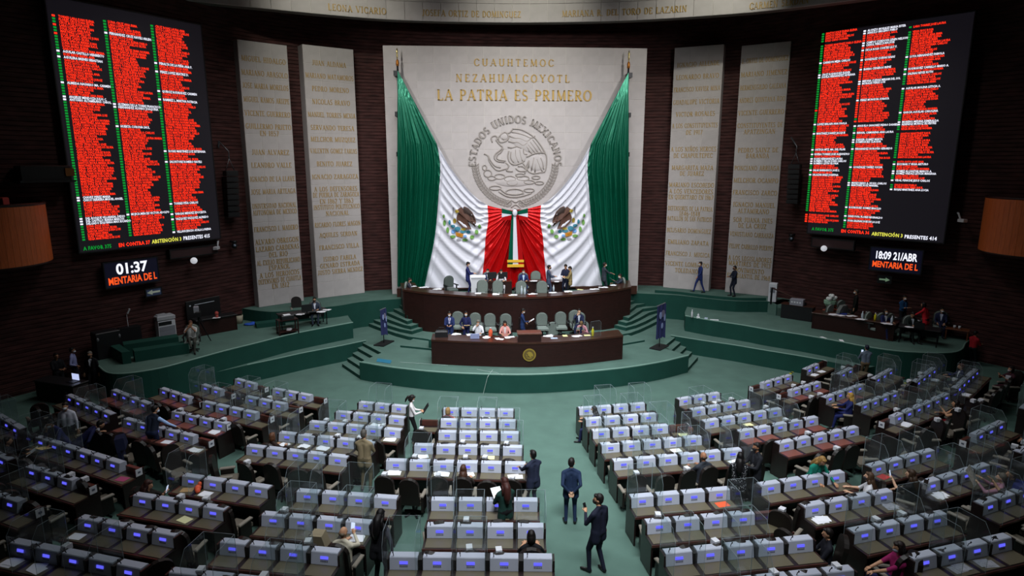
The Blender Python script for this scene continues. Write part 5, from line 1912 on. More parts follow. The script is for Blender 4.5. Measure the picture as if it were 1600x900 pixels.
def build(p):
    sl = p['slim']
    zp = .56 if p['sit'] else .94
    la = math.radians(p['lean'])
    u, f, r = Vector((0, math.sin(la), math.cos(la))), Vector((0, math.cos(la), -math.sin(la))), Vector((1, 0, 0))
    O = Vector((0, -.02 if not p['sit'] else -.06, zp))
    T = lambda x, y, z: O + r * x + f * y + u * z
    B = []                      # a, b, ra, rb, colour slot
    TOP, PAN, SKN, SHO, ARM, SHI = 0, 1, 2, 3, 4, 5
    w = sl
    B.append((T(-.075 * w, 0, 0), T(.075 * w, 0, 0), .115 * w, .115 * w, PAN))
    for s in (-1, 1):
        B.append((T(s * .06 * w, .0, .04), T(s * .07 * w, .01, .24), .108 * w, .106 * w, TOP))
        B.append((T(s * .07 * w, .01, .24), T(s * .09 * w, .0, .38), .108 * w, .10 * w, TOP))
        B.append((T(s * .15 * w, -.01, .445), T(0, -.01, .53), .055, .045, TOP))
        if p['coat'] and not p['sit']:
            B.append((T(s * .08 * w, 0, .03), T(s * .095 * w, .0, -.16), .108 * w, .108 * w, TOP))
    B.append((T(-.15 * w, -.005, .425), T(.15 * w, -.005, .425), .07, .07, TOP))
    B.append((T(0, .005, .535), T(0, .02, .61), .047, .047, SKN))
    # legs
    legs = []
    for s in (-1, 1):
        hipj = O + Vector((s * .09 * w, 0, -.02))
        if p['sit']:
            foot = Vector((s * .12, .42, .07))
            if p['cl'] and s > 0:
                foot = Vector((-.05, .62, .36))
            kn, an = ik(hipj, foot, .43, .43, (s * .15, .3, 1))
        else:
            foot = Vector((s * .11, s * p['stride'], .07))
            kn, an = ik(hipj, foot, .44, .44, (0, 1, .1))
        B.append((hipj, kn, .092 * w, .06, PAN))
        if p['skirt']:
            B[-1] = (hipj, kn, .11 * w, .095 * w, PAN)
        B.append((kn, an, .058, .042, SKN if p['shin'] == 'bare' else PAN))
        tipf = Vector((s * .05, .17, -.035)) if not (p['cl'] and s > 0 and p['sit']) else Vector((0, .16, .06))
        B.append((an + Vector((0, -.02, -.02)), an + tipf, .043, .032, SHO))
    # arms and hands
    hands = []
    for s, k in ((-1, p['L']), (1, p['R'])):
        tgt = k
        if isinstance(k, str):
            tgt = (SIT if p['sit'] else STAND)[k]
        tgt = Vector((s * tgt[0], tgt[1], tgt[2]))
        if not p['sit'] and p['lean'] and k not in ('reach', 'wide', 'down') and isinstance(k, str):
            d = tgt - O
            tgt = O + r * d.x + f * d.y + u * d.z
        sh = T(s * .185 * w, -.005, .42)
        el, wr = ik(sh, tgt, .285, .25, (s * .7, -.5, -.8) if k not in ('back',) else (s * .8, -.6, .1))
        B.append((sh, el, .056 * w, .045, ARM))
        B.append((el, wr, .042, .03, SKN if p['cuff'] else ARM))
        hands.append((s, el, wr))
    mb = MB()
    for a, b, r0, r1, c in B:
        capsule(mb, a, b, r0, r1)
    # head
    yw, pt = math.radians(p['hy']), math.radians(p['hp']) + la * .35
    RH = Matrix.Rotation(-yw, 3, 'Z') @ Matrix.Rotation(-pt, 3, 'X')
    hc = T(0, .03, .665)
    H = lambda x, y, z: hc + RH @ Vector((x, y, z))
    R4 = RH.to_4x4()
    mb.ell(H(0, 0, .012), (.074, .093, .105), 12, 8, M=R4)
    mb.ell(H(0, .028, -.05), (.055, .062, .066), 10, 6, M=R4)
    mb.ell(H(0, .098, -.012), (.015, .022, .03), 8, 6, M=R4)
    for s in (-1, 1):
        mb.ell(H(s * .077, -.004, -.008), (.014, .022, .032), 8, 6, M=R4)
    return B, mb, hands, H, R4, T, (O, r, f, u)


def finish_people():
    tmp = []
    for p in PEOPLE:
        p['parts'] = build(p)
        me = p['parts'][1].mesh('body_tmp', skin['m'])
        o = bpy.data.objects.new('body_tmp', me)
        COL.objects.link(o)
        m = o.modifiers.new('skin', 'REMESH')
        m.mode = 'VOXEL'
        m.voxel_size = p['vox']
        m = o.modifiers.new('soft', 'SMOOTH')
        m.factor = .5
        m.iterations = 2
        tmp.append(o)
    dg = bpy.context.evaluated_depsgraph_get()
    for p, o in zip(PEOPLE, tmp):
        me = bpy.data.meshes.new_from_object(o.evaluated_get(dg))
        B, _, hands, H, R4, T, (O, r, f, u) = p['parts']
        me.name = 'person'
        me.materials.clear()
        sk_ = skin[p['sk']]
        mats = [cloth(p['top']), cloth(p['pants']), sk_, shoe, cloth(p['arms']), cloth(p['shirt'] or WHITE), cloth(p['tie'] or p['shirt'] or WHITE), eye, mat('lips', '8a4a42', .5)]
        for m in mats:
            me.materials.append(m)
        n = len(me.polygons)
        co = np.empty(len(me.vertices) * 3)
        me.vertices.foreach_get('co', co)
        co = co.reshape(-1, 3)
        ce = np.empty(n * 3)
        me.polygons.foreach_get('center', ce)
        ce = ce.reshape(-1, 3)
        best = np.full(n, 9.0)
        idx = np.zeros(n, int)
        bones = list(B) + [(H(0, 0, .02), H(0, .02, -.05), .09, .07, 2)]
        for a, b, r0, r1, c in bones:
            a, b = np.array(a), np.array(b)
            d = b - a
            t = np.clip(((ce - a) @ d) / max(d @ d, 1e-9), 0, 1)
            dist = np.linalg.norm(ce - (a + t[:, None] * d), axis=1) - (r0 + (r1 - r0) * t)
            k = dist < best
            best[k] = dist[k]
            idx[k] = c
        rel = ce - np.array(O)
        lx, ly, lz = rel @ np.array(r), rel @ np.array(f), rel @ np.array(u)
        if p['shirt']:
            q = (idx == 0) & (ly > .04) & (lz > .16) & (lz < .56) & (np.abs(lx) < .012 + (lz - .16) * .16)
            idx[q] = 5
            if p['tie']:
                idx[q & (np.abs(lx) < .02)] = 6
        if p['dots']:
            rr = np.random.RandomState(3).rand(n)
            idx[(idx == 0) & (rr < .14)] = 5
        me.polygons.foreach_set('material_index', idx.astype(np.int32))
        me.polygons.foreach_set('use_smooth', [True] * n)
        # hands with five fingers, and eyes, joined to the same mesh
        mb = MB()
        for s, el, wr in hands:
            d = (wr - el).normalized()
            side = Vector((-s, 0, 0))
            side = (side - d * side.dot(d))
            side = side.normalized() if side.length > .2 else d.orthogonal().normalized()
            nrm = d.cross(side) * s
            if nrm.z > 0:
                nrm = -nrm
            pc = wr + d * .045
            M = Matrix((side, d, nrm)).transposed().to_4x4()
            mb.ell(pc, (.04, .055, .018), 10, 6, 2, M)
            mb.tube([wr - d * .04, wr + d * .02], [.028, .026], 8, 2)
            for k, (off, ln) in enumerate(((-.03, .062), (-.01, .074), (.01, .07), (.03, .055))):
                b0 = wr + d * .085 + side * off
                b1 = b0 + d * ln * .5 + nrm * ln * .18
                b2 = b1 + d * ln * .3 + nrm * ln * .42
                mb.tube([b0, b1, b2], [.0095, .0085, .007], 5, 2)
            b0 = wr + d * .03 - side * .035
            mb.tube([b0, b0 + d * .03 - side * .022 + nrm * .012, b0 + d * .06 - side * .018 + nrm * .025], [.012, .010, .008], 5, 2)
        for s in (-1, 1):
            mb.ell(H(s * .031, .083, .012), (.012, .009, .007), 6, 4, 7, R4)
        if not p['mask']:
            mb.ell(H(0, .086, -.062), (.024, .010, .007), 8, 5, 8, R4)
        bm = bmesh.new()
        bm.from_mesh(me)
        vs = [bm.verts.new(v) for v in mb.v]
        for fc, mi in zip(mb.f, mb.m):
            try:
                q = bm.faces.new([vs[i] for i in fc])
                q.material_index = mi
                q.smooth = True
            except ValueError:
                pass
        bm.to_mesh(me)
        bm.free()
        s = p['s']
        rz = p['rotz'] if p['rotz'] is not None else -math.radians(p['head'])
        ob = inst(me, 'person', None, p['loc'], rz)
        ob.scale = (s, s, s)
        tag(ob, p['label'], 'person')
        # hair
        st, hc = p['hair']
        if st != 'bald':
            mb = MB()
            mb.ell(H(0, -.022, .034), (.083, .092, .10), 14, 9, M=R4)
            if st == 'short':
                mb.ell(H(0, -.045, -.01), (.076, .06, .075), 12, 7, M=R4)
                mb.ell(H(0, .045, .085), (.06, .045, .032), 10, 6, M=R4)
            else:
                mb.ell(H(0, .04, .085), (.064, .048, .034), 10, 6, M=R4)
                for sx in (-1, 1):
                    mb.ell(H(sx * .066, -.01, -.03), (.026, .05, .10), 10, 6, M=R4)
                mb.ell(H(0, -.06, -.03), (.078, .055, .10), 12, 8, M=R4)
            if st == 'long':
                mb.tube([H(0, -.055, -.02), H(0, -.085, -.12), T(0, -.125, .38), T(0, -.125, .24)], [.075, .082, .085, .04], 10)
                for sx in (-1, 1):
                    mb.tube([H(sx * .06, -.02, -.04), H(sx * .075, -.03, -.13), T(sx * .10, -.07, .40)], [.035, .04, .02], 8)
            if st == 'pony':
                mb.tube([H(0, -.09, .05), H(0, -.15, 0), H(0, -.16, -.12), H(0, -.14, -.22)], [.03, .04, .04, .012], 8)
            mb.obj('hair', hairm(hc), ob, True)
        else:
            mb = MB()
            mb.ell(H(0, -.045, -.012), (.080, .055, .045), 12, 7, M=R4)
            mb.obj('hair', hairm(hc), ob, True)
        if p['mask']:
            mb = MB()
            mb.ell(H(0, .05, -.045), (.061, .064, .052), 12, 8, M=R4)
            for sx in (-1, 1):
                mb.tube([H(sx * .055, .06, -.03), H(sx * .079, .0, -.005)], .004, 4)
            mb.obj('face_mask', mat('mask_' + p['mask'], p['mask'], .8), ob, True)
        # what they hold is a thing of its own, placed at the hand
        if p['hold']:
            kind, lab, hs = p['hold']
            hw = [h for h in hands if h[0] == hs][0]
            d = (hw[2] - hw[1]).normalized()
            Wm = Matrix.Translation(p['loc']) @ Matrix.Rotation(rz, 4, 'Z') @ Matrix.Scale(s, 4)
            pos = Wm @ (hw[2] + d * .10 + Vector((0, .015, .02)))
            mb = MB()
            nm, cat, mm = 'phone', 'phone', black
            tiltM = Matrix.Rotation(math.radians(-55), 4, 'X')
            if kind == 'phone':
                mb.cbox(-.037, .037, -.005, .005, -.07, .08, .002, 0, Matrix.Rotation(-.4, 4, 'X'))
            elif kind == 'phone_lit':
                mb.cbox(-.042, .042, -.005, .005, -.07, .1, .002, 0, Matrix.Rotation(-.25, 4, 'X'))
                mm = mat('lit_phone_back', 'cfdcf0', .4, emit=('cfe0ff', .7))
            elif kind == 'sheet':
                nm, cat, mm = 'paper_sheet', 'paper', paper_m
                mb.box(-.12, .12, -.16, .16, -.002, .002, 0, Matrix.Rotation(.55, 4, 'X'))
            elif kind == 'news':
                nm, cat, mm = 'newspaper', 'newspaper', mat('newsprint', 'a3a49c', .8, noise=(18, .35))
                mb.box(-.30, .12, -.004, .004, -.12, .30, 0, Matrix.Rotation(-.55, 4, 'X'))
            elif kind == 'folder':
                nm, cat, mm = 'folder', 'folder', black
                mb.box(-.13, .13, -.012, .012, -.08, .26, 0, Matrix.Rotation(-.6, 4, 'X'))
            elif kind == 'yellow':
                nm, cat, mm = 'paper_sheet', 'paper', mat('buff_paper', 'cbb277', .8)
                mb.box(-.14, .14, -.17, .17, -.004, .004, 0, Matrix.Rotation(.2, 4, 'X'))
            elif kind == 'camera':
                nm, cat, mm = 'photo_camera', 'camera', black
                mb.cbox(-.08, .08, -.05, .05, -.05, .06, .01)
                mb.tube([(0, .03, 0), (0, .16, 0)], .04, 8)
            q = mb.obj(nm, mm, None, False, pos, rz)
            tag(q, lab, cat)
        p['obj'] = ob
    for o in tmp:
        me = o.data
        bpy.data.objects.remove(o)
        bpy.data.meshes.remove(me)


def ground(px, py):
    z = .6
    for _ in range(30):
        q = at(px, py, z)
        z = .6 * z + .4 * tier(math.hypot(q[0], q[1] - YC))
    z = tier(math.hypot(q[0], q[1] - YC))
    q = at(px, py, z)
    return (q[0], q[1], z)


def up(px, py, zf, h=1.72):
    q = at(px, py, zf + h)
    return (q[0], q[1], zf)


def seat(b, i, k, dy=-.74, dx=0.0):
    s = SEATS[(b, i, k)]
    x, y = local(s, dx, dy)
    return (x, y, s[2])


def sitter(b, i, k, dy=-.74, dx=0.0):
    NOCHAIR.add((b, i, k))
    return seat(b, i, k, dy, dx)


def hdg(b, i, k):
    return -math.degrees(SEATS[(b, i, k)][3])


W_, LB = 'd5d8de', '9fc0dd'
# --- standing on the floor of the chamber
person('dark suited man with a black mask holding a phone, standing alone in the central aisle', ground(932, 894), -38, top='191d2e', shirt='b9bcc4', mask='0e0e10', R='down', L='chest', hy=-35, scale=1.05, stride=-.10, vox=.016, hold=('phone', 'black phone held at the chest of the man in the central aisle', -1))
person('man in a navy suit with hands clasped behind his back in the central aisle', ground(891, 818), 6, top='1a2a45', L='back', R='back', sk='l', scale=1.02, hp=6, hy=12, vox=.016)
person('woman in a white blouse with a ponytail reading a black folder between two front blocks', up(643, 616, .2), 82, top='d3d0d2', pants=BLK, hair=('pony', '15110f'), mask='dfe3e8', L='front', R='front', hp=30, slim=.9, coat=False, scale=.98, hold=('folder', 'black folder in the hands of the woman in the white blouse', 1))
person('grey haired man in a tan suit seen from behind standing at a desk end', up(568, 676, .65), 12, top='7d7158', pants='5d543f', hair=('short', '4a4742'), L='front', R='front', hp=20, scale=1.04, vox=.018)
person('man in a dark vest and pale blue sleeves leaning over a desk with spread arms', up(234, 642, .65, 1.64), 14, top='1d2434', arms='a4c2ee', pants='1b2440', mask='c9d8e8', L='wide', R='wide', lean=18, hy=35, scale=1.02, vox=.018, coat=False)
person('man in a white shirt with a white mask standing behind the navy suited leaning man', up(101, 629, .65), 172, top='c9cbd8', pants='1a1c26', mask='e6e8ea', L='down', R='down', coat=False)
person('man in a navy suit with a hand on his chin leaning towards two seated men', up(92, 655, .70, 1.58), 205, top='1b2358', shirt='2a2c38', L='reach', R='face', lean=22, hp=12, mask='c9d0d8', hold=('yellow', 'buff paper held over a desk by the navy suited leaning man', -1))
person('person in a navy suit bending away beside the navy suited leaning man', up(122, 662, .66, 1.48), 60, top='171c40', hair=('short', '0d0b0b'), lean=52, L='reach', R='down')
person('bent woman with long black hair and grey patterned sleeves at the end of a desk', up(590, 812, .96, 1.56), 20, top='131318', arms='4a4a55', hair=('long', '0b090a'), L='front', R='down', lean=9, hp=34, slim=.95, vox=.018)
person('man in a dark suit clapping at the aisle end of a desk', up(833, 704, .65), -28, top='20263a', hair=('short', '0e0c0c'), L='fwd', R='fwd', vox=.018, coat=True)
person('woman with red brown hair and a dark green top standing at a desk', up(789, 751, .82, 1.66), 340, top='16352f', pants='141518', hair=('long', '3a1c18'), L='front', R='front', hp=25, slim=.95, hold=('sheet', 'white leaflet in the hands of the woman in dark green', -1), vox=.018)
person('woman with long black hair in a black dotted jacket seen from behind', up(1157, 712, .65, 1.64), 24, top='15161a', shirt='b9bbc0', dots=True, pants='26272c', hair=('long', '0d0a0b'), L='front', R='front', slim=1.0, vox=.018)
person('man in a dark suit and black mask facing the woman in the dotted jacket', up(1183, 692, .65), 262, top='17191f', shirt='22252c', mask='0d0d0f', sk='d', L='front', R='front', vox=.018)
person('blonde woman in a green jacket leaning on a desk console', up(1272, 711, .66, 1.56), 168, top='0f7562', pants='15171c', hair=('long', '8a6a3a'), L='reach', R='front', lean=24, hp=25, slim=.95, vox=.018)
person('man in a grey shirt, cap and khaki trousers filming towards the long table', (14.3, 24.35, .2), 10, top='5c6878', pants='6a5a44', hair=('short', '14182a'), L='chest', R='face', coat=False, hold=('phone_lit', 'lit phone raised by the man in the grey shirt', -1))
person('man in a red polo shirt walking below the platform on the long table side', (19.75, 25.15, .51), 80, top='9c1a24', pants='14151a', cuff=True, L='front', R='front', hair=('short', '14100e'), coat=False, hp=20)
person('man in a pale blue shirt and white mask standing beside the press laptop', (-18.45, 24.95, .51), 70, top='8d93c0', pants='171a28', mask='d0d8e0', sk='d', coat=False, L='down', R='hip')
person('grey haired man in a dark suit and white shirt beside the press laptop', (-17.45, 24.4, .5), 178, top='0e0f14', shirt='c9cdd6', mask='15100f', hair=('short', '6d675f'), L='down', R='down', stride=.05)
person('dark clothed man standing behind the man in the pale blue shirt', (-18.6, 24.2, .52), 120, top='101116', hair=('short', '100d0c'), L='front', R='front', sk='d')
person('man in a red shirt seated at the dim end of the tripod camera side', (-20.2, 25.4, .65), 95, sit=True, top='7a1620', pants='111216', hair=('short', '5a4a3a'), L='phone', R='phone', cuff=True)
# --- walkway under the pillars
person('man in a blue suit walking along the walkway past a pillar', at(1092, 457, 2.2), 272, top='1f2f66', hair=('short', '14110f'), mask='dfe2e6', stride=.26, L='swing', R='swingb', scale=1.04)
person('man in a dark navy suit standing on the walkway in front of the outer pillar', at(1145, 463, 2.2), 265, top='161b2c', mask='101114', sk='d', L='front', R='front', scale=1.0, stride=.06)
# --- upper stage
UPF = 2.5
person('clerk in a dark suit seated at the lectern end of the upper table', up(641, 437, 2.2, 1.25), 95, sit=True, top='2a2c38', shirt=W_, mask='17181c', L='desk', R='desk', hp=20)
person('man in a navy blue suit standing beside the white lectern', up(731, 409, UPF, 1.80), 92, top='1f2658', mask='cfd6de', L='front', R='front', hp=20, scale=1.04)
person('official in a navy suit seated behind the first monitor under the flags', up(762, 421.5, UPF, 1.30), 180, sit=True, top='202a50', shirt=W_, mask='cfdbe6', L='desk', R='desk', hp=12)
person('official in a white top seated behind the second monitor under the flags', up(783, 422.5, UPF, 1.30), 180, sit=True, top='c4c3c8', mask='e0d9da', L='desk', R='desk', hp=15, sk='l')
person('official in navy suit and pale blue shirt seated at the middle desk under the flags', up(818, 422.5, UPF, 1.30), 180, sit=True, top='1b2856', shirt='b5cbe0', mask='b9c2cc', L='desk', R='desk')
person('man in a grey suit facing the two men over the papers on the upper stage', up(858, 414, UPF, 1.76), 85, top='3a4358', mask='1b1c20', L='front', R='front', scale=1.02)
person('man in a dark navy suit bent over papers beside the tan jacket', up(884, 413, UPF, 1.72), 215, top='1b2036', L='front', R='front', hp=30, hair=('short', '17120f'))
person('man in a tan jacket and black trousers reading on the upper stage', up(891, 416.5, UPF, 1.68), 278, top='84744c', pants='121316', hair=('short', '17120f'), L='front', R='front', hp=25, scale=.98, hold=('sheet', 'white sheet held by the man in the tan jacket', 1))
person('man in dark grey suit handing something over at the far end of upper table', up(945, 410, UPF, 1.76), 80, top='2e353e', mask='dfe3e6', L='fwd', R='fwd', scale=1.02)
person('clerk in a dark suit reading papers, seated at the far end of the upper table', up(968, 429, 2.2, 1.30), 265, sit=True, top='2a3440', mask='dfe3e6', L='paper', R='desk', hp=20, hold=('sheet', 'large white sheet held by the clerk at the far end of the upper table', -1))
# --- behind the lower table
LF = .89
person('man in navy suit and white mask looking at his phone behind the lower table', up(702, 487.5, LF, 1.70), 180, top='232f5c', shirt='c8cde0', tie='6d5c8c', mask='e8eaec', L='front', R='front', hp=10, hold=('phone', 'dark phone of the navy suited man behind the lower table', 1))
person('woman in a dark navy suit holding a folder behind the lower table', up(728, 488.5, LF, 1.66), 178, top='1a1f48', shirt='2a2f60', mask='dfe6ee', hair=('long', '121015'), L='front', R='hip', slim=.92, hold=('yellow', 'pale folder held by the woman in the navy suit', -1))
person('woman with short grey hair in a white blouse seated at the lower table', up(747, 503, LF, 1.26), 185, sit=True, top='d6d6dc', hair=('bob', '6d6a62'), mask='cfdbea', L='desk', R='face', hp=12, coat=False)
person('woman with an orange mask and pink striped blouse seated at the lower table', up(789, 505.5, LF, 1.22), 180, sit=True, top='d2938c', shirt='dcd6d6', mask='d8512c', hair=('long', '151010'), L='desk', R='desk', hp=18, slim=.92, coat=False)
person('man in a blue suit with a paper in his hand walking to the podium', up(817, 481, LF, 1.76), 95, top='22345e', mask='e2e8ee', L='hip', R='front', hp=25, hold=('sheet', 'white paper in the hand of the man walking to the podium', 1))
person('navy suited man, hand at his face, seated in back row behind the lower table', up(905, 484.5, 1.3, 1.30), 195, sit=True, top='1b2340', shirt='c5cbd6', sk='l', L='lap', R='face', hair=('short', '120f0e'), hy=-10)
person('woman in a pink checked blouse bent over papers at the lower table', up(910, 502.5, LF, 1.16), 200, sit=True, top='c08a94', hair=('short', '6a5232'), L='desk', R='desk', lean=28, hp=30, slim=.95, coat=False)
# --- tripod camera side platform
PF = 1.6
person('cameraman in a white T-shirt with a red cap sitting on a folding chair', up(297, 503, PF, 1.30), 165, sit=True, top='a9a9a6', pants='3b3c36', cuff=True, sk='d', hair=('short', '5a3a30'), L='face', R='face', cross_legs=True, coat=False)
person('man in dark grey suit and black mask seated at a black table with papers', up(491, 465.5, PF, 1.32), 168, sit=True, top='2f3848', shirt='cfd3de', mask='0e0f12', L='desk', R='desk')
# --- long table side platform
person('tall man in a black suit standing behind the long table', up(1339, 450, PF, 1.88), 300, top='10130f', mask='dfe3e6', hair=('short', '3a3630'), L='down', R='down', scale=1.05)
person('woman in a blue sweater and white mask standing with folded arms behind the long table', up(1414, 461, PF, 1.74), 178, top='1d4a74', pants='111318', mask='e8eaec', hair=('short', '14100f'), L='cross', R='cross', slim=.95, coat=False)
person('person in a bright red jacket seen from behind at the end of the long table', up(1449, 475, PF, 1.66), 330, top='c4202c', pants='14151a', hair=('bob', '131011'), L='reach', R='hip', lean=12)
person('navy suited man with large white mask sitting cross-legged at the end of the long table', up(1473, 479, PF, 1.40), 215, sit=True, top='1c2342', shirt='b7c1d6', mask='e8eaec', L='lap', R='lap', hy=-25, cross_legs=True)
person('woman in a navy top seated between the bottles at the long table', up(1385, 487, PF, 1.24), 178, sit=True, top='1c2450', shirt='c9ccd8', mask='c9cdd2', hair=('long', '15100e'), L='desk', R='desk', slim=.92)
person('man in dark green jacket and white shirt seated at the black folding table laptop', up(1427, 492, PF, 1.22), 185, sit=True, top='15221f', shirt='c3c9d4', hair=('short', '14100e'), L='desk', R='desk', hp=25)
# --- seated delegates
person('bald man in a white shirt holding up a bright phone at a desk', sitter('L', 7, 3), hdg('L', 7, 3) + 4, sit=True, top='c6c0ac', pants='4a4a48', hair=('bald', '6a5c4c'), L='desk', R='phone', hp=10, hy=20, vox=.018, coat=False, hold=('phone_lit', 'bright phone held up by the bald man in the white shirt', 1))
person('woman with long brown hair seated in the middle of the aisle front block', sitter('M', 5, 3, -.82), hdg('M', 5, 3), sit=True, top='2a2420', hair=('long', '40281c'), L='desk', R='desk', slim=.92)
person('dark haired woman seen from above with bare shoulders next to the central aisle', sitter('M', 7, 3, -.70), hdg('M', 7, 3), sit=True, top='17181c', cuff=True, hair=('bob', '120d0c'), L='desk', R='desk', slim=.95, hp=20)
person('bald man in a dark grey suit seated with his back turned across the central aisle', sitter('R', 5, 3), hdg('R', 5, 3) - 6, sit=True, top='2b3038', sk='d', hair=('bald', '3a2c22'), L='desk', R='desk', vox=.018, scale=1.05)
person('woman in a white T-shirt turned sideways in her chair', sitter('S', 6, 3, -.72, .28), hdg('S', 6, 3) - 48, sit=True, top='cdced2', cuff=True, sk='l', hair=('long', '4a3626'), mask='2a2b30', L='desk', R='desk', slim=.95, coat=False, hp=-8)
person('woman in a black top with bare arms lifting a phone beside a black chair back', up(1421, 737, .96, 1.28), 312, sit=True, top='101014', cuff=True, sk='l', hair=('long', '3a2a1e'), L='phone', R='lap', slim=.95, hold=('phone_lit', 'pale phone lifted by the woman in the black top', -1))
person('man in a pink shirt reading a newspaper', sitter('U', 7, 2, -.80, -.05), hdg('U', 7, 2) - 20, sit=True, top='a8788c', pants='2a3448', sk='l', hair=('short', '5a564e'), L='paper', R='paper', coat=False, hold=('news', 'newspaper held up by the man in the pink shirt', -1))
person('woman in a magenta blouse lounging with folded hands', up(1402, 854, 1.11, 1.24), 285, sit=True, top='8a1a55', cuff=True, pants='2a2a58', sk='m', hair=('bob', '1c1210'), mask='8c8f9c', L='knee', R='knee', slim=.98, coat=False, vox=.018, hp=10)
person('blonde woman in a navy top seated at the third row of the third block', sitter('T', 3, 0, -.72), hdg('T', 3, 0) - 40, sit=True, top='1c2458', hair=('long', 'a8843c'), L='desk', R='desk', slim=.92)
person('woman in a white sleeveless top and red skirt reading at her desk', sitter('T', 5, 3, -.8), hdg('T', 5, 3) - 30, sit=True, top='c9c3c6', pants='8a1424', shin='bare', cuff=True, arms='b88a6a', sk='m', hair=('long', '1a1210'), L='phone', R='desk', slim=.92, skirt=True, coat=False, hold=('news', 'grey printed page held by the woman in the red skirt', -1))
person('woman in a maroon top gesturing with both hands in the outer block', sitter('X', 5, 4, -1.0, .3), hdg('X', 5, 4) - 45, sit=True, top='3a1a24', cuff=True, hair=('bob', '1a1311'), mask='b9aeb0', L='paper', R='phone', slim=.95)
person('person in navy and white top seated in the outer front block, long table side', sitter('X', 4, 3, -.8, .35), hdg('X', 4, 3) - 30, sit=True, top='1b2344', shirt=W_, hair=('short', '5a2a20'), L='desk', R='desk')
person('man in black with white mask seated at the dim end of fourth rear block', sitter('V', 6, 2, -.8, .35), hdg('V', 6, 2) - 60, sit=True, top='0c0d10', mask='c9c3c6', L='lap', R='lap', hair=('short', '140f0d'))
person('fair haired person in orange scarf seated in the first row of aisle front block', sitter('M', 1, 0, -.74), hdg('M', 1, 0) + 150 - 150, sit=True, top='8a3a34', shirt='c9342c', hair=('bob', 'a27c4c'), L='desk', R='desk', slim=.9)
person('brown haired person lying low in a plain end seat of the third row', sitter('R', 3, 'R', -.78), hdg('R', 3, 'R') - 20, sit=True, top='23181a', hair=('short', '6a4636'), L='lap', R='lap', scale=.93)
person('dark haired person with a white mask seated at the aisle corner of the first row', sitter('R', 1, 0, -.78), hdg('R', 1, 0) - 60, sit=True, top='252c50', mask='cfd3d8', hair=('long', '23201f'), L='desk', R='desk', slim=.92)
person('dark suited man seated at a dim desk facing the navy suited leaning man', sitter('E', 6, 0, -.76, -.1), hdg('E', 6, 0) + 30, sit=True, top='11131a', hair=('short', '0f0c0b'), L='desk', R='desk', hold=('sheet', 'white sheet in the hand of the seated dark suited man', 1))
person('second dark suited man seated close behind the seated man at the dim desk', sitter('E', 6, 0, -1.15, -.75), hdg('E', 6, 0) + 35, sit=True, top='0f1016', hair=('short', '0f0c0b'), L='lap', R='lap')
person('woman with auburn hair holding a pale phone at the rear third block', sitter('D', 6, 0, -.95, -.35), hdg('D', 6, 0) + 70, sit=True, top='1c1816', hair=('long', '3a201a'), L='phone', R='phone', slim=.9, hp=15, hold=('phone_lit', 'pale phone in the hands of the woman with auburn hair', 1))
person('delegate with brown hair resting at a cluttered desk in the fourth row', sitter('L', 4, 0, -.74), hdg('L', 4, 0), sit=True, top='2a1c18', hair=('bob', '5a3a26'), L='desk', R='desk', slim=.9)
person('delegate in blue jeans slouching at the end of the rear aisle block', up(1290, 838, 1.11, 1.1), 290, sit=True, top='171922', pants='202a58', L='lap', R='lap', hair=('short', '15100e'), scale=.95)
person('dark dressed delegate seated at the far edge of the rear third block', up(1578, 742, 1.11, 1.2), 300, sit=True, top='121318', cuff=True, L='phone', R='lap', hair=('short', '15100e'))
# every seated person has a chair under them; then the empty chairs
for p in PEOPLE:
    if p['sit']:
        z = p['loc'][2]
        short = p['label'].split(' seated')[0].split(' holding')[0].split(' reading')[0].split(' lounging')[0]
        short = ' '.join(short.split()[:8]) if z < 1.5 else ' '.join(p['label'].split()[:11])
        if z < 1.5 and abs(z - LF) > .005 and abs(z - 1.3) > .005:
            delegate_chair('dark leather chair under the ' + short, p['loc'], -math.radians(p['head']), 'occupied delegate chairs')
        else:
            dup(RC, p['loc'], -math.radians(p['head']), 'grey chair under the ' + short, 'occupied chairs of the officials')
for (b, i, k), s_ in list(SEATS.items()):
    furnish(b, i, k, s_)
finish_people()

# ------------------------------------------------------------------ platform on the tripod camera side
def table(label, a, b, depth, h, z, m_top, m_leg, closed=True, name='table'):
    """table along the line a-b (its audience side), going back by depth"""
    a, b = Vector(a[:2]), Vector(b[:2])
    W = (b - a).length
    rz = math.atan2(b.y - a.y, b.x - a.x)
    t = thing(name, label, 'table', (a.x, a.y, z), rz)
    mb = MB()
    mb.cbox(-.04, W + .04, -.04, depth + .02, h - .045, h, .008)
    mb.obj('table_top', m_top, t)
    if closed:
        mb = MB()
        mb.box(.03, W - .03, .02, .05, .01, h - .05)
        mb.obj('front_panel', m_leg, t)
        for x in (0, W - .04):
            mb = MB()
            mb.box(x, x + .04, .0, depth, .004, h - .05)
            mb.obj('end_panel', m_leg, t)
    else:
        for x in (.05, W - .05):
            for y in (.04, depth - .04):
                mb = MB()
                mb.tube([(x, y, .004), (x, y, h - .05)], .025, 6)
                mb.obj('leg', m_leg, t)
        mb = MB()
        mb.box(.05, W - .05, depth * .6, depth * .6 + .02, h * .45, h - .05)
        mb.obj('modesty_panel', m_leg, t)
    return t, rz, W


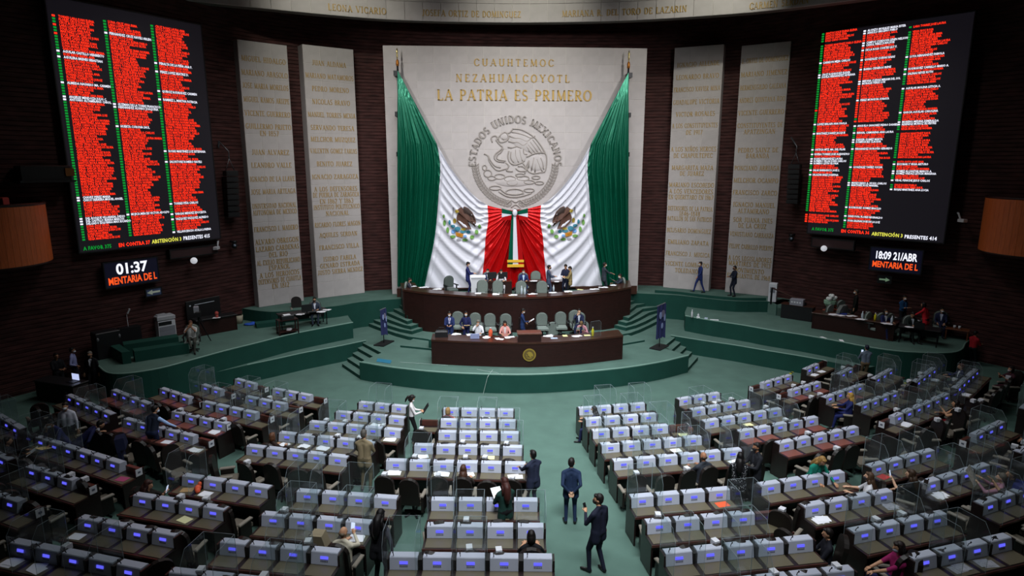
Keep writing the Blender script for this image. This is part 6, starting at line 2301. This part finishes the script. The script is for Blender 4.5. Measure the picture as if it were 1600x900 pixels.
dkt = mat('black_table_top', '1b1a1c', .4)
t, rz, W = table('black table with papers where the dark grey suited man sits', (-11.55, 29.35), (-9.62, 30.55), .62, .76, 1.6, dkt, black_metal, False)
for lab, x, y, n in (('white papers in front of the dark grey suited man on the tripod camera side', 503, 487.5, 4), ('large white sheet at the end of the black table on the tripod camera side', 513, 484, 2), ('white papers beside the monitor on the black table', 468, 491, 3)):
    sheets(lab, x, y, 2.36, n)
monitor('black monitor on the table of the dark grey suited man', tuple(at(480, 490, 2.361)), .5, .5, .36)
o = delegate_chair('black rounded office chair between the side cart and the monitor', at(466, 500, 1.6), PI + .4, 'platform chairs')
o['group'] = 'platform office chairs'
cart = thing('side_cart', 'dark wooden cart with a printer beside the black table', 'cart', at(450, 521, 1.6), .55)
for z0 in (.12, .68):
    mb = MB()
    mb.box(-.45, .45, -.25, .25, z0, z0 + .03)
    mb.obj('shelf', wood_dark, cart)
for x in (-.43, .43):
    for y in (-.23, .23):
        mb = MB()
        mb.box(x - .025, x + .025, y - .025, y + .025, .003, .68)
        mb.obj('leg', wood_dark, cart)
pr = thing('printer', 'dark printer with a white sheet on top of the side cart', 'printer', (cart.location.x, cart.location.y, 2.313), .55)
mb = MB()
mb.cbox(-.28, .28, -.2, .2, 0, .2, .03)
mb.obj('housing', black, pr)
mb = MB()
mb.box(-.16, .16, -.14, .12, .2, .206)
mb.obj('sheet', paper_m, pr)
sheets('white paper lying on the lower shelf of the side cart', 451, 514.5, 1.751, 2)
mb = MB()
mb.prism([(-12.9, 29.9), (-11.7, 30.5), (-11.95, 31.0), (-13.15, 30.4)], 1.603, 1.82)
tag(mb.obj('footstep', carpet_deep), 'low carpeted step between the blue cloth and the side cart', 'step')
mb = MB()
mb.ell((0, 0, .05), (.28, .18, .06), 12, 6)
mb.ell((.15, .1, .08), (.16, .12, .07), 10, 6)
tag(mb.obj('blue_cloth', mat('blue_cloth', '1f4fb0', .8), None, True, at(390, 508, 1.6)), 'crumpled bright blue cloth at the foot of the walkway', 'cloth')
mb = MB()
mb.lathe([(.16, .003), (.2, .42), (.17, .42), (.14, .05)], (0, 0, 0), 14)
tag(mb.obj('waste_bin', mat('cream_plastic', 'a09a84', .6), None, True, at(374, 505, 1.6)), 'cream waste bin at the wall below the walkway', 'bin')
# copier
cp = thing('photocopier', 'white floor photocopier standing at the wall near the cameraman', 'photocopier', at(259, 530, 1.6), .78)
mb = MB()
mb.cbox(-.36, .36, -.36, .3, .06, .95, .03)
mb.obj('cabinet', white_pl, cp)
mb = MB()
mb.cbox(-.38, .38, -.38, .32, .98, 1.16, .03)
mb.box(-.3, .1, -.2, .25, 1.16, 1.2)
mb.obj('scanner', mat('light_grey_plastic', 'a9abb0', .5), cp)
mb = MB()
mb.box(-.34, .2, -.37, -.36, .74, .90)
mb.obj('paper_slot', black, cp)
for k in range(3):
    mb = MB()
    mb.box(-.33, .33, -.375, -.362, .10 + .2 * k, .28 + .2 * k)
    mb.obj('paper_drawer', mat('grey_plastic', '7d8088', .5), cp)
# equipment rack with display, work desk
tv = thing('display_stand', 'large black display on a stand against the wall behind the tripod camera', 'display', (-15.25, 29.75, 1.6), .95)
mb = MB()
mb.cbox(-.85, .85, -.03, .05, .55, 1.55, .02)
mb.obj('display', black, tv)
mb = MB()
mb.box(-.45, .55, -.036, -.03, 1.33, 1.355)
mb.box(-.7, -.63, -.036, -.03, 1.3, 1.36)
mb.obj('screen_lines', mat('pale_screen_line', '9aa0aa', .5, emit=('9aa0aa', .2)), tv)
for x in (-.4, .4):
    mb = MB()
    mb.tube([(x, .0, .003), (x, .0, .6)], .04, 8)
    mb.box(x - .05, x + .05, -.3, .3, .003, .05)
    mb.obj('foot', black_metal, tv)
t, rz, W = table('dark work desk in front of the black display', (-15.1, 28.55), (-13.75, 29.75), .6, .78, 1.6, dkt, wood_dark)
sheets('white papers lying on the dark work desk', 334, 497, 2.381, 2)
mb = MB()
mb.lathe([(.06, 0), (.07, .12), (.02, .13)], (0, 0, 0), 10)
mb.ell((0, 0, .2), (.09, .09, .1), 10, 6)
tag(mb.obj('red_cup', mat('red_cloth', 'a8433a', .7), None, True, at(339, 496, 2.382)), 'red topped cup on the dark work desk', 'cup')
# tripod with camera
tr = thing('tripod_camera', 'large video camera on a black tripod next to the seated cameraman', 'camera', (-14.55, 27.55, 1.6), .4)
for k in range(3):
    a = 2 * PI * k / 3 + .3
    mb = MB()
    mb.tube([(0, 0, 1.1), (.42 * math.cos(a), .42 * math.sin(a), .01)], [.035, .02], 6)
    mb.obj('leg', black_metal, tr)
mb = MB()
mb.tube([(0, 0, 1.0), (0, 0, 1.25)], .05, 8)
mb.tube([(0, 0, 1.2), (.2, -.55, 1.02)], .015, 6)
mb.obj('fluid_head', black_metal, tr)
mb = MB()
mb.cbox(-.11, .11, -.35, .25, 1.25, 1.5, .03)
mb.tube([(0, .25, 1.38), (0, .55, 1.38)], [.07, .1], 10)
mb.box(-.04, .04, -.25, .2, 1.54, 1.58)
mb.obj('camera_body', black, tr)
mb = MB()
mb.cbox(-.16, .05, -.28, -.05, 1.45, 1.72, .03)
mb.obj('rain_cover', mat('grey_cover', '8b8d94', .6), tr)
# carpeted boxes and the dark lectern behind them
for lab, poly, h in (('high carpeted box in front of the dark speaking desk', [(-17.05, 26.0), (-15.35, 27.1), (-15.05, 26.6), (-16.75, 25.5)], .55), ('low carpeted box at the platform edge near the cameraman', [(-16.3, 25.3), (-14.6, 26.35), (-14.35, 25.95), (-16.0, 24.85)], .45), ('narrow carpeted box joining both carpeted boxes', [(-17.15, 25.9), (-16.75, 25.45), (-16.1, 24.75), (-16.35, 24.6), (-17.45, 25.7)], .5)):
    mb = MB()
    mb.prism(poly, 1.603, 1.6 + h, 0, 1)
    tag(mb.obj('carpeted_box', [carpet_deep, carpet_deep]), lab, 'box')
lc = thing('speaking_desk', 'dark speaking desk with a pale gooseneck lamp behind the carpeted boxes', 'desk', (-17.3, 27.0, 1.6), .75)
mb = MB()
mb.box(-.4, .4, -.3, .3, .003, .95)
mb.obj('cabinet', black, lc)
mb = MB()
mb.tube([(0, 0, .95), (0, .02, 1.5), (.06, -.03, 1.62)], .012, 6)
mb.tube([(.03, 0, 1.52), (.12, -.05, 1.72)], .035, 8)
mb.obj('lamp', white_pl, lc)
rk = thing('equipment_rack', 'tall dark equipment rack at the wall beyond the speaking desk', 'rack', (-18.0, 26.05, 1.6), .8) if False else None
cs = thing('equipment_case', 'dark flight case with pale corners standing against the dark wall', 'case', (-17.55, 25.75, 1.6), .85)
mb = MB()
mb.cbox(-.45, .45, -.3, .3, .003, 1.1, .03)
mb.obj('body', black, cs)
mb = MB()
for x in (-.4, .4):
    mb.ell((x, -.3, .85), (.05, .03, .08), 8, 5)
mb.obj('handle', mat('grey_metal', '8a8d92', .4, metal=.6), cs)
# dark press desk and laptop below the platform end
t, rz, W = table('dark press desk with a lit laptop below the end of the platform', (-18.9, 23.3), (-17.1, 22.6), .6, .95, .51, dkt, plain_dark)
lp = thing('laptop', 'lit white laptop on the dark press desk', 'laptop', (-17.35, 23.05, 1.462), -.4)
mb = MB()
mb.box(-.2, .2, -.14, .14, 0, .02)
mb.obj('keyboard', black, lp)
mb = MB()
mb.box(-.2, .2, .12, .135, .02, .29)
mb.obj('lid', black, lp)
mb = MB()
mb.box(-.185, .185, .113, .12, .035, .275)
mb.obj('display', glow('laptop_screen', 'c8d4ff', .9), lp)

# ------------------------------------------------------------------ platform on the long table side
t, rz, W = table('long dark table with papers and bottles on the platform under the vote board', (14.05, 28.3), (16.5, 25.85), .8, .80, 1.6, wood_top, wood_dark, name='long_table')
t2, _, _ = table('dark folding table with a laptop at the end of the long table', (16.62, 25.72), (17.75, 24.75), .75, .76, 1.6, dkt, black_metal, False, name='folding_table')
for lab, x, y, n in (('white papers at the flower end of the long table', 1301, 491.5, 4), ('white sheets beside the blue folder on the long table', 1312, 493.5, 2), ('white sheets beside the draped chair on the long table', 1331, 494, 2), ('white papers under the small bottles on the long table', 1345, 499, 5), ('white papers in front of the woman in the navy top on the long table', 1386, 506, 4)):
    sheets(lab, x, y, 2.40, n)
sheets('white papers on the folding table beside the laptop', 1420, 511, 2.36, 3)
blue_c = mat('blue_folder', '2b3f8c', .5)
mb = MB()
mb.box(-.2, .2, -.14, .14, 0, .03)
tag(mb.obj('blue_folder', blue_c, None, False, at(1316, 490.5, 2.402), -.6), 'dark blue folder lying on the long table', 'folder')
for lab, x, y, m in (('pale bottle on the long table nearest the tall man in black', 1347, 497.5, clearw), ('amber bottle next to the pale bottle on the long table', 1352.5, 498, mat('amber_drink', '8a6a2a', .3)), ('yellow spray bottle on the long table', 1367, 500, yellowb), ('clear bottle beside the woman in the navy top', 1393, 505, clearw)):
    bottle(lab, x, y, 2.402, m, .34, .05)
lp = thing('laptop', 'open black laptop in front of the man in the dark green jacket', 'laptop', at(1436, 514, 2.361), -.7)
mb = MB()
mb.box(-.2, .2, -.0, .28, 0, .02)
mb.obj('keyboard', black, lp)
mb = MB()
mb.box(-.2, .2, -.02, .0, .02, .29)
mb.obj('lid', black, lp)
for i, (x, y, hd, um, lab) in enumerate(((1301, 474.5, 150, None, 'olive grey chair at the flower end of the long table'), (1317, 467.5, 160, None, 'grey chair standing behind the draped chair'), (1361, 485.5, 150, None, 'grey chair behind the yellow spray bottle'), (1394, 488, 160, None, 'grey chair beside the woman in the navy top'))):
    rostrum_chair(x, y, 2.78, 1.6, hd + 0, lab, 'chairs at the long table')
dc = rostrum_chair(1321, 477, 2.78, 1.6, 150, 'chair draped with a grey jacket at the long table', 'chairs at the long table')
mb = MB()
mb.extr([(-.42, -.1), (.42, -.05), (.36, .45), (.2, .66), (-.2, .66), (-.36, .45)], Matrix.Translation((0, -.22, .5)) @ Matrix.Rotation(-.12, 4, 'X') @ MXZ, .16)
jk = mb.obj('draped_jacket', mat('grey_jacket', '5d625f', .85, noise=(9, .2)))
jk.location = dc.location + Vector((0, 0, .03))
jk.rotation_euler = dc.rotation_euler
tag(jk, 'grey jacket draped over a chair back at the long table', 'jacket')
cb_ = thing('side_cabinet', 'low dark cabinet with a grey receiver at the wall near the walkway stair', 'cabinet', (14.35, 30.2, 1.6), -.75)
mb = MB()
mb.box(-.75, .75, -.3, .3, .003, .72)
mb.obj('body', black, cb_)
mb = MB()
mb.box(-.8, .8, -.32, .32, .725, .75)
mb.obj('cabinet_top', wood_top, cb_)
rc = thing('receiver', 'grey electronic receiver with a pale front on the dark cabinet', 'receiver', (14.25, 30.15, 2.352), -.75)
mb = MB()
mb.cbox(-.32, .32, -.2, .2, 0, .32, .02)
mb.obj('housing', mat('receiver_grey', '85868f', .5), rc)
mb = MB()
for k in range(4):
    mb.box(-.25 + .13 * k, -.17 + .13 * k, -.206, -.2, .12, .2)
mb.obj('button', white_pl, rc)
bo = thing('bouquet', 'bouquet wrapped in white and green paper on a stand behind the long table', 'bouquet', (15.35, 29.1, 1.6), 0)
mb = MB()
mb.tube([(0, 0, .003), (0, 0, .75)], [.22, .05], 8)
mb.obj('stand', wood_top, bo)
mb = MB()
mb.tube([(0, 0, .75), (0, 0, 1.05), (0, 0, 1.2)], [.06, .28, .3], 9)
mb.obj('green_wrap', mat('pale_green_wrap', '8fb39a', .7), bo)
mb = MB()
rr = random.Random(4)
for k in range(12):
    mb.ell((rr.uniform(-.2, .2), rr.uniform(-.2, .2), 1.24 + rr.uniform(0, .22)), (.1, .1, .09), 8, 5)
mb.obj('flowers', mat('white_petals', 'd6dbd8', .8), bo, True)
mb = MB()
for k in range(8):
    mb.ell((rr.uniform(-.3, .3), rr.uniform(-.25, .1), .72 + rr.uniform(-.1, .22)), (.1, .08, .07), 8, 5)
mb.obj('red_leaves', mat('rust_leaves', '7a3a22', .8), bo, True)
st = thing('wooden_stool', 'small brown wooden side table with white cups beside the crossed leg man', 'table', at(1494, 530, 1.6), -.75)
mb = MB()
mb.cbox(-.45, .45, -.25, .25, .46, .5, .01)
mb.obj('top', mat('brown_stool', '6a3a22', .5), st)
for x in (-.4, .4):
    for y in (-.2, .2):
        mb = MB()
        mb.box(x - .025, x + .025, y - .025, y + .025, .003, .46)
        mb.obj('leg', mat('brown_stool', '6a3a22', .5), st)
for k in range(2):
    mb = MB()
    mb.lathe([(.045, 0), (.055, .14), (.045, .14)], (0, 0, 0), 10)
    tag(mb.obj('cup', white_pl, None, True, (st.location.x - .12 + .14 * k, st.location.y + .05 - .12 * k, 2.102)), ('taller' if k == 0 else 'second') + ' white cup on the brown side table', 'cup')
mb = MB()
for k, (dx, dy) in enumerate(((0, 0), (.3, -.22))):
    mb.box(dx - .1, dx + .1, dy - .07, dy + .07, 0, .012)
tb = at(1446, 486.5, 2.4)
sb = thing('folding_side_table', 'narrow dark table with white plates in front of the woman in the blue sweater', 'table', (17.55, 27.05, 1.6), -.8)
m2 = MB()
m2.box(-1.1, 1.1, -.25, .25, .74, .78)
m2.obj('table_top', dkt, sb)
for x in (-1.0, 1.0):
    m2 = MB()
    m2.box(x - .03, x + .03, -.2, .2, .003, .74)
    m2.obj('leg', black_metal, sb)
for k, (x, lab) in enumerate(((-.85, 'first white plate from the wall cabinet end of the narrow dark table'), (-.2, 'white plate in the middle of the narrow dark table'), (.75, 'white plate beside the person in the red jacket'))):
    m2 = MB()
    m2.lathe([(.1, 0), (.17, .02), (.16, .025), (.1, .01)], (0, 0, 0), 14)
    c, s_ = math.cos(-.8), math.sin(-.8)
    tag(m2.obj('plate', paper_m, None, True, (17.55 + x * c, 27.05 + x * s_, 2.382)), lab, 'plate')
# stair posts, rail and white machine on the walkway end
wc = thing('water_dispenser', 'white water dispenser beside the stair at the end of the walkway', 'dispenser', (13.72, 31.75, 2.2), -.6)
mb = MB()
mb.cbox(-.2, .2, -.2, .2, .003, 1.0, .03)
mb.obj('body', white_pl, wc)
mb = MB()
mb.box(-.13, .13, -.21, -.2, .5, .8)
mb.obj('niche', mat('grey_plastic', '7d8088', .5), wc)
sr = thing('stair_railing', 'dark hand rail with two posts along the short walkway stair', 'railing', (13.35, 31.15, 2.2))
for p in ((0, 0, 0, .85), (1.25, -1.15, -.58, .3)):
    mb = MB()
    mb.tube([(p[0], p[1], p[2]), (p[0], p[1], p[3])], .05, 8)
    mb.obj('post', black_metal, sr)
mb = MB()
mb.tube([(0, 0, .85), (1.25, -1.15, .3)], .035, 6)
mb.obj('rail', mat('dark_wood_rail', '3a211a', .5), sr)
# things lying on the walls of the platform edge
for lab, x, y, z, d in (('white bottle standing on the end of the curved platform on the long table side', 1081, 496, 1.62, 0), ('small white cup on the end of the curved platform', 1091, 494, 1.62, 1)):
    bottle(lab, x, y, z, white_pl, .42 if not d else .14, .05)
for lab, x, y, z, m in (('white sheet lying at the platform edge beside the white bottle', 1088, 496, 1.605, paper_m), ('pale blue sheet lying at the platform edge', 1103, 498, 1.605, mat('pale_blue_card', 'a9b8cc', .7)), ('white sheet lying further along the platform edge', 1119, 500, 1.605, paper_m), ('white cloth lying on the platform edge in front of the long table', 1312, 533, 1.605, paper_m), ('white strip of paper lying on the platform edge in front of the long table', 1290, 528, 1.605, paper_m)):
    sheets(lab, x, y, z, 1, m, size=(.42, .16))
for lab, x, y in (('white floor socket cover near the dark flight case', 180, 540), ('white floor socket cover beyond the carpeted boxes', 127, 552)):
    pass

# yellow and black warning tape on the edges of the steps
tape_y = mat('yellow_tape', 'b9b23a', .6)
for lab, a, b, z in (('yellow and black warning tape on the floor beside the shortest front desk', (11.5, 25.7), (12.7, 26.9), .003), ('yellow and black warning tape on the step behind the outer front block', (14.9, 23.62), (15.75, 23.45), .513), ('yellow and black warning tape on the dim floor before the outer rear block', (-17.4, 18.9), (-16.6, 19.7), .653)):
    A, B = Vector(a), Vector(b)
    t = thing('warning_tape', lab, 'tape', (A.x, A.y, z), math.atan2(B.y - A.y, B.x - A.x))
    L_ = (B - A).length
    m1, m2 = MB(), MB()
    for q in range(10):
        (m1 if q % 2 else m2).box(L_ * q / 10, L_ * (q + 1) / 10, -.05, .05, 0, .004)
    m1.obj('yellow_band', tape_y, t)
    m2.obj('black_band', black, t)


# ------------------------------------------------------------------ papers and things on the desks of the chamber
def on_desk(b, i, k, lab, dx=0.0, dy=-.27, n=2, m=None, size=(.3, .21), name='paper_sheets', cat='paper'):
    x, y = local(SEATS[(b, i, k)], dx, dy)
    t = SEATS[(b, i, k)][3]
    o = thing(name, lab, cat, (x, y, SEATS[(b, i, k)][2] + .759), t)
    for q in range(n):
        mb = MB()
        mb.box(-size[0] / 2, size[0] / 2, -size[1] / 2, size[1] / 2, 0, .003, 0, Matrix.Translation((rnd.uniform(-.07, .07), rnd.uniform(-.04, .04), .004 * q)) @ Matrix.Rotation(rnd.uniform(-.35, .35), 4, 'Z'))
        mb.obj('sheet', m or paper_m, o)
    return o


cards = {'orange': mat('orange_card', 'e2562a', .7), 'red': mat('red_card', 'b53a36', .7), 'tan': mat('tan_card', 'b08f60', .7), 'pale': mat('pale_yellow_pad', 'd6d3a0', .8), 'grey': mat('grey_print', '8d9096', .8, noise=(20, .2)), 'pink': mat('pink_folder', 'a8436c', .7)}
for b, i, k, lab, n, c in (('C', 4, 3, 'white sheets at the end of the desk behind the white number sign', 3, None), ('C', 5, 'R', 'white sheets on the plain end seat beside the vest man', 2, None), ('C', 5, 3, 'white sheet under the arm of the vest man', 1, None), ('L', 4, 0, 'white papers on the cluttered desk beside the brown haired delegate', 2, None), ('L', 4, 1, 'white sheet with a dark print on the cluttered desk', 2, None), ('L', 4, 2, 'large white sheets in the middle of the cluttered desk', 4, None),
                           ('L', 3, 4, 'white papers by the grey haired man in the tan suit', 3, None), ('L', 2, 2, 'white open booklet in the second row of the second front block', 2, None), ('M', 5, 0, 'white papers at the corner seat of the fifth row opposite the tan suit', 5, None), ('M', 5, 2, 'wide spread of white sheets in the fifth row of the aisle front block', 6, None), ('M', 5, 3, 'white sheets in front of the woman with long brown hair', 4, None), ('M', 4, 3, 'cream booklet in the fourth row of the aisle front block', 1, 'pale'), ('M', 4, 0, 'small stack of white papers at the fourth row corner', 2, None), ('M', 1, 2, 'white sheet in the first row of the aisle front block', 1, None),
                           ('M', 5, 5, 'white sheet under the hands of the clapping man', 2, None), ('R', 4, 3, 'white sheet in the fourth row across the central aisle', 1, None), ('R', 3, 'R', 'cream notebook on the plain end seat of the third row', 1, 'pale'), ('R', 5, 5, 'white sheet beside the woman in the dotted jacket', 2, None), ('R', 6, 3, 'bright orange booklet in the first rear row across the central aisle', 1, 'orange'), ('S', 1, 2, 'white sheets in the first row of the second front block', 2, None), ('S', 3, 2, 'cream pad in the third row of the second front block', 1, 'pale'),
                           ('S', 7, 0, 'two bright white sheets beside the turned empty chair', 4, None), ('S', 7, 3, 'grey printed sheets at the far end of the second rear row', 3, 'grey'), ('S', 9, 1, 'grey printed page in the fourth rear row', 2, 'grey'), ('S', 9, 2, 'second grey printed page in the fourth rear row', 2, 'grey'), ('U', 6, 0, 'red folder on the first rear desk of the third block', 1, 'red'), ('U', 7, 0, 'white and blue leaflets beside the newspaper reader', 4, None), ('T', 5, 0, 'white papers beside the woman in the red skirt', 4, None), ('X', 1, 0, 'white sheets on the shortest front desk of the outer block', 2, None), ('X', 1, 1, 'second pile of white sheets on the shortest front desk', 2, None),
                           ('X', 4, 2, 'white sheets in the fourth row of the outer block', 3, None), ('X', 5, 0, 'white sheet at the corner of the fifth row of the outer block', 2, None), ('D', 6, 0, 'tan leather pad on the first rear desk near the auburn haired woman', 1, 'tan'), ('D', 6, 1, 'white printed sheet beside the orange bundle', 2, None), ('D', 7, 2, 'pale yellow pad in the second rear row', 1, 'pale'), ('D', 8, 0, 'white sheet in the third rear row of the third block', 1, None), ('D', 9, 0, 'white sheets on the dim corner desk of the fourth rear row', 3, None), ('D', 9, 1, 'second heap of white sheets in the dim fourth rear row', 2, None), ('E', 7, 1, 'plastic sleeves on the dim second rear desk of the fourth block', 4, 'grey'), ('L', 7, 3, 'white sheet in front of the bald man with the phone', 2, None), ('E', 6, 'R', 'pink folder on the plain end seat of the fourth rear block', 1, 'pink')):
    on_desk(b, i, k, lab, n=n, m=cards.get(c))
x, y = local(SEATS[('D', 6, 0)], .3, -.2)
o = thing('orange_bundle', 'bright orange crumpled bundle between two consoles of the first rear row', 'bag', (x, y, HH[5] + .759))
mb = MB()
mb.ell((0, 0, .07), (.08, .12, .08), 10, 6)
mb.ell((.04, -.1, .05), (.06, .08, .06), 10, 6)
mb.ell((.03, .06, .14), (.05, .05, .06), 8, 6)
mb.obj('cloth', orange, o, True)
# jackets over chair backs
for lab, loc, hd, c, w_ in (('dark blue jacket hanging over the chair of the newspaper reader', sitter('U', 7, 2, -.80, -.05), hdg('U', 7, 2) - 20, '1c2a78', .66), ('beige cloth hanging over a chair in the second rear row of the second block', seat('L', 7, 2, -.2), hdg('L', 7, 2), '857b64', .42), ('navy jacket hanging over the chair beside the vest man', seat('C', 5, 3, -.95, -.3), hdg('C', 5, 3) + 40, '161c38', .6)):
    mb = MB()
    base = .42 if w_ > .5 else .25
    mb.extr([(-w_ / 2, 0), (w_ / 2, 0), (w_ * .47, .45), (w_ * .3, .80), (-w_ * .3, .80), (-w_ * .47, .45)], Matrix.Translation((0, -.31, base)) @ Matrix.Rotation(.13, 4, 'X') @ MXZ, .09)
    mb.extr([(-w_ * .46, .5), (w_ * .46, .5), (w_ * .3, .82), (-w_ * .3, .82)], Matrix.Translation((0, -.17, base)) @ Matrix.Rotation(.13, 4, 'X') @ MXZ, .16)
    tag(mb.obj('hanging_jacket', cloth(c), None, False, loc, -math.radians(hd)), lab, 'jacket')
# acrylic screen at the end of the lower table
sc_ = thing('acrylic_shield', 'tall clear acrylic screen standing at the end of the lower table beside the yellow bottle', 'shield', (3.05, 26.35, 1.922), .5)
pn, ed = pane_mesh([(-.3, 0), (.3, 0), (.3, .62), (.2, .72), (-.3, .72)], MXZ)
q = inst(pn, 'pane', sc_)
inst(ed, 'polished_edge', q)


# ------------------------------------------------------------------ lettering of the screens becomes plain mesh
dg = bpy.context.evaluated_depsgraph_get()
for o in FONTS:
    me = bpy.data.meshes.new_from_object(o.evaluated_get(dg))
    q = bpy.data.objects.new(o.name, me)
    COL.objects.link(q)
    q.parent = o.parent
    if o.get('kind'):
        q['kind'] = o['kind']
    q.matrix_local = o.matrix_local.copy()
    nm = o.name
    bpy.data.objects.remove(o)
    q.name = nm
